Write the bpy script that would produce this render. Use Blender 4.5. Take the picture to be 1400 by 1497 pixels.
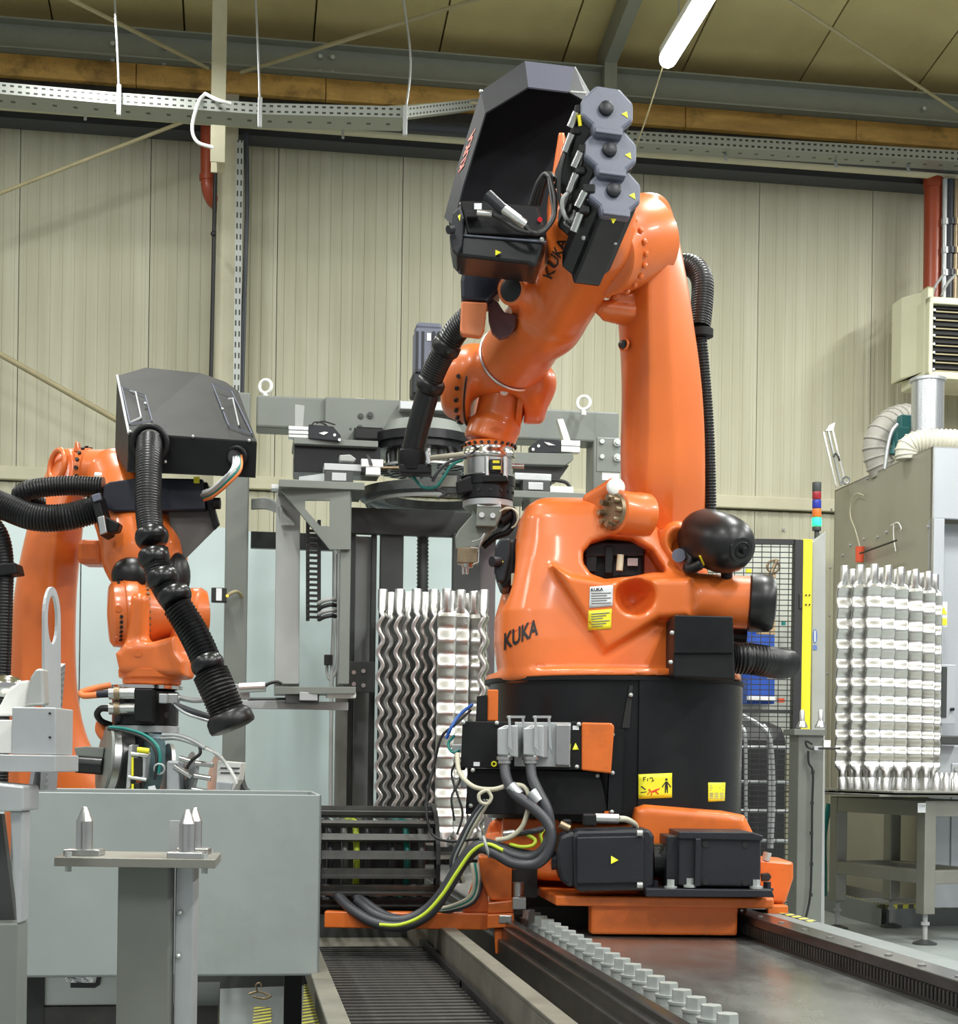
import bpy, bmesh, math, random
import numpy as np
from mathutils import Vector, Matrix, Quaternion
from mathutils.bvhtree import BVHTree

random.seed(7)
SC = bpy.context.scene
COL = SC.collection
for _o in list(bpy.data.objects):
    bpy.data.objects.remove(_o)

# ------------------------------------------------------------------ camera
F = 2300.0                      # focal length in pixels of the 1400 x 1497 frame
CX, CY = 700.0, 1114.0          # point the level camera looks at
HCAM = 1.10
ROLL = math.radians(0.8)
cam_data = bpy.data.cameras.new('camera')
cam = bpy.data.objects.new('camera', cam_data)
COL.objects.link(cam)
cam.location = (0, 0, HCAM)
cam.rotation_euler = (Matrix.Rotation(math.radians(90), 4, 'X') @ Matrix.Rotation(ROLL, 4, 'Z')).to_euler()
cam_data.sensor_fit = 'VERTICAL'
cam_data.sensor_height = 36.0
cam_data.sensor_width = 36.0
cam_data.lens = F / 1497.0 * 36.0
cam_data.shift_y = (CY - 748.5) / 1497.0
cam_data.clip_end = 200
SC.camera = cam

# ------------------------------------------------------------------ world, exposure
world = bpy.data.worlds.new('hall_light')
SC.world = world
world.use_nodes = True
_bg = world.node_tree.nodes['Background']
_bg.inputs[0].default_value = (0.93, 0.97, 1.0, 1)
_bg.inputs[1].default_value = 0.34
SC.view_settings.view_transform = 'Standard'
SC.view_settings.look = 'None'
SC.view_settings.exposure = 0.16
SC.view_settings.gamma = 1.0
SC.view_settings.use_curve_mapping = False

# the hall axes: T runs along the robot track away from the camera, R along the back wall
PSI = math.radians(8.65)
RX = Vector((math.cos(PSI), math.sin(PSI), 0))
TY = Vector((-math.sin(PSI), math.cos(PSI), 0))
UP = Vector((0, 0, 1))
MROT = Matrix.Rotation(PSI, 3, 'Z')


def area(name, loc, sx, sy, power, rz=PSI, col=(0.98, 1.0, 0.97)):
    l = bpy.data.lights.new(name, 'AREA')
    l.shape = 'RECTANGLE'
    l.size, l.size_y = sx, sy
    l.energy = power
    l.color = col
    o = bpy.data.objects.new(name, l)
    o.location = loc
    o.rotation_euler = (0, 0, rz)
    COL.objects.link(o)
    return o


def hall(r, t, z):
    return RX * r + TY * t + UP * z


# downward area lights: one at the built batten, the other rows added, without fixtures
LAMP_SPOTS = [(r, t) for r in (-4.9, -1.0, 2.89, 6.8) for t in (-1.6, 2.2, 6.1, 9.92)]
for _i, (_r, _t) in enumerate(LAMP_SPOTS):
    area('roof_row_light', hall(_r, _t, 5.965), 0.13, 1.55, (150 if _t < 9 else 75) * {-4.9: 0.6, -1.0: 0.85, 2.89: 1.1, 6.8: 1.6}[_r])  # row powers weighted to brighten right-hand faces


# ------------------------------------------------------------------ pixel helpers
def unroll(px, py):
    x, y = px - CX, py - CY
    c, s = math.cos(ROLL), math.sin(ROLL)
    return x * c + y * s, -x * s + y * c


def A(px, py, d):
    "the point that the photograph shows at a pixel, at camera depth d"
    x, y = unroll(px, py)
    return Vector((x * d / F, d, HCAM - y * d / F))


def G(px, py, z):
    "the point at a pixel on the horizontal plane of height z"
    x, y = unroll(px, py)
    return A(px, py, (HCAM - z) * F / y)


def AT(px, py, t):
    "the point at a pixel on the plane parallel to the back wall at hall distance t"
    v = A(px, py, 1.0) - Vector((0, 0, HCAM))
    return Vector((0, 0, HCAM)) + v * (t / v.dot(TY))


def AR(px, py, r):
    "the point at a pixel on the plane along the track at hall offset r"
    v = A(px, py, 1.0) - Vector((0, 0, HCAM))
    return Vector((0, 0, HCAM)) + v * (r / v.dot(RX))


# ------------------------------------------------------------------ mesh builder
def frame_of(axis):
    a = Vector(axis).normalized()
    ref = Vector((0, 0, 1)) if abs(a.z) < 0.95 else Vector((1, 0, 0))
    u = a.cross(ref).normalized()
    return u, a.cross(u).normalized(), a


class MB:
    def __init__(s):
        s.v, s.f, s.m = [], [], []
        s.cur = 0

    def mat(s, i):
        s.cur = i
        return s

    def add(s, vs, fs):
        n = len(s.v)
        s.v.extend([tuple(p) for p in vs])
        for f in fs:
            s.f.append([n + i for i in f])
            s.m.append(s.cur)
        return s

    def box(s, c, size, rot=None):
        rot = MROT if rot is None else rot
        hx, hy, hz = size[0] / 2, size[1] / 2, size[2] / 2
        vs = [Vector(c) + rot @ Vector((x * hx, y * hy, z * hz)) for z in (-1, 1) for y in (-1, 1) for x in (-1, 1)]
        return s.add(vs, [(0, 2, 3, 1), (4, 5, 7, 6), (0, 1, 5, 4), (2, 6, 7, 3), (0, 4, 6, 2), (1, 3, 7, 5)])

    def pbox(s, x0, y0, x1, y1, d, th, al=True):
        "a box whose front face fills the pixel rectangle at depth d"
        a, b = A(x0, (y0 + y1) / 2, d), A(x1, (y0 + y1) / 2, d)
        t, u = A((x0 + x1) / 2, y0, d), A((x0 + x1) / 2, y1, d)
        w = (b - a).length * (1 / math.cos(PSI) if al else 1)
        c = (a + b) / 2
        dv = TY if al else Vector((0, 1, 0))
        return s.box(c + dv * th / 2, (w, th, abs(t.z - u.z)), MROT if al else Matrix.Identity(3))

    def beam(s, p0, p1, w, h, up=UP):
        "a square bar between two points"
        p0, p1 = Vector(p0), Vector(p1)
        a = (p1 - p0).normalized()
        side = a.cross(up)
        if side.length < 1e-4:
            side = RX.copy()
        side.normalize()
        top = side.cross(a).normalized()
        rot = Matrix((side, a, top)).transposed()
        return s.box((p0 + p1) / 2, (w, (p1 - p0).length, h), rot)

    def cyl(s, p0, p1, r0, r1=None, seg=20, cap=True):
        r1 = r0 if r1 is None else r1
        p0, p1 = Vector(p0), Vector(p1)
        u, w, a = frame_of(p1 - p0)
        vs = []
        for p, r in ((p0, r0), (p1, r1)):
            for i in range(seg):
                t = 2 * math.pi * i / seg
                vs.append(p + u * (r * math.cos(t)) + w * (r * math.sin(t)))
        fs = [(i, i + seg, (i + 1) % seg + seg, (i + 1) % seg) for i in range(seg)]
        if cap:
            fs.append(list(range(seg)))
            fs.append(list(range(2 * seg - 1, seg - 1, -1)))
        return s.add(vs, fs)

    def lathe(s, base, axis, prof, seg=24, caps=True):
        "prof: (radius, height along axis) pairs"
        u, w, a = frame_of(axis)
        base = Vector(base)
        vs = []
        for r, h in prof:
            for i in range(seg):
                t = 2 * math.pi * i / seg
                vs.append(base + a * h + u * (r * math.cos(t)) + w * (r * math.sin(t)))
        fs = []
        for k in range(len(prof) - 1):
            for i in range(seg):
                j = (i + 1) % seg
                fs.append((k * seg + i, (k + 1) * seg + i, (k + 1) * seg + j, k * seg + j))
        if caps:
            fs.append(list(range(seg)))
            fs.append(list(range(len(vs) - 1, len(vs) - seg - 1, -1)))
        return s.add(vs, fs)

    def tube(s, pts, r, seg=10, cap=True, closed=False):
        pts = [Vector(p) for p in pts]
        n = len(pts)
        rs = r if isinstance(r, (list, tuple)) else [r] * n
        tg = []
        for i in range(n):
            if closed:
                t = pts[(i + 1) % n] - pts[i - 1]
            else:
                t = pts[min(i + 1, n - 1)] - pts[max(i - 1, 0)]
            tg.append(t.normalized() if t.length > 1e-9 else Vector((0, 0, 1)))
        u, w, a = frame_of(tg[0])
        vs = []
        for i in range(n):
            if i:
                q = tg[i - 1].rotation_difference(tg[i])
                u = q @ u
                u = (u - tg[i] * u.dot(tg[i])).normalized()
            w = tg[i].cross(u)
            for k in range(seg):
                t = 2 * math.pi * k / seg
                vs.append(pts[i] + u * (rs[i] * math.cos(t)) + w * (rs[i] * math.sin(t)))
        fs = []
        for i in range(n if closed else n - 1):
            i2 = (i + 1) % n
            for k in range(seg):
                j = (k + 1) % seg
                fs.append((i * seg + k, i * seg + j, i2 * seg + j, i2 * seg + k))
        if cap and not closed:
            fs.append(list(range(seg - 1, -1, -1)))
            fs.append(list(range((n - 1) * seg, n * seg)))
        return s.add(vs, fs)

    def prism(s, poly, ext):
        poly = [Vector(p) for p in poly]
        ext = Vector(ext)
        n = len(poly)
        vs = poly + [p + ext for p in poly]
        fs = [list(range(n)), list(range(2 * n - 1, n - 1, -1))]
        fs += [(i, i + n, (i + 1) % n + n, (i + 1) % n) for i in range(n)]
        return s.add(vs, fs)

    def ppoly(s, pix, d, th, dv=None):
        "pixel outline at depth d, extruded away from the camera"
        return s.prism([A(x, y, d) for x, y in pix], (TY if dv is None else Vector(dv)) * th)

    def loft(s, secs, cap=True):
        n = len(secs[0])
        vs = [p for sec in secs for p in sec]
        fs = []
        for k in range(len(secs) - 1):
            for i in range(n):
                j = (i + 1) % n
                fs.append((k * n + i, k * n + j, (k + 1) * n + j, (k + 1) * n + i))
        if cap:
            fs.append(list(range(n - 1, -1, -1)))
            fs.append(list(range((len(secs) - 1) * n, len(secs) * n)))
        return s.add(vs, fs)

    def sphere(s, c, r, seg=16, rings=10, sc=(1, 1, 1), rot=None):
        rot = rot or Matrix.Identity(3)
        prof = []
        vs = []
        for k in range(rings + 1):
            ph = math.pi * k / rings
            for i in range(seg):
                t = 2 * math.pi * i / seg
                vs.append(Vector(c) + rot @ Vector((r * sc[0] * math.sin(ph) * math.cos(t), r * sc[1] * math.sin(ph) * math.sin(t), r * sc[2] * math.cos(ph))))
        fs = []
        for k in range(rings):
            for i in range(seg):
                j = (i + 1) % seg
                fs.append((k * seg + i, (k + 1) * seg + i, (k + 1) * seg + j, k * seg + j))
        return s.add(vs, fs)

    def torus(s, c, axis, R, r, seg=24, sub=10):
        u, w, a = frame_of(axis)
        pts = [Vector(c) + u * (R * math.cos(2 * math.pi * i / seg)) + w * (R * math.sin(2 * math.pi * i / seg)) for i in range(seg)]
        return s.tube(pts, r, sub, closed=True)

    def hexbolt(s, p, axis, r, h, washer=True):
        a = Vector(axis).normalized()
        p = Vector(p)
        if washer:
            s.cyl(p, p + a * h * 0.25, r * 1.45, seg=12)
        s.cyl(p + a * h * 0.2, p + a * h, r, r * 0.97, seg=6)
        return s

    def mesh(s, name, mats, smooth=None, weld=False):
        me = bpy.data.meshes.new(name)
        me.from_pydata(s.v, [], s.f)
        for m in mats:
            me.materials.append(m)
        if len(mats) > 1:
            me.polygons.foreach_set('material_index', s.m)
        bm = bmesh.new()
        bm.from_mesh(me)
        if weld:
            bmesh.ops.remove_doubles(bm, verts=bm.verts, dist=1e-5)
        bmesh.ops.recalc_face_normals(bm, faces=bm.faces)
        bm.to_mesh(me)
        bm.free()
        if smooth is not None:
            me.polygons.foreach_set('use_smooth', [True] * len(me.polygons))
            me.set_sharp_from_angle(angle=math.radians(smooth))
        me.update()
        return me


def spline(pts, n=12):
    "Catmull-Rom through the points"
    P = [Vector(p) for p in pts]
    P = [P[0] * 2 - P[1]] + P + [P[-1] * 2 - P[-2]]
    out = []
    for i in range(1, len(P) - 2):
        a, b, c, d = P[i - 1], P[i], P[i + 1], P[i + 2]
        for k in range(n):
            t = k / n
            out.append(0.5 * ((2 * b) + (c - a) * t + (2 * a - 5 * b + 4 * c - d) * t * t + (3 * b - a - 3 * c + d) * t ** 3))
    out.append(P[-2])
    return out


def resample(pts, step):
    out, acc = [pts[0].copy()], 0.0
    for a, b in zip(pts, pts[1:]):
        L = (b - a).length
        while acc + L >= step:
            t = (step - acc) / L
            a = a + (b - a) * t
            out.append(a.copy())
            L = (b - a).length
            acc = 0.0
            if L < 1e-9:
                break
        acc += L
    return out


def hose(mb, pix, r, pitch=0.012, amp=0.12, seg=14):
    "corrugated hose through (x, y, depth) pixel points"
    pts = resample(spline([A(*p) for p in pix], 24), pitch / 4)
    rs = [r * (1 + amp * (1, 0.35, -0.6, 0.35)[i % 4]) for i in range(len(pts))]
    return mb.tube(pts, rs, seg)


def cable(mb, pix, r, n=10, seg=8):
    return mb.tube(spline([A(*p) for p in pix], n), r, seg)


# ------------------------------------------------------------------ objects
def tag(o, label=None, cat=None, group=None, kind=None):
    if label:
        o['label'] = label
    if cat:
        o['category'] = cat
    if group:
        o['group'] = group
    if kind:
        o['kind'] = kind
    return o


def thing(name, label, cat, loc, group=None, kind=None):
    o = bpy.data.objects.new(name, None)
    o.empty_display_size = 0.1
    o.location = loc
    COL.objects.link(o)
    return tag(o, label, cat, group, kind)


def link(name, me, parent=None, bevel=0, seg=2):
    o = bpy.data.objects.new(name, me)
    COL.objects.link(o)
    if parent is not None:
        o.parent = parent
        if parent.type == 'EMPTY' or parent.get('moved'):
            o.matrix_parent_inverse = Matrix.Translation(-Vector(parent.location))
    if bevel:
        b = o.modifiers.new('edge', 'BEVEL')
        b.width = bevel
        b.segments = seg
        b.limit_method = 'ANGLE'
        b.angle_limit = math.radians(40)
    return o


def part(name, mb, mat, parent=None, smooth=None, bevel=0, label=None, kind=None, weld=False):
    mats = mat if isinstance(mat, (list, tuple)) else [mat]
    me = mb if isinstance(mb, bpy.types.Mesh) else mb.mesh(name, mats, smooth, weld)
    if isinstance(mb, bpy.types.Mesh) and not me.materials:
        for m in mats:
            me.materials.append(m)
    o = link(name, me, parent, bevel)
    return tag(o, label=label, kind=kind)


def copies(name, me, places, parent=None, rots=None, kind=None):
    "small alike pieces that share one mesh"
    out = []
    for i, p in enumerate(places):
        o = bpy.data.objects.new(name, me)
        COL.objects.link(o)
        o.location = p
        if rots is not None:
            o.rotation_mode = 'QUATERNION'
            o.rotation_quaternion = rots[i] if isinstance(rots, list) else rots
        if parent is not None:
            o.parent = parent
            if parent.type == 'EMPTY' or parent.get('moved'):
                o.matrix_parent_inverse = Matrix.Translation(-Vector(parent.location))
        if kind:
            o['kind'] = kind
        out.append(o)
    return out


def copy_tree(o, parent=None):
    c = o.copy()
    COL.objects.link(c)
    if parent is not None:
        c.parent = parent
        c.matrix_parent_inverse = o.matrix_parent_inverse.copy()
    for ch in list(o.children):
        copy_tree(ch, c)
    return c


# ------------------------------------------------------------------ signed-distance castings
def V3(p):
    return np.array([p[0], p[1], p[2]], dtype=np.float32)


def d_rcone(P, a, b, ra, rb):
    a, b = V3(a), V3(b)
    ab = b - a
    t = ((P[0] - a[0]) * ab[0] + (P[1] - a[1]) * ab[1] + (P[2] - a[2]) * ab[2]) / float(ab @ ab)
    t = np.clip(t, 0, 1)
    dx, dy, dz = P[0] - a[0] - t * ab[0], P[1] - a[1] - t * ab[1], P[2] - a[2] - t * ab[2]
    return np.sqrt(dx * dx + dy * dy + dz * dz) - (ra + (rb - ra) * t)


def d_cyl(P, a, b, ra, rb=None, rnd=0.01):
    rb = ra if rb is None else rb
    a, b = V3(a), V3(b)
    ab = b - a
    L = float(np.sqrt(ab @ ab))
    n = ab / L
    h = (P[0] - a[0]) * n[0] + (P[1] - a[1]) * n[1] + (P[2] - a[2]) * n[2]
    dx, dy, dz = P[0] - a[0] - h * n[0], P[1] - a[1] - h * n[1], P[2] - a[2] - h * n[2]
    r = np.sqrt(dx * dx + dy * dy + dz * dz)
    t = np.clip(h / L, 0, 1)
    qr = r - (ra + (rb - ra) * t) + rnd
    qh = np.abs(h - L / 2) - L / 2 + rnd
    return np.minimum(np.maximum(qr, qh), 0) + np.sqrt(np.maximum(qr, 0) ** 2 + np.maximum(qh, 0) ** 2) - rnd


def d_box(P, c, half, rot=None, rnd=0.01):
    rot = Matrix.Identity(3) if rot is None else rot
    c = V3(c)
    q = []
    X = [P[i] - c[i] for i in range(3)]
    for k in range(3):
        ax = rot.col[k]
        q.append(np.abs(X[0] * ax[0] + X[1] * ax[1] + X[2] * ax[2]) - (half[k] - rnd))
    out = np.sqrt(sum(np.maximum(k, 0) ** 2 for k in q))
    return out + np.minimum(np.maximum(np.maximum(q[0], q[1]), q[2]), 0) - rnd


def d_poly(P, pix, d0, near, far, rnd=0.02):
    "pixel outline traced at depth d0, from depth near to far"
    pts = [A(x, y, d0) for x, y in pix]
    x, z = P[0], P[2]
    n = len(pts)
    dist = np.full(x.shape, 1e9, dtype=np.float32)
    inside = np.zeros(x.shape, dtype=bool)
    for i in range(n):
        ax, az = pts[i].x, pts[i].z
        bx, bz = pts[(i + 1) % n].x, pts[(i + 1) % n].z
        ex, ez = bx - ax, bz - az
        wx, wz = x - ax, z - az
        t = np.clip((wx * ex + wz * ez) / (ex * ex + ez * ez), 0, 1)
        ux, uz = wx - ex * t, wz - ez * t
        dist = np.minimum(dist, ux * ux + uz * uz)
        c1 = (az > z) != (bz > z)
        if abs(ez) > 1e-9:
            inside ^= c1 & (x < ex * (z - az) / ez + ax)
    s = np.sqrt(dist) * np.where(inside, -1, 1) + rnd
    h = np.abs(P[1] - (near + far) / 2) - (far - near) / 2 + rnd
    return np.minimum(np.maximum(s, h), 0) + np.sqrt(np.maximum(s, 0) ** 2 + np.maximum(h, 0) ** 2) - rnd


def d_ell(P, c, rad, rot=None):
    rot = Matrix.Identity(3) if rot is None else rot
    c = V3(c)
    X = [P[i] - c[i] for i in range(3)]
    q = 0
    for k in range(3):
        ax = rot.col[k]
        q = q + ((X[0] * ax[0] + X[1] * ax[1] + X[2] * ax[2]) / rad[k]) ** 2
    return (np.sqrt(q) - 1) * min(rad)


def smin(a, b, k):
    h = np.clip(0.5 + 0.5 * (b - a) / k, 0, 1)
    return b + (a - b) * h - k * h * (1 - h)


def smax(a, b, k):
    return -smin(-a, -b, k)


def sdf_mesh(name, fn, lo, hi, h, mats):
    lo, hi = np.array(lo, dtype=np.float32), np.array(hi, dtype=np.float32)
    n = np.ceil((hi - lo) / h).astype(int) + 1
    ax = [lo[i] + h * np.arange(n[i], dtype=np.float32) for i in range(3)]
    P = np.meshgrid(*ax, indexing='ij')
    V = fn(P).astype(np.float32)
    sgn = V < 0
    cs = [(i, j, k) for i in (0, 1) for j in (0, 1) for k in (0, 1)]

    def sl(c):
        return tuple(slice(c[i], n[i] - 1 + c[i]) for i in range(3))
    cnt = sum(sgn[sl(c)].astype(np.int8) for c in cs)
    act = (cnt > 0) & (cnt < 8)
    idx = np.full(act.shape, -1, dtype=np.int64)
    cells = np.argwhere(act)
    idx[act] = np.arange(len(cells))
    acc = np.zeros((len(cells), 3), dtype=np.float64)
    num = np.zeros(len(cells))
    val = {c: V[sl(c)][act] for c in cs}
    for c in cs:
        for axn in range(3):
            if c[axn] == 0:
                e = list(c)
                e[axn] = 1
                va, vb = val[c], val[tuple(e)]
                m = (va < 0) != (vb < 0)
                t = np.where(m, va / np.where(m, va - vb, 1), 0)
                p = np.array(c, dtype=np.float64)[None, :].repeat(len(cells), 0)
                p[:, axn] += t
                acc[m] += p[m]
                num[m] += 1
    verts = lo + h * (cells + acc / num[:, None])
    faces = []
    for axn in range(3):
        a2, a3 = (axn + 1) % 3, (axn + 2) % 3
        s0 = [slice(None)] * 3
        s1 = [slice(None)] * 3
        s0[axn], s1[axn] = slice(0, n[axn] - 1), slice(1, n[axn])
        ch = sgn[tuple(s0)] != sgn[tuple(s1)]
        e = np.argwhere(ch)
        ok = (e[:, a2] > 0) & (e[:, a3] > 0) & (e[:, a2] < n[a2] - 1) & (e[:, a3] < n[a3] - 1)
        e = e[ok]
        flip = sgn[tuple(s0)][tuple(e.T)]

        def cid(o2, o3):
            q = e.copy()
            q[:, a2] -= o2
            q[:, a3] -= o3
            return idx[tuple(q.T)]
        quad = np.stack([cid(1, 1), cid(0, 1), cid(0, 0), cid(1, 0)], 1)
        quad[~flip] = quad[~flip][:, ::-1]
        faces.append(quad)
    faces = np.concatenate(faces)

    def ev(q):
        return fn([q[:, 0], q[:, 1], q[:, 2]])

    def grad(q, e=0.003):
        g = np.zeros_like(q)
        for i in range(3):
            o = np.zeros(3, dtype=np.float32)
            o[i] = e
            g[:, i] = ev((q + o)) - ev((q - o))
        L = np.linalg.norm(g, axis=1, keepdims=True)
        return g / np.maximum(L, 1e-9), L[:, 0] / (2 * e)
    q = verts.astype(np.float32)
    for _ in range(2):
        g, sl_ = grad(q)
        stp = np.clip(ev(q) / np.maximum(sl_, 0.3), -0.5 * h, 0.5 * h)
        q = (q - g * stp[:, None]).astype(np.float32)
    g, _s = grad(q, 0.005)
    me = bpy.data.meshes.new(name)
    me.from_pydata(q.tolist(), [], faces.tolist())
    for m in (mats if isinstance(mats, (list, tuple)) else [mats]):
        me.materials.append(m)
    me.polygons.foreach_set('use_smooth', [True] * len(me.polygons))
    me.update()
    me.normals_split_custom_set_from_vertices(g.tolist())
    return me


# ------------------------------------------------------------------ writing and stickers
def text_mesh(txt, size=1.0, bold=0.0, shear=0.0):
    cu = bpy.data.curves.new('lettering', 'FONT')
    cu.body = txt
    cu.size = size
    cu.offset = bold
    cu.shear = shear
    cu.align_x = 'CENTER'
    cu.align_y = 'CENTER'
    cu.resolution_u = 3
    o = bpy.data.objects.new('lettering', cu)
    COL.objects.link(o)
    dg = bpy.context.evaluated_depsgraph_get()
    dg.update()
    me = bpy.data.meshes.new_from_object(o.evaluated_get(dg))
    bpy.data.objects.remove(o)
    bpy.data.curves.remove(cu)
    return me


def lay_text(name, txt, c, ux, uy, mat, parent, bold=0.0, off=0.0015, target=None, ray=None, shear=0.0):
    """lettering centred on c; ux, uy: world vectors of one letter-height to the right and up.
    with a target mesh object the letters are pressed onto its surface along ray"""
    me = text_mesh(txt, 1.0, bold, shear)
    c, ux, uy = Vector(c), Vector(ux), Vector(uy)
    nrm = ux.cross(uy).normalized()
    bvh = None
    if target is not None:
        bm = bmesh.new()
        bm.from_mesh(me)
        for _ in range(2):
            bmesh.ops.triangulate(bm, faces=bm.faces)
            bmesh.ops.subdivide_edges(bm, edges=bm.edges, cuts=1)
        bm.to_mesh(me)
        bm.free()
        bvh = BVHTree.FromPolygons([v.co.copy() for v in target.vertices], [list(p.vertices) for p in target.polygons])
    for v in me.vertices:
        p = c + ux * v.co.x + uy * v.co.y
        if bvh is not None:
            r = Vector(ray).normalized()
            hit = bvh.ray_cast(p - r * 0.6, r)
            if hit[0] is not None:
                nn_ = hit[1] if hit[1].dot(r) < 0 else -hit[1]
                p = hit[0] + nn_ * (off + 0.0015)
            v.co = p
        else:
            v.co = p + nrm * off
    me.materials.clear()
    me.materials.append(mat)
    return link(name, me, parent)


def sticker(name, pix, d, mat, parent, target=None, n=5, off=0.0015, label=None):
    "four pixel corners (tl, tr, br, bl) laid as a thin sheet, pressed along the view onto a target mesh"
    bvh = None
    if target is not None:
        bvh = BVHTree.FromPolygons([v.co.copy() for v in target.vertices], [list(p.vertices) for p in target.polygons])
    P = [A(x, y, d) for x, y in pix]
    vs, fs = [], []
    for j in range(n + 1):
        for i in range(n + 1):
            a, b = i / n, j / n
            p = (P[0] * (1 - a) + P[1] * a) * (1 - b) + (P[3] * (1 - a) + P[2] * a) * b
            if bvh is not None:
                o = Vector((0, 0, HCAM))
                r = (p - o).normalized()
                hit = bvh.ray_cast(o, r)
                if hit[0] is not None:
                    p = hit[0] - r * off
            vs.append(p)
    for j in range(n):
        for i in range(n):
            k = j * (n + 1) + i
            fs.append((k, k + 1, k + n + 2, k + n + 1))
    mb = MB().add(vs, fs)
    me = mb.mesh(name, [mat], 60)
    # keep the sheet facing the viewer's side
    uvl = me.uv_layers.new(name='UVMap')
    for poly in me.polygons:
        for li in poly.loop_indices:
            vi = me.loops[li].vertex_index
            uvl.data[li].uv = ((vi % (n + 1)) / n, 1 - (vi // (n + 1)) / n)
    o = link(name, me, parent)
    s = o.modifiers.new('sheet', 'SOLIDIFY')
    s.thickness = 0.0008
    s.offset = 0
    return tag(o, label=label)

# ------------------------------------------------------------------ materials
MATS = {}


def mat(name, col, rough=0.5, metal=0.0, spec=0.5, coat=0.0, var=0.0, vscale=6.0, bump=0.0, bscale=60.0, stretch=None,
        rvar=0.0, emit=None, estr=0.0, dirt=None, dscale=3.0, damt=0.5):
    m = bpy.data.materials.new(name)
    m.use_nodes = True
    nt = m.node_tree
    N, L = nt.nodes, nt.links
    b = N['Principled BSDF']
    b.inputs['Base Color'].default_value = (*col, 1)
    b.inputs['Roughness'].default_value = rough
    b.inputs['Metallic'].default_value = metal
    b.inputs['Specular IOR Level'].default_value = spec
    b.inputs['Coat Weight'].default_value = coat
    b.inputs['Coat Roughness'].default_value = 0.12
    if emit:
        b.inputs['Emission Color'].default_value = (*emit, 1)
        b.inputs['Emission Strength'].default_value = estr
    tc = N.new('ShaderNodeTexCoord')
    mp = N.new('ShaderNodeMapping')
    L.new(tc.outputs['Object'], mp.inputs['Vector'])
    if stretch:
        mp.inputs['Scale'].default_value = stretch
    src = None
    if var > 0 or rvar > 0:
        nz = N.new('ShaderNodeTexNoise')
        nz.inputs['Scale'].default_value = vscale
        nz.inputs['Detail'].default_value = 5
        nz.inputs['Roughness'].default_value = 0.62
        L.new(mp.outputs['Vector'], nz.inputs['Vector'])
        if var > 0:
            rp = N.new('ShaderNodeValToRGB')
            lo = tuple(max(0, c * (1 - var)) for c in col)
            hi = tuple(min(1, c * (1 + var)) for c in col)
            rp.color_ramp.elements[0].position = 0.3
            rp.color_ramp.elements[1].position = 0.7
            rp.color_ramp.elements[0].color = (*lo, 1)
            rp.color_ramp.elements[1].color = (*hi, 1)
            L.new(nz.outputs['Fac'], rp.inputs['Fac'])
            src = rp.outputs['Color']
        if rvar > 0:
            mr = N.new('ShaderNodeMapRange')
            mr.inputs['From Min'].default_value = 0.3
            mr.inputs['From Max'].default_value = 0.7
            mr.inputs['To Min'].default_value = max(0.02, rough - rvar)
            mr.inputs['To Max'].default_value = min(1, rough + rvar)
            L.new(nz.outputs['Fac'], mr.inputs['Value'])
            L.new(mr.outputs['Result'], b.inputs['Roughness'])
    if dirt:
        dz = N.new('ShaderNodeTexNoise')
        dz.inputs['Scale'].default_value = dscale
        dz.inputs['Detail'].default_value = 8
        dz.inputs['Roughness'].default_value = 0.7
        L.new(tc.outputs['Object'], dz.inputs['Vector'])
        dr = N.new('ShaderNodeMapRange')
        dr.inputs['From Min'].default_value = 0.52
        dr.inputs['From Max'].default_value = 0.72
        dr.inputs['To Max'].default_value = damt
        L.new(dz.outputs['Fac'], dr.inputs['Value'])
        mx = N.new('ShaderNodeMix')
        mx.data_type = 'RGBA'
        L.new(dr.outputs['Result'], mx.inputs['Factor'])
        if src is not None:
            L.new(src, mx.inputs['A'])
        else:
            mx.inputs['A'].default_value = (*col, 1)
        mx.inputs['B'].default_value = (*dirt, 1)
        src = mx.outputs['Result']
    if src is not None:
        L.new(src, b.inputs['Base Color'])
    if bump > 0:
        bz = N.new('ShaderNodeTexNoise')
        bz.inputs['Scale'].default_value = bscale
        bz.inputs['Detail'].default_value = 4
        L.new(mp.outputs['Vector'], bz.inputs['Vector'])
        bp = N.new('ShaderNodeBump')
        bp.inputs['Strength'].default_value = bump
        bp.inputs['Distance'].default_value = 0.01
        L.new(bz.outputs['Fac'], bp.inputs['Height'])
        L.new(bp.outputs['Normal'], b.inputs['Normal'])
    MATS[name] = m
    return m


def add_colour(m, fn):
    "replace the base colour by the socket that fn(nodes, links, texcoord) returns"
    nt = m.node_tree
    N, L = nt.nodes, nt.links
    tc = [x for x in N if x.type == 'TEX_COORD'][0]
    L.new(fn(N, L, tc), N['Principled BSDF'].inputs['Base Color'])
    return m


ORANGE = mat('orange_paint', (0.72, 0.158, 0.026), 0.36, spec=0.55, coat=0.35, var=0.05, vscale=5, bump=0.04, bscale=180)
ORANGE_D = mat('orange_frame_paint', (0.68, 0.145, 0.018), 0.42, spec=0.5, coat=0.15, var=0.09, vscale=7, dirt=(0.22, 0.07, 0.02), damt=0.35, dscale=9)
PINKISH = mat('faded_orange_plate', (0.80, 0.25, 0.10), 0.35, coat=0.3, var=0.06)
BLACK = mat('black_paint', (0.006, 0.006, 0.007), 0.5, spec=0.3, var=0.25, vscale=9, rvar=0.08)
BLACK_G = mat('black_gloss', (0.007, 0.007, 0.008), 0.28, spec=0.5, var=0.2)
RUBBER = mat('black_rubber', (0.009, 0.009, 0.0095), 0.36, spec=0.42, var=0.25, vscale=14)
MOTOR = mat('motor_anthracite', (0.014, 0.0155, 0.020), 0.42, spec=0.42, bump=0.12, bscale=220, var=0.15)
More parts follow.
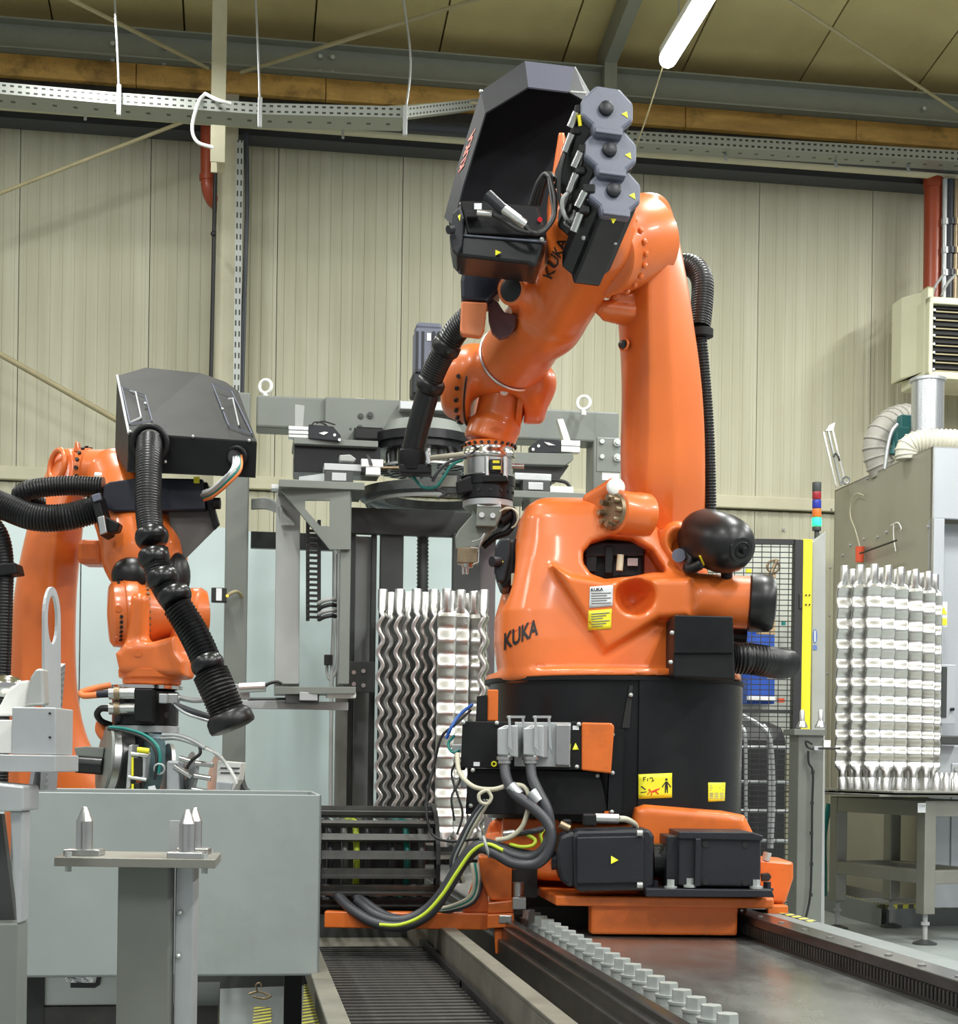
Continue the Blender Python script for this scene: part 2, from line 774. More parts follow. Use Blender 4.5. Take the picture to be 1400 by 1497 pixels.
MOTOR_CAP = mat('motor_cap_grey', (0.125, 0.135, 0.18), 0.45, spec=0.5, bump=0.06, bscale=200, var=0.08)
DRUM = mat('black_sheet_cover', (0.006, 0.0065, 0.0075), 0.32, spec=0.38, var=0.3, vscale=3, rvar=0.08)
HOOD = mat('hood_black_sheet', (0.014, 0.015, 0.019), 0.62, spec=0.2, var=0.2, vscale=5)
HOODTOP = mat('housing_dusty_black', (0.022, 0.021, 0.020), 0.55, spec=0.3, var=0.2, vscale=8, dirt=(0.042, 0.039, 0.034), damt=0.5, dscale=10)
NAVY = mat('dark_blue_plate', (0.010, 0.012, 0.024), 0.4, var=0.2)
CABLE_GREY = mat('dark_grey_cable', (0.045, 0.047, 0.055), 0.45)
CABLE_BEIGE = mat('beige_cable', (0.52, 0.49, 0.38), 0.5)
CABLE_GREEN = mat('teal_cable', (0.01, 0.20, 0.17), 0.45)
CABLE_YG = mat('yellow_green_cable', (0.55, 0.68, 0.04), 0.45)
CABLE_BLUE = mat('blue_cable', (0.02, 0.09, 0.35), 0.45)
CABLE_ORANGE = mat('orange_cable', (0.8, 0.22, 0.06), 0.45)
WHITE_PL = mat('white_plastic', (0.80, 0.80, 0.77), 0.4)
YELLOW = mat('yellow_paint', (0.86, 0.74, 0.03), 0.42, var=0.04)
YELLOW_S = mat('yellow_sticker', (0.86, 0.80, 0.03), 0.5)
RED_S = mat('red_ink', (0.72, 0.05, 0.02), 0.5)
RED_LOGO = mat('red_letters', (0.75, 0.10, 0.04), 0.5)
INK = mat('black_ink', (0.012, 0.012, 0.012), 0.5)
INK_GREY = mat('grey_ink', (0.22, 0.22, 0.22), 0.5)
LABEL_W = mat('white_label', (0.72, 0.74, 0.76), 0.5, var=0.03)
STEEL = mat('machined_steel', (0.58, 0.58, 0.57), 0.3, metal=1.0, var=0.03, vscale=20, rvar=0.02)
STEEL_L = mat('bright_aluminium', (0.78, 0.78, 0.77), 0.36, metal=1.0, var=0.06, vscale=12)
ALU_M = mat('matt_aluminium', (0.50, 0.52, 0.53), 0.45, metal=0.6, var=0.07, vscale=9)
ZINC = mat('zinc_bolt', (0.50, 0.53, 0.51), 0.34, metal=0.5, var=0.1, vscale=30)
TUBE_ST = mat('wavy_tube_steel', (0.64, 0.63, 0.61), 0.30, metal=1.0, var=0.05, vscale=15, stretch=(1, 1, 0.08))
CHROME = mat('polished_tube_steel', (0.83, 0.81, 0.77), 0.13, metal=1.0, var=0.05, vscale=15, stretch=(1, 1, 0.08))
BRUSHED = mat('brushed_stainless', (0.50, 0.51, 0.49), 0.42, metal=0.7, var=0.10, vscale=2.2, rvar=0.07, bump=0.03, bscale=90, stretch=(1, 1, 0.25), dirt=(0.42, 0.42, 0.37), damt=0.35, dscale=2.4)
BIN_STEEL = mat('satin_sheet_steel', (0.335, 0.365, 0.355), 0.46, metal=0.35, var=0.08, vscale=2.0, rvar=0.06, dirt=(0.27, 0.29, 0.27), damt=0.6, dscale=2.2)
GREY_P = mat('grey_machine_paint', (0.175, 0.19, 0.172), 0.45, var=0.07, vscale=4, coat=0.1)
GREY_D = mat('dark_grey_machine_paint', (0.05, 0.054, 0.052), 0.45, var=0.1, vscale=4)
GREY_L = mat('light_grey_post', (0.36, 0.37, 0.36), 0.5, var=0.06, vscale=5)
POST_G = mat('grey_green_post', (0.19, 0.20, 0.18), 0.4, metal=0.3, var=0.08, vscale=4)
TABLE_S = mat('table_stainless', (0.28, 0.275, 0.24), 0.42, metal=0.5, var=0.08, vscale=4, rvar=0.06)
RAIL_D = mat('dark_oiled_steel', (0.045, 0.043, 0.04), 0.35, metal=0.5, var=0.3, vscale=10, dirt=(0.11, 0.09, 0.06), damt=0.5, dscale=14)
RAIL_TOP = mat('rail_head_steel', (0.09, 0.085, 0.085), 0.22, metal=0.75, var=0.25, vscale=14)
PLATE_T = mat('track_cover_plate', (0.30, 0.31, 0.30), 0.24, metal=0.8, var=0.16, vscale=5, rvar=0.07, dirt=(0.16, 0.15, 0.13), damt=0.5, dscale=6, stretch=(1.0, 0.35, 1))
TRAY_G = mat('galvanised_tray', (0.42, 0.44, 0.41), 0.45, metal=0.5, var=0.12, vscale=9)
CHAIN = mat('energy_chain_plastic', (0.012, 0.012, 0.013), 0.45, spec=0.4, var=0.3, vscale=10, dirt=(0.045, 0.040, 0.033), damt=0.5, dscale=15)
BAR_G = mat('dusty_chain_bar', (0.062, 0.060, 0.056), 0.4, spec=0.5, var=0.3, vscale=12)
DUSTY = mat('dusty_tray_steel', (0.17, 0.16, 0.13), 0.5, metal=0.3, var=0.2, vscale=8, dirt=(0.28, 0.25, 0.18), damt=0.6, dscale=7)
CREAM = mat('cream_column_paint', (0.56, 0.53, 0.38), 0.5, var=0.05, vscale=4, dirt=(0.42, 0.38, 0.24), damt=0.4, dscale=3)
CREAM_D = mat('cream_brace_paint', (0.38, 0.33, 0.19), 0.55, var=0.1)
HEATER = mat('heater_cream_enamel', (0.72, 0.71, 0.52), 0.35, var=0.03)
BLACKIN = mat('louvre_black', (0.02, 0.018, 0.016), 0.5, var=0.3)
EAVE = mat('eave_channel_grey', (0.26, 0.27, 0.22), 0.5, metal=0.2, var=0.1, vscale=3, dirt=(0.15, 0.14, 0.10), damt=0.4)
TIMBER = mat('stained_timber', (0.84, 0.47, 0.13), 0.65, var=0.3, vscale=3.0, stretch=(0.7, 3, 3), dirt=(0.07, 0.035, 0.012), damt=0.85, dscale=2.6, bump=0.2, bscale=30)
PIPE_R = mat('red_brown_pipe', (0.32, 0.055, 0.02), 0.35, var=0.08)
PIPE_D = mat('dark_pipe', (0.03, 0.035, 0.045), 0.4)
PANEL_B = mat('pale_blue_screen_sheet', (0.60, 0.70, 0.70), 0.35, var=0.03, vscale=1.5)
MACH_L = mat('machine_grey_enamel', (0.50, 0.52, 0.55), 0.4, metal=0.25, var=0.05, vscale=2)
MACH_S = mat('machine_side_stainless', (0.36, 0.345, 0.29), 0.40, metal=0.55, var=0.10, vscale=1.8, rvar=0.06, stretch=(1, 1, 0.4), dirt=(0.30, 0.27, 0.2), damt=0.4, dscale=2)
FLEX = mat('flexible_duct_grey', (0.40, 0.38, 0.34), 0.6, var=0.12)
FLEX_W = mat('flexible_duct_white', (0.66, 0.64, 0.55), 0.55, var=0.10, bump=0.2, bscale=40)
BLUE_BIN = mat('blue_bin', (0.012, 0.075, 0.42), 0.45)
CARDBOARD = mat('cardboard', (0.45, 0.32, 0.17), 0.8, var=0.1)
BOARD = mat('pegboard', (0.52, 0.54, 0.48), 0.6, var=0.04)
IBC = mat('black_tank', (0.020, 0.020, 0.021), 0.4)
GALV = mat('galvanised_bar', (0.50, 0.52, 0.53), 0.4, metal=0.6, var=0.1)
FENCE = mat('black_fence', (0.022, 0.022, 0.023), 0.45)
BROWN_ST = mat('oily_bronze_steel', (0.30, 0.23, 0.15), 0.4, metal=0.8, var=0.2, vscale=20)
GREEN_ST = mat('grey_green_gripper', (0.21, 0.23, 0.20), 0.42, metal=0.35, var=0.1, vscale=12)
GLASSB = mat('blue_glass_ring', (0.10, 0.16, 0.18), 0.15, metal=0.2)
CHIPS = mat('metal_chips', (0.6, 0.6, 0.62), 0.25, metal=1.0, var=0.5, vscale=60, bump=1.0, bscale=90)
LAMP_E = mat('fluorescent_tube', (1, 1, 1), 0.4, emit=(0.96, 1.0, 0.98), estr=14.0)
GREEN_E = mat('lit_green_lens', (0.05, 0.8, 0.5), 0.3, emit=(0.01, 0.7, 0.17), estr=1.4)
LED_O = mat('orange_led', (1, 0.5, 0.05), 0.3, emit=(1.0, 0.45, 0.03), estr=2.0)
LENS_R = mat('red_lens', (0.30, 0.02, 0.03), 0.25)
LENS_B = mat('blue_lens', (0.03, 0.04, 0.35), 0.25)
LENS_O = mat('orange_lens', (0.75, 0.18, 0.03), 0.25)
SPOT_RED = mat('red_spot', (0.6, 0.01, 0.02), 0.4)
TEAL_V = mat('teal_valve', (0.02, 0.12, 0.12), 0.4)
STEP_G = mat('step_grey', (0.20, 0.22, 0.22), 0.5, metal=0.25, var=0.08, vscale=4)
FLOOR = mat('painted_floor', (0.29, 0.32, 0.31), 0.38, var=0.07, vscale=1.6, rvar=0.08, dirt=(0.20, 0.21, 0.19), damt=0.5, dscale=1.2)


def panel_colour(N, L, tc):
    "cream sheet with a fine vertical profile and faint rust runs"
    nz = N.new('ShaderNodeTexNoise')
    nz.inputs['Scale'].default_value = 1.0
    nz.inputs['Detail'].default_value = 5
    mp = N.new('ShaderNodeMapping')
    mp.inputs['Scale'].default_value = (7, 7, 0.35)
    L.new(tc.outputs['Object'], mp.inputs['Vector'])
    L.new(mp.outputs['Vector'], nz.inputs['Vector'])
    rp = N.new('ShaderNodeValToRGB')
    rp.color_ramp.elements[0].position = 0.35
    rp.color_ramp.elements[0].color = (0.48, 0.46, 0.335, 1)
    rp.color_ramp.elements[1].position = 0.62
    rp.color_ramp.elements[1].color = (0.56, 0.54, 0.415, 1)
    L.new(nz.outputs['Fac'], rp.inputs['Fac'])
    return rp.outputs['Color']


WALLP = mat('cream_wall_panel', (0.5, 0.5, 0.4), 0.62, spec=0.3)
add_colour(WALLP, panel_colour)
ROOFP = mat('olive_roof_sheet', (0.56, 0.48, 0.23), 0.6, var=0.10, vscale=1.5, dirt=(0.36, 0.29, 0.11), damt=0.5, dscale=1.3)


def stripes(name, ca, cb, scale, ang, rough=0.5):
    m = mat(name, ca, rough)

    def fn(N, L, tc):
        mp = N.new('ShaderNodeMapping')
        mp.inputs['Rotation'].default_value = (0, 0, ang)
        L.new(tc.outputs['Object'], mp.inputs['Vector'])
        wv = N.new('ShaderNodeTexWave')
        wv.wave_type = 'BANDS'
        wv.bands_direction = 'X'
        wv.inputs['Scale'].default_value = scale
        L.new(mp.outputs['Vector'], wv.inputs['Vector'])
        rp = N.new('ShaderNodeValToRGB')
        rp.color_ramp.interpolation = 'CONSTANT'
        rp.color_ramp.elements[0].color = (*ca, 1)
        rp.color_ramp.elements[1].position = 0.5
        rp.color_ramp.elements[1].color = (*cb, 1)
        L.new(wv.outputs['Fac'], rp.inputs['Fac'])
        nz = N.new('ShaderNodeTexNoise')
        nz.inputs['Scale'].default_value = 12
        nz.inputs['Detail'].default_value = 6
        L.new(tc.outputs['Object'], nz.inputs['Vector'])
        mr = N.new('ShaderNodeMapRange')
        mr.inputs['From Min'].default_value = 0.5
        mr.inputs['From Max'].default_value = 0.75
        mr.inputs['To Max'].default_value = 0.7
        L.new(nz.outputs['Fac'], mr.inputs['Value'])
        mx = N.new('ShaderNodeMix')
        mx.data_type = 'RGBA'
        L.new(mr.outputs['Result'], mx.inputs['Factor'])
        L.new(rp.outputs['Color'], mx.inputs['A'])
        mx.inputs['B'].default_value = (0.24, 0.25, 0.23, 1)
        return mx.outputs['Result']
    return add_colour(m, fn)


HAZARD = stripes('hazard_tape', (0.70, 0.66, 0.08), (0.10, 0.10, 0.09), 6.5, math.radians(40))


def perforated(name, base, hole, sx, sz, rough=0.45, metal=0.5, w=0.45, h=0.30):
    "sheet metal with rows of punched slots, too small to model one by one (object X along the sheet)"
    m = mat(name, base, rough, metal)

    def fn(N, L, tc):
        uv = N.new('ShaderNodeUVMap')
        sp = N.new('ShaderNodeSeparateXYZ')
        L.new(uv.outputs['UV'], sp.inputs['Vector'])

        def M(op, a, b=None):
            n = N.new('ShaderNodeMath')
            n.operation = op
            for i, v in enumerate((a, b)):
                if v is None:
                    continue
                if isinstance(v, (int, float)):
                    n.inputs[i].default_value = v
                else:
                    L.new(v, n.inputs[i])
            return n.outputs[0]
        fx = M('FRACT', M('MULTIPLY', sp.outputs['X'], sx))
        fz = M('FRACT', M('MULTIPLY', sp.outputs['Y'], sz))
        ix = M('LESS_THAN', M('ABSOLUTE', M('SUBTRACT', fx, 0.5)), w / 2)
        iz = M('LESS_THAN', M('ABSOLUTE', M('SUBTRACT', fz, 0.5)), h / 2)
        k = M('MULTIPLY', ix, iz)
        mx = N.new('ShaderNodeMix')
        mx.data_type = 'RGBA'
        L.new(k, mx.inputs['Factor'])
        mx.inputs['A'].default_value = (*base, 1)
        mx.inputs['B'].default_value = (*hole, 1)
        return mx.outputs['Result']
    return add_colour(m, fn)


PERF_A = perforated('tray_flange_slots', (0.37, 0.39, 0.36), (0.05, 0.05, 0.045), 20, 2, w=0.5, h=0.35)
PERF_B = perforated('tray_side_slots', (0.31, 0.33, 0.30), (0.06, 0.06, 0.05), 7.5, 1, w=0.22, h=0.14)
PERF_C = perforated('perforated_silencer', (0.66, 0.68, 0.70), (0.16, 0.17, 0.19), 100, 100, rough=0.3, metal=0.8, w=0.5, h=0.5)
PERF_V = perforated('upright_tray_slots', (0.40, 0.42, 0.40), (0.06, 0.06, 0.05), 12, 2, w=0.5, h=0.45)
PERF_D = perforated('perforated_disc', (0.55, 0.56, 0.58), (0.08, 0.06, 0.05), 55, 40, rough=0.3, metal=0.8, w=0.55, h=0.6)


def uvquad(name, P, mat_, parent, nu, nv, th=0.002):
    "a thin sheet with corners P (bl, br, tr, tl) whose UVs run in metres nu x nv"
    me = bpy.data.meshes.new(name)
    me.from_pydata([tuple(p) for p in P], [], [(0, 1, 2, 3)])
    uvl = me.uv_layers.new(name='UVMap')
    for li, uv in zip(me.polygons[0].loop_indices, ((0, 0), (nu, 0), (nu, nv), (0, nv))):
        uvl.data[li].uv = uv
    me.materials.append(mat_)
    o = link(name, me, parent)
    s = o.modifiers.new('sheet', 'SOLIDIFY')
    s.thickness = th
    s.offset = 0
    return o

# ================================================================== the hall
WT = 12.7
EPS = 0.004


def wp(px, py, t=WT):
    p = AT(px, py, t)
    return p.dot(RX), p.z


# floor
me = MB().add([hall(-9, -4, 0), hall(12, -4, 0), hall(12, 13.2, 0), hall(-9, 13.2, 0)], [(0, 1, 2, 3)]).mesh('floor', [FLOOR])
tag(link('floor', me), 'grey painted concrete hall floor', 'floor', kind='structure')

# back wall: profiled cream sheets hung side by side, a sill rail and the plinth sheets below it
z_rail_t = wp(1040, 724)[1]
z_rail_b = wp(1057, 743)[1]
z_top = wp(700, 165)[1] + 0.25
wall = MB()
wall.box(hall(1.0, WT + 0.14, 3.4), (20.0, 0.10, 6.9))
wall_o = part('wall_back', wall, CREAM_D)
tag(wall_o, 'cream profiled sheet wall across the back of the hall', 'wall', kind='structure')


def sheet_profile(mb, w, z0, z1):
    "one wall sheet: a shallow trapezoid profile every 9 cm"
    n = 11
    p = [(-w / 2 + 0.003, 0.02)]
    for k in range(n):
        c = -w / 2 + w * (k + 0.5) / n
        p += [(c - 0.016, 0.0), (c - 0.010, 0.005), (c + 0.010, 0.005), (c + 0.016, 0.0)]
    p += [(w / 2 - 0.003, 0.02)]
    p[0] = (p[0][0], 0.0)
    p[-1] = (p[-1][0], 0.0)
    q = [(-w / 2 + 0.003, 0.05)] + p + [(w / 2 - 0.003, 0.05)]
    poly = [Vector((x, y, z0)) for x, y in q]
    mb.prism(poly, (0, 0, z1 - z0))
    return mb


r0 = wp(405, 400)[0]
me_up = sheet_profile(MB(), 1.0, z_rail_t, z_top).mesh('wall_sheet', [WALLP])
me_lo = sheet_profile(MB(), 1.0, 0.05, z_rail_b - 0.01).mesh('plinth_sheet', [WALLP])
qz = Quaternion((0, 0, 1), PSI)
copies('wall_sheet', me_up, [hall(r0 + k + 0.5, WT, 0) for k in range(-9, 10)], wall_o, qz)
copies('plinth_sheet', me_lo, [hall(r0 + k + 0.5, WT + 0.01, 0) for k in range(-9, 10)], wall_o, qz)
sill = MB()
sill.box(hall(1.0, WT - 0.0, (z_rail_t + z_rail_b) / 2), (20, 0.09, z_rail_t - z_rail_b))
part('sill_rail', sill, CREAM, wall_o, bevel=0.008)
sc_me = MB().cyl((0, 0.004, 0), (0, -0.012, 0), 0.012, seg=8).mesh('sheet_screw', [GREY_L])
copies('sheet_screw', sc_me, [hall(r0 + k * 0.5 + 0.25, WT, z_rail_b - 0.16) for k in range(2, 11)], wall_o, qz)
copies('sheet_screw', sc_me, [hall(r0 + k * 0.5 + 0.25, WT, z_top - 0.42) for k in range(-6, 11)], wall_o, qz)

# roof: sheets sloping up towards the camera
SLOPE = 0.16
ro, zo = AT(700, 84, 12.35).dot(RX), AT(700, 84, 12.35).z
roof = MB()
PIT = Matrix.Rotation(PSI, 3, 'Z') @ Matrix.Rotation(-math.atan(SLOPE), 3, 'X')


def roof_z(t):
    return zo + (12.35 - t) * SLOPE


roof.box(hall(1.0, 3.4, roof_z(3.4) + 0.20), (21, 20.5, 0.06), PIT)
roof_o = part('ceiling', roof, ROOFP)
tag(roof_o, 'olive sloping sheet roof of the hall', 'ceiling', kind='structure')
rj = AT(646, 75, 12.3).dot(RX)
pan = MB()
pan.box((0, 0, 0), (0.985, 20.4, 0.05), Matrix.Rotation(-math.atan(SLOPE), 3, 'X'))
pan_me = pan.mesh('roof_sheet', [ROOFP])
copies('roof_sheet', pan_me, [hall(rj + k + 0.5, 3.4, roof_z(3.4) + 0.12) for k in range(-10, 10)], roof_o, qz)

# eave: grey channel, timber plate, pipes along the wall head
def along(px, py0, py1, t):
    a, b = AT(px, py0, t), AT(px, py1, t)
    return (a.z + b.z) / 2, abs(a.z - b.z)


zc, hc = along(700, 84, 127, 12.1)
m = MB()
m.box(hall(1.0, 12.16, zc), (20, 0.012, hc))
m.box(hall(1.0, 12.11, zc - hc / 2 + 0.006), (20, 0.10, 0.012))
m.box(hall(1.0, 12.11, zc + hc / 2 - 0.006), (20, 0.10, 0.012))
eave = part('trim_1', m, EAVE)
tag(eave, 'grey steel eave channel under the roof edge', 'eave channel', kind='structure')
nut = MB().cyl((0, 0, 0), (0, -0.02, 0), 0.018, seg=6).mesh('eave_bolt', [ZINC])
for px in (165, 240, 468, 486, 1350):
    p = AT(px, 84 + (px - 700) * 0.062 + 14, 12.14)
    copies('eave_bolt', nut, [p, p - UP * 0.12], eave, qz)
zt, ht = along(1000, 142, 190, 12.4)
m = MB()
for k in range(-9, 10):
    m_ = MB()
    m_.box(hall(r0 + 0.35 + k * 1.45 + 0.725, 12.42, zt), (1.444, 0.16, ht))
    if k == -9:
        timber = part('trim_2', m_, TIMBER)
        tag(timber, 'stained orange-brown timber wall plate under the eave channel', 'wall plate', kind='structure')
    else:
        part('timber_board', m_, TIMBER, timber, bevel=0.004)
m = MB()
m.box(hall(1.0, 12.5, zt - ht / 2 - 0.09), (20, 0.2, 0.17))  # solid dark box stands for the shaded gap
tag(part('trim_3', m, RAIL_D), 'dark strip filling the shaded gap below the timber plate', 'trim', kind='structure')
for nm, py, rr, mm, tt, lb in (('service_pipe', 166 + 0, 0.055, PIPE_D, 12.15, 'dark blue service pipe running along the wall head'),
                               ('service_pipe', 177, 0.05, CREAM, 12.25, 'cream service pipe just below the dark wall-head pipe')):
    p = AT(350, py, tt)
    q = MB().cyl(hall(-9, tt, p.z), hall(11, tt, p.z), rr, seg=14)
    tag(part(nm, q, mm, smooth=50), lb, 'pipe')
p = AT(350, 190, 12.45)
m = MB()
m.box(hall(1.0, 12.52, p.z), (20, 0.22, 0.10))  # shadow at the wall head, built as a dark strip
tag(part('trim_4', m, PIPE_D), 'dark strip standing for the shadow at the top of the wall sheets', 'trim', kind='structure')
m = MB()
p = AT(700, 212, 12.6)
m.box(hall(1.0, 12.64, p.z), (20, 0.07, 0.22))
tag(part('trim_5', m, CREAM_D, bevel=0.03), 'cream flashing band over the wall sheets', 'trim', kind='structure')
# pipe hangers
hang = MB()
hang.beam((0, 0, 0.09), (0, -0.12, -0.10), 0.02, 0.012)
hang_me = hang.mesh('pipe_hanger', [GREY_L])
for px, py in ((127, 165), (500, 192), (1055, 225), (1215, 235), (1320, 242)):
    o = link('pipe_hanger', hang_me)
    o.location = AT(px, py, 12.12)
    o.rotation_euler = (0, 0, PSI)
    where = {127: 'left of the cream column', 500: 'right of the cream column', 1055: 'right of the robot elbow', 1215: 'above the blank right wall', 1320: 'beside the big red-brown pipe'}[px]
    tag(o, 'thin steel pipe hanger at the wall head ' + where, 'hanger', 'pipe hangers')

# column with hanging post, rafter
pc = AT(331, 400, 12.45)
m = MB()
rc = pc.dot(RX)
zt_ = AT(331, 75, 12.3).z
for dx in (-0.075, 0.075):
    pass
m.box(hall(rc, 12.38, zt_ / 2), (0.155, 0.012, zt_))
m.box(hall(rc, 12.60, zt_ / 2), (0.155, 0.012, zt_))
m.box(hall(rc, 12.49, zt_ / 2), (0.01, 0.21, zt_))
col = part('column', m, CREAM)
tag(col, 'cream steel wall column behind the black-hooded left robot', 'column', kind='structure')
m = MB()
a = AT(316, 240, 11.2)
ra = AT(318, 240, 11.2).dot(RX)
za = a.z
zr = roof_z(11.2) + 0.1
m.box(hall(ra, 11.16, (za + zr) / 2), (0.10, 0.012, zr - za))
m.box(hall(ra, 11.36, (za + zr) / 2), (0.10, 0.012, zr - za))
m.box(hall(ra + 0.0, 11.26, (za + zr) / 2), (0.012, 0.2, zr - za))
tag(part('hanging_post', m, CREAM), 'cream steel post hanging from the roof before the column', 'post', kind='structure')
m = MB()
rr_ = AT(890, 90, 12.1).dot(RX)
m.box(hall(rr_, 3.4, roof_z(3.4) - 0.04), (0.10, 18, 0.22), PIT)
m.box(hall(rr_, 12.1, AT(896, 115, 12.1).z), (0.10, 0.14, 0.5))
tag(part('rafter', m, EAVE), 'grey steel rafter beside the lit fluorescent lamp', 'rafter', kind='structure')

# diagonal tie rods
for (x0, y0, x1, y1, t0, t1, w, lb) in ((-60, 306, 268, 178, 12.0, 12.0, 0.03, 'thin cream tie rod sloping up to the left end of the cable tray'),
                                     (70, -18, 304, 100, 10.6, 12.05, 0.03, 'thin cream tie rod from the roof down to the column head'),
                                     (352, 106, 720, -8, 12.05, 10.4, 0.03, 'thin cream tie rod from the column head up past the bent wire'),
                                     (-60, 484, 190, 625, 12.2, 12.2, 0.045, 'cream diagonal brace on the wall behind the left robot'),
                                     (1130, -14, 1440, 190, 10.6, 12.05, 0.025, 'thin tie rod across the roof above the heater')):
    q = MB().cyl(AT(x0, y0, t0), AT(x1, y1, t1), w / 2, seg=8)
    tag(part('tie_rod', q, CREAM_D, smooth=50), lb, 'tie rod')

# ------------------------------------------------------------------ lamps
def lamp(r, t, label):
    base = hall(r, t, 6.0)
    th = thing('fluorescent_lamp', label, 'lamp', base, 'fluorescent battens')
    q = MB()
    q.box(base + UP * 0.10, (0.10, 1.62, 0.06))
    part('housing', q, WHITE_PL, th, bevel=0.006)
    q = MB()
    q.tube([hall(r, t + s, 6.03) for s in (-0.79, -0.785, -0.76, 0.76, 0.785, 0.79)], [0.03, 0.055, 0.062, 0.062, 0.055, 0.03], 14)
    part('tube', q, LAMP_E, th, smooth=60)
    q = MB()
    for s in (-0.5, 0.5):
        q.cyl(hall(r, t + s, 6.12), hall(r, t + s, roof_z(t + s) + 0.1), 0.006, seg=6)
    part('suspension', q, GREY_L, th)


lamp(2.89, 9.92, 'lit white fluorescent batten hanging under the roof')
lampwire = MB().tube(spline([hall(2.89, 10.7, 6.08), hall(2.86, 11.4, 5.72), hall(2.82, 12.1, 5.52)], 6), 0.006, 6)
tag(part('lamp_cable', lampwire, CREAM_D), 'thin cable from the lamp end to the wall head', 'cable')

# ------------------------------------------------------------------ cable trays
def tray(name, pts, t_list, label, hgt=0.17, wid=0.28, flip=False):
    "perforated tray through pixel points of its lower front edge"
    P = [AT(x, y, t) for (x, y), t in zip(pts, t_list)]
    th = thing(name, label, 'cable tray', P[0])
    for a, b in zip(P, P[1:]):
        dirv = (b - a)
        L = dirv.length
        hz = Vector((dirv.x, dirv.y, 0)).normalized()
        back = Vector((-hz.y, hz.x, 0)) * wid
        upv = UP * hgt
        uvquad('side_flange', [a, b, b + upv, a + upv], PERF_A, th, L, 1)
        uvquad('side_flange', [a + back, b + back, b + back + upv, a + back + upv], PERF_A, th, L, 1)
        uvquad('tray_floor', [a, b, b + back, a + back], PERF_B, th, L, 1)
    return th


tr1 = tray('cable_tray', [(-80, 129), (0, 137), (170, 152), (380, 167), (592, 172), (705, 158)], [10.6, 10.6, 10.6, 10.6, 10.6, 11.5],
           'galvanised perforated cable tray hanging on wires from the roof', hgt=0.075, wid=0.23)
tr2 = tray('cable_tray', [(905, 207), (1160, 222), (1460, 240)], [11.9, 11.9, 11.9],
           'galvanised perforated cable tray on the wall right of the robot elbow', hgt=0.09, wid=0.18)
for x0, y0, x1, y1, bend, lb in ((167, -12, 174, 140, 0, 'leftmost suspension wire of the hanging cable tray'),
                                 (373, -12, 380, 158, 0, 'middle suspension wire of the cable tray beside the column'),
                                 (588, -12, 592, 170, 1, 'bent suspension wire of the cable tray near the black hood')):
    a, b = AT(x0, y0, 10.55), AT(x1, y1, 10.55)
    th = thing('suspension_wire', lb, 'wire', b, 'tray suspension wires')
    mid = AT((x0 + x1) / 2 + (10 if bend else 1), (y0 + y1) / 2 + 10, 10.55)
    part('wire', MB().tube(spline([a, mid, b], 8), 0.008, 7), GALV, th, smooth=60)
    part('wire_bracket', MB().box(b - UP * 0.03, (0.03, 0.03, 0.20)), GALV, th, bevel=0.004)
# stray cables on the tray
q = MB()
cable(q, [(300, 137, 10.5), (290, 150, 10.4), (281, 185, 10.4), (288, 207, 10.4), (312, 216, 10.4)], 0.012)
cable(q, [(300, 137, 10.5), (318, 146, 10.3), (338, 152, 10.3)], 0.012)
tag(part('cable_loop', q, WHITE_PL, smooth=60), 'white cable looped below the tray beside the hanging post', 'cable')
q = MB()
cable(q, [(500, 166, 11.2), (560, 158, 11.2), (620, 153, 11.3), (700, 150, 11.5)], 0.012)
tag(part('tray_cable', q, CREAM_D, smooth=60), 'thin beige cable lying over the tray beside the hood', 'cable')

# upright slotted tray with cables beside the column
a, b = AT(352, 205, 12.3), AT(347, 575, 12.3)
th = thing('upright_tray', 'upright slotted cable tray on the right side of the column', 'cable tray', b)
w = RX * 0.034
uvquad('slotted_sheet', [b - w, a - w, a + w * 0.6, b + w * 0.6], PERF_V, th, (a - b).length, 1)
q = MB()
for k in (0, 1):
    cable(q, [(358 + 3 * k, 195, 12.2), (360 + 2 * k, 300, 12.2), (357 + 2 * k, 400, 12.2), (354 + 3 * k, 480, 12.2), (352 + 2 * k, 590, 12.2)], 0.013)
tag(part('upright_cables', q, PIPE_D, smooth=60), 'pair of dark cables running down beside the column', 'cable', kind='stuff')
q = MB()
cable(q, [(315, 230, 12.1), (313, 330, 12.1), (311, 430, 12.1), (308, 560, 12.1)], 0.016)
q.sphere(AT(312, 342, 12.05), 0.022)
tag(part('wall_cable', q, INK, smooth=60), 'black cable hanging down the wall left of the column', 'cable')

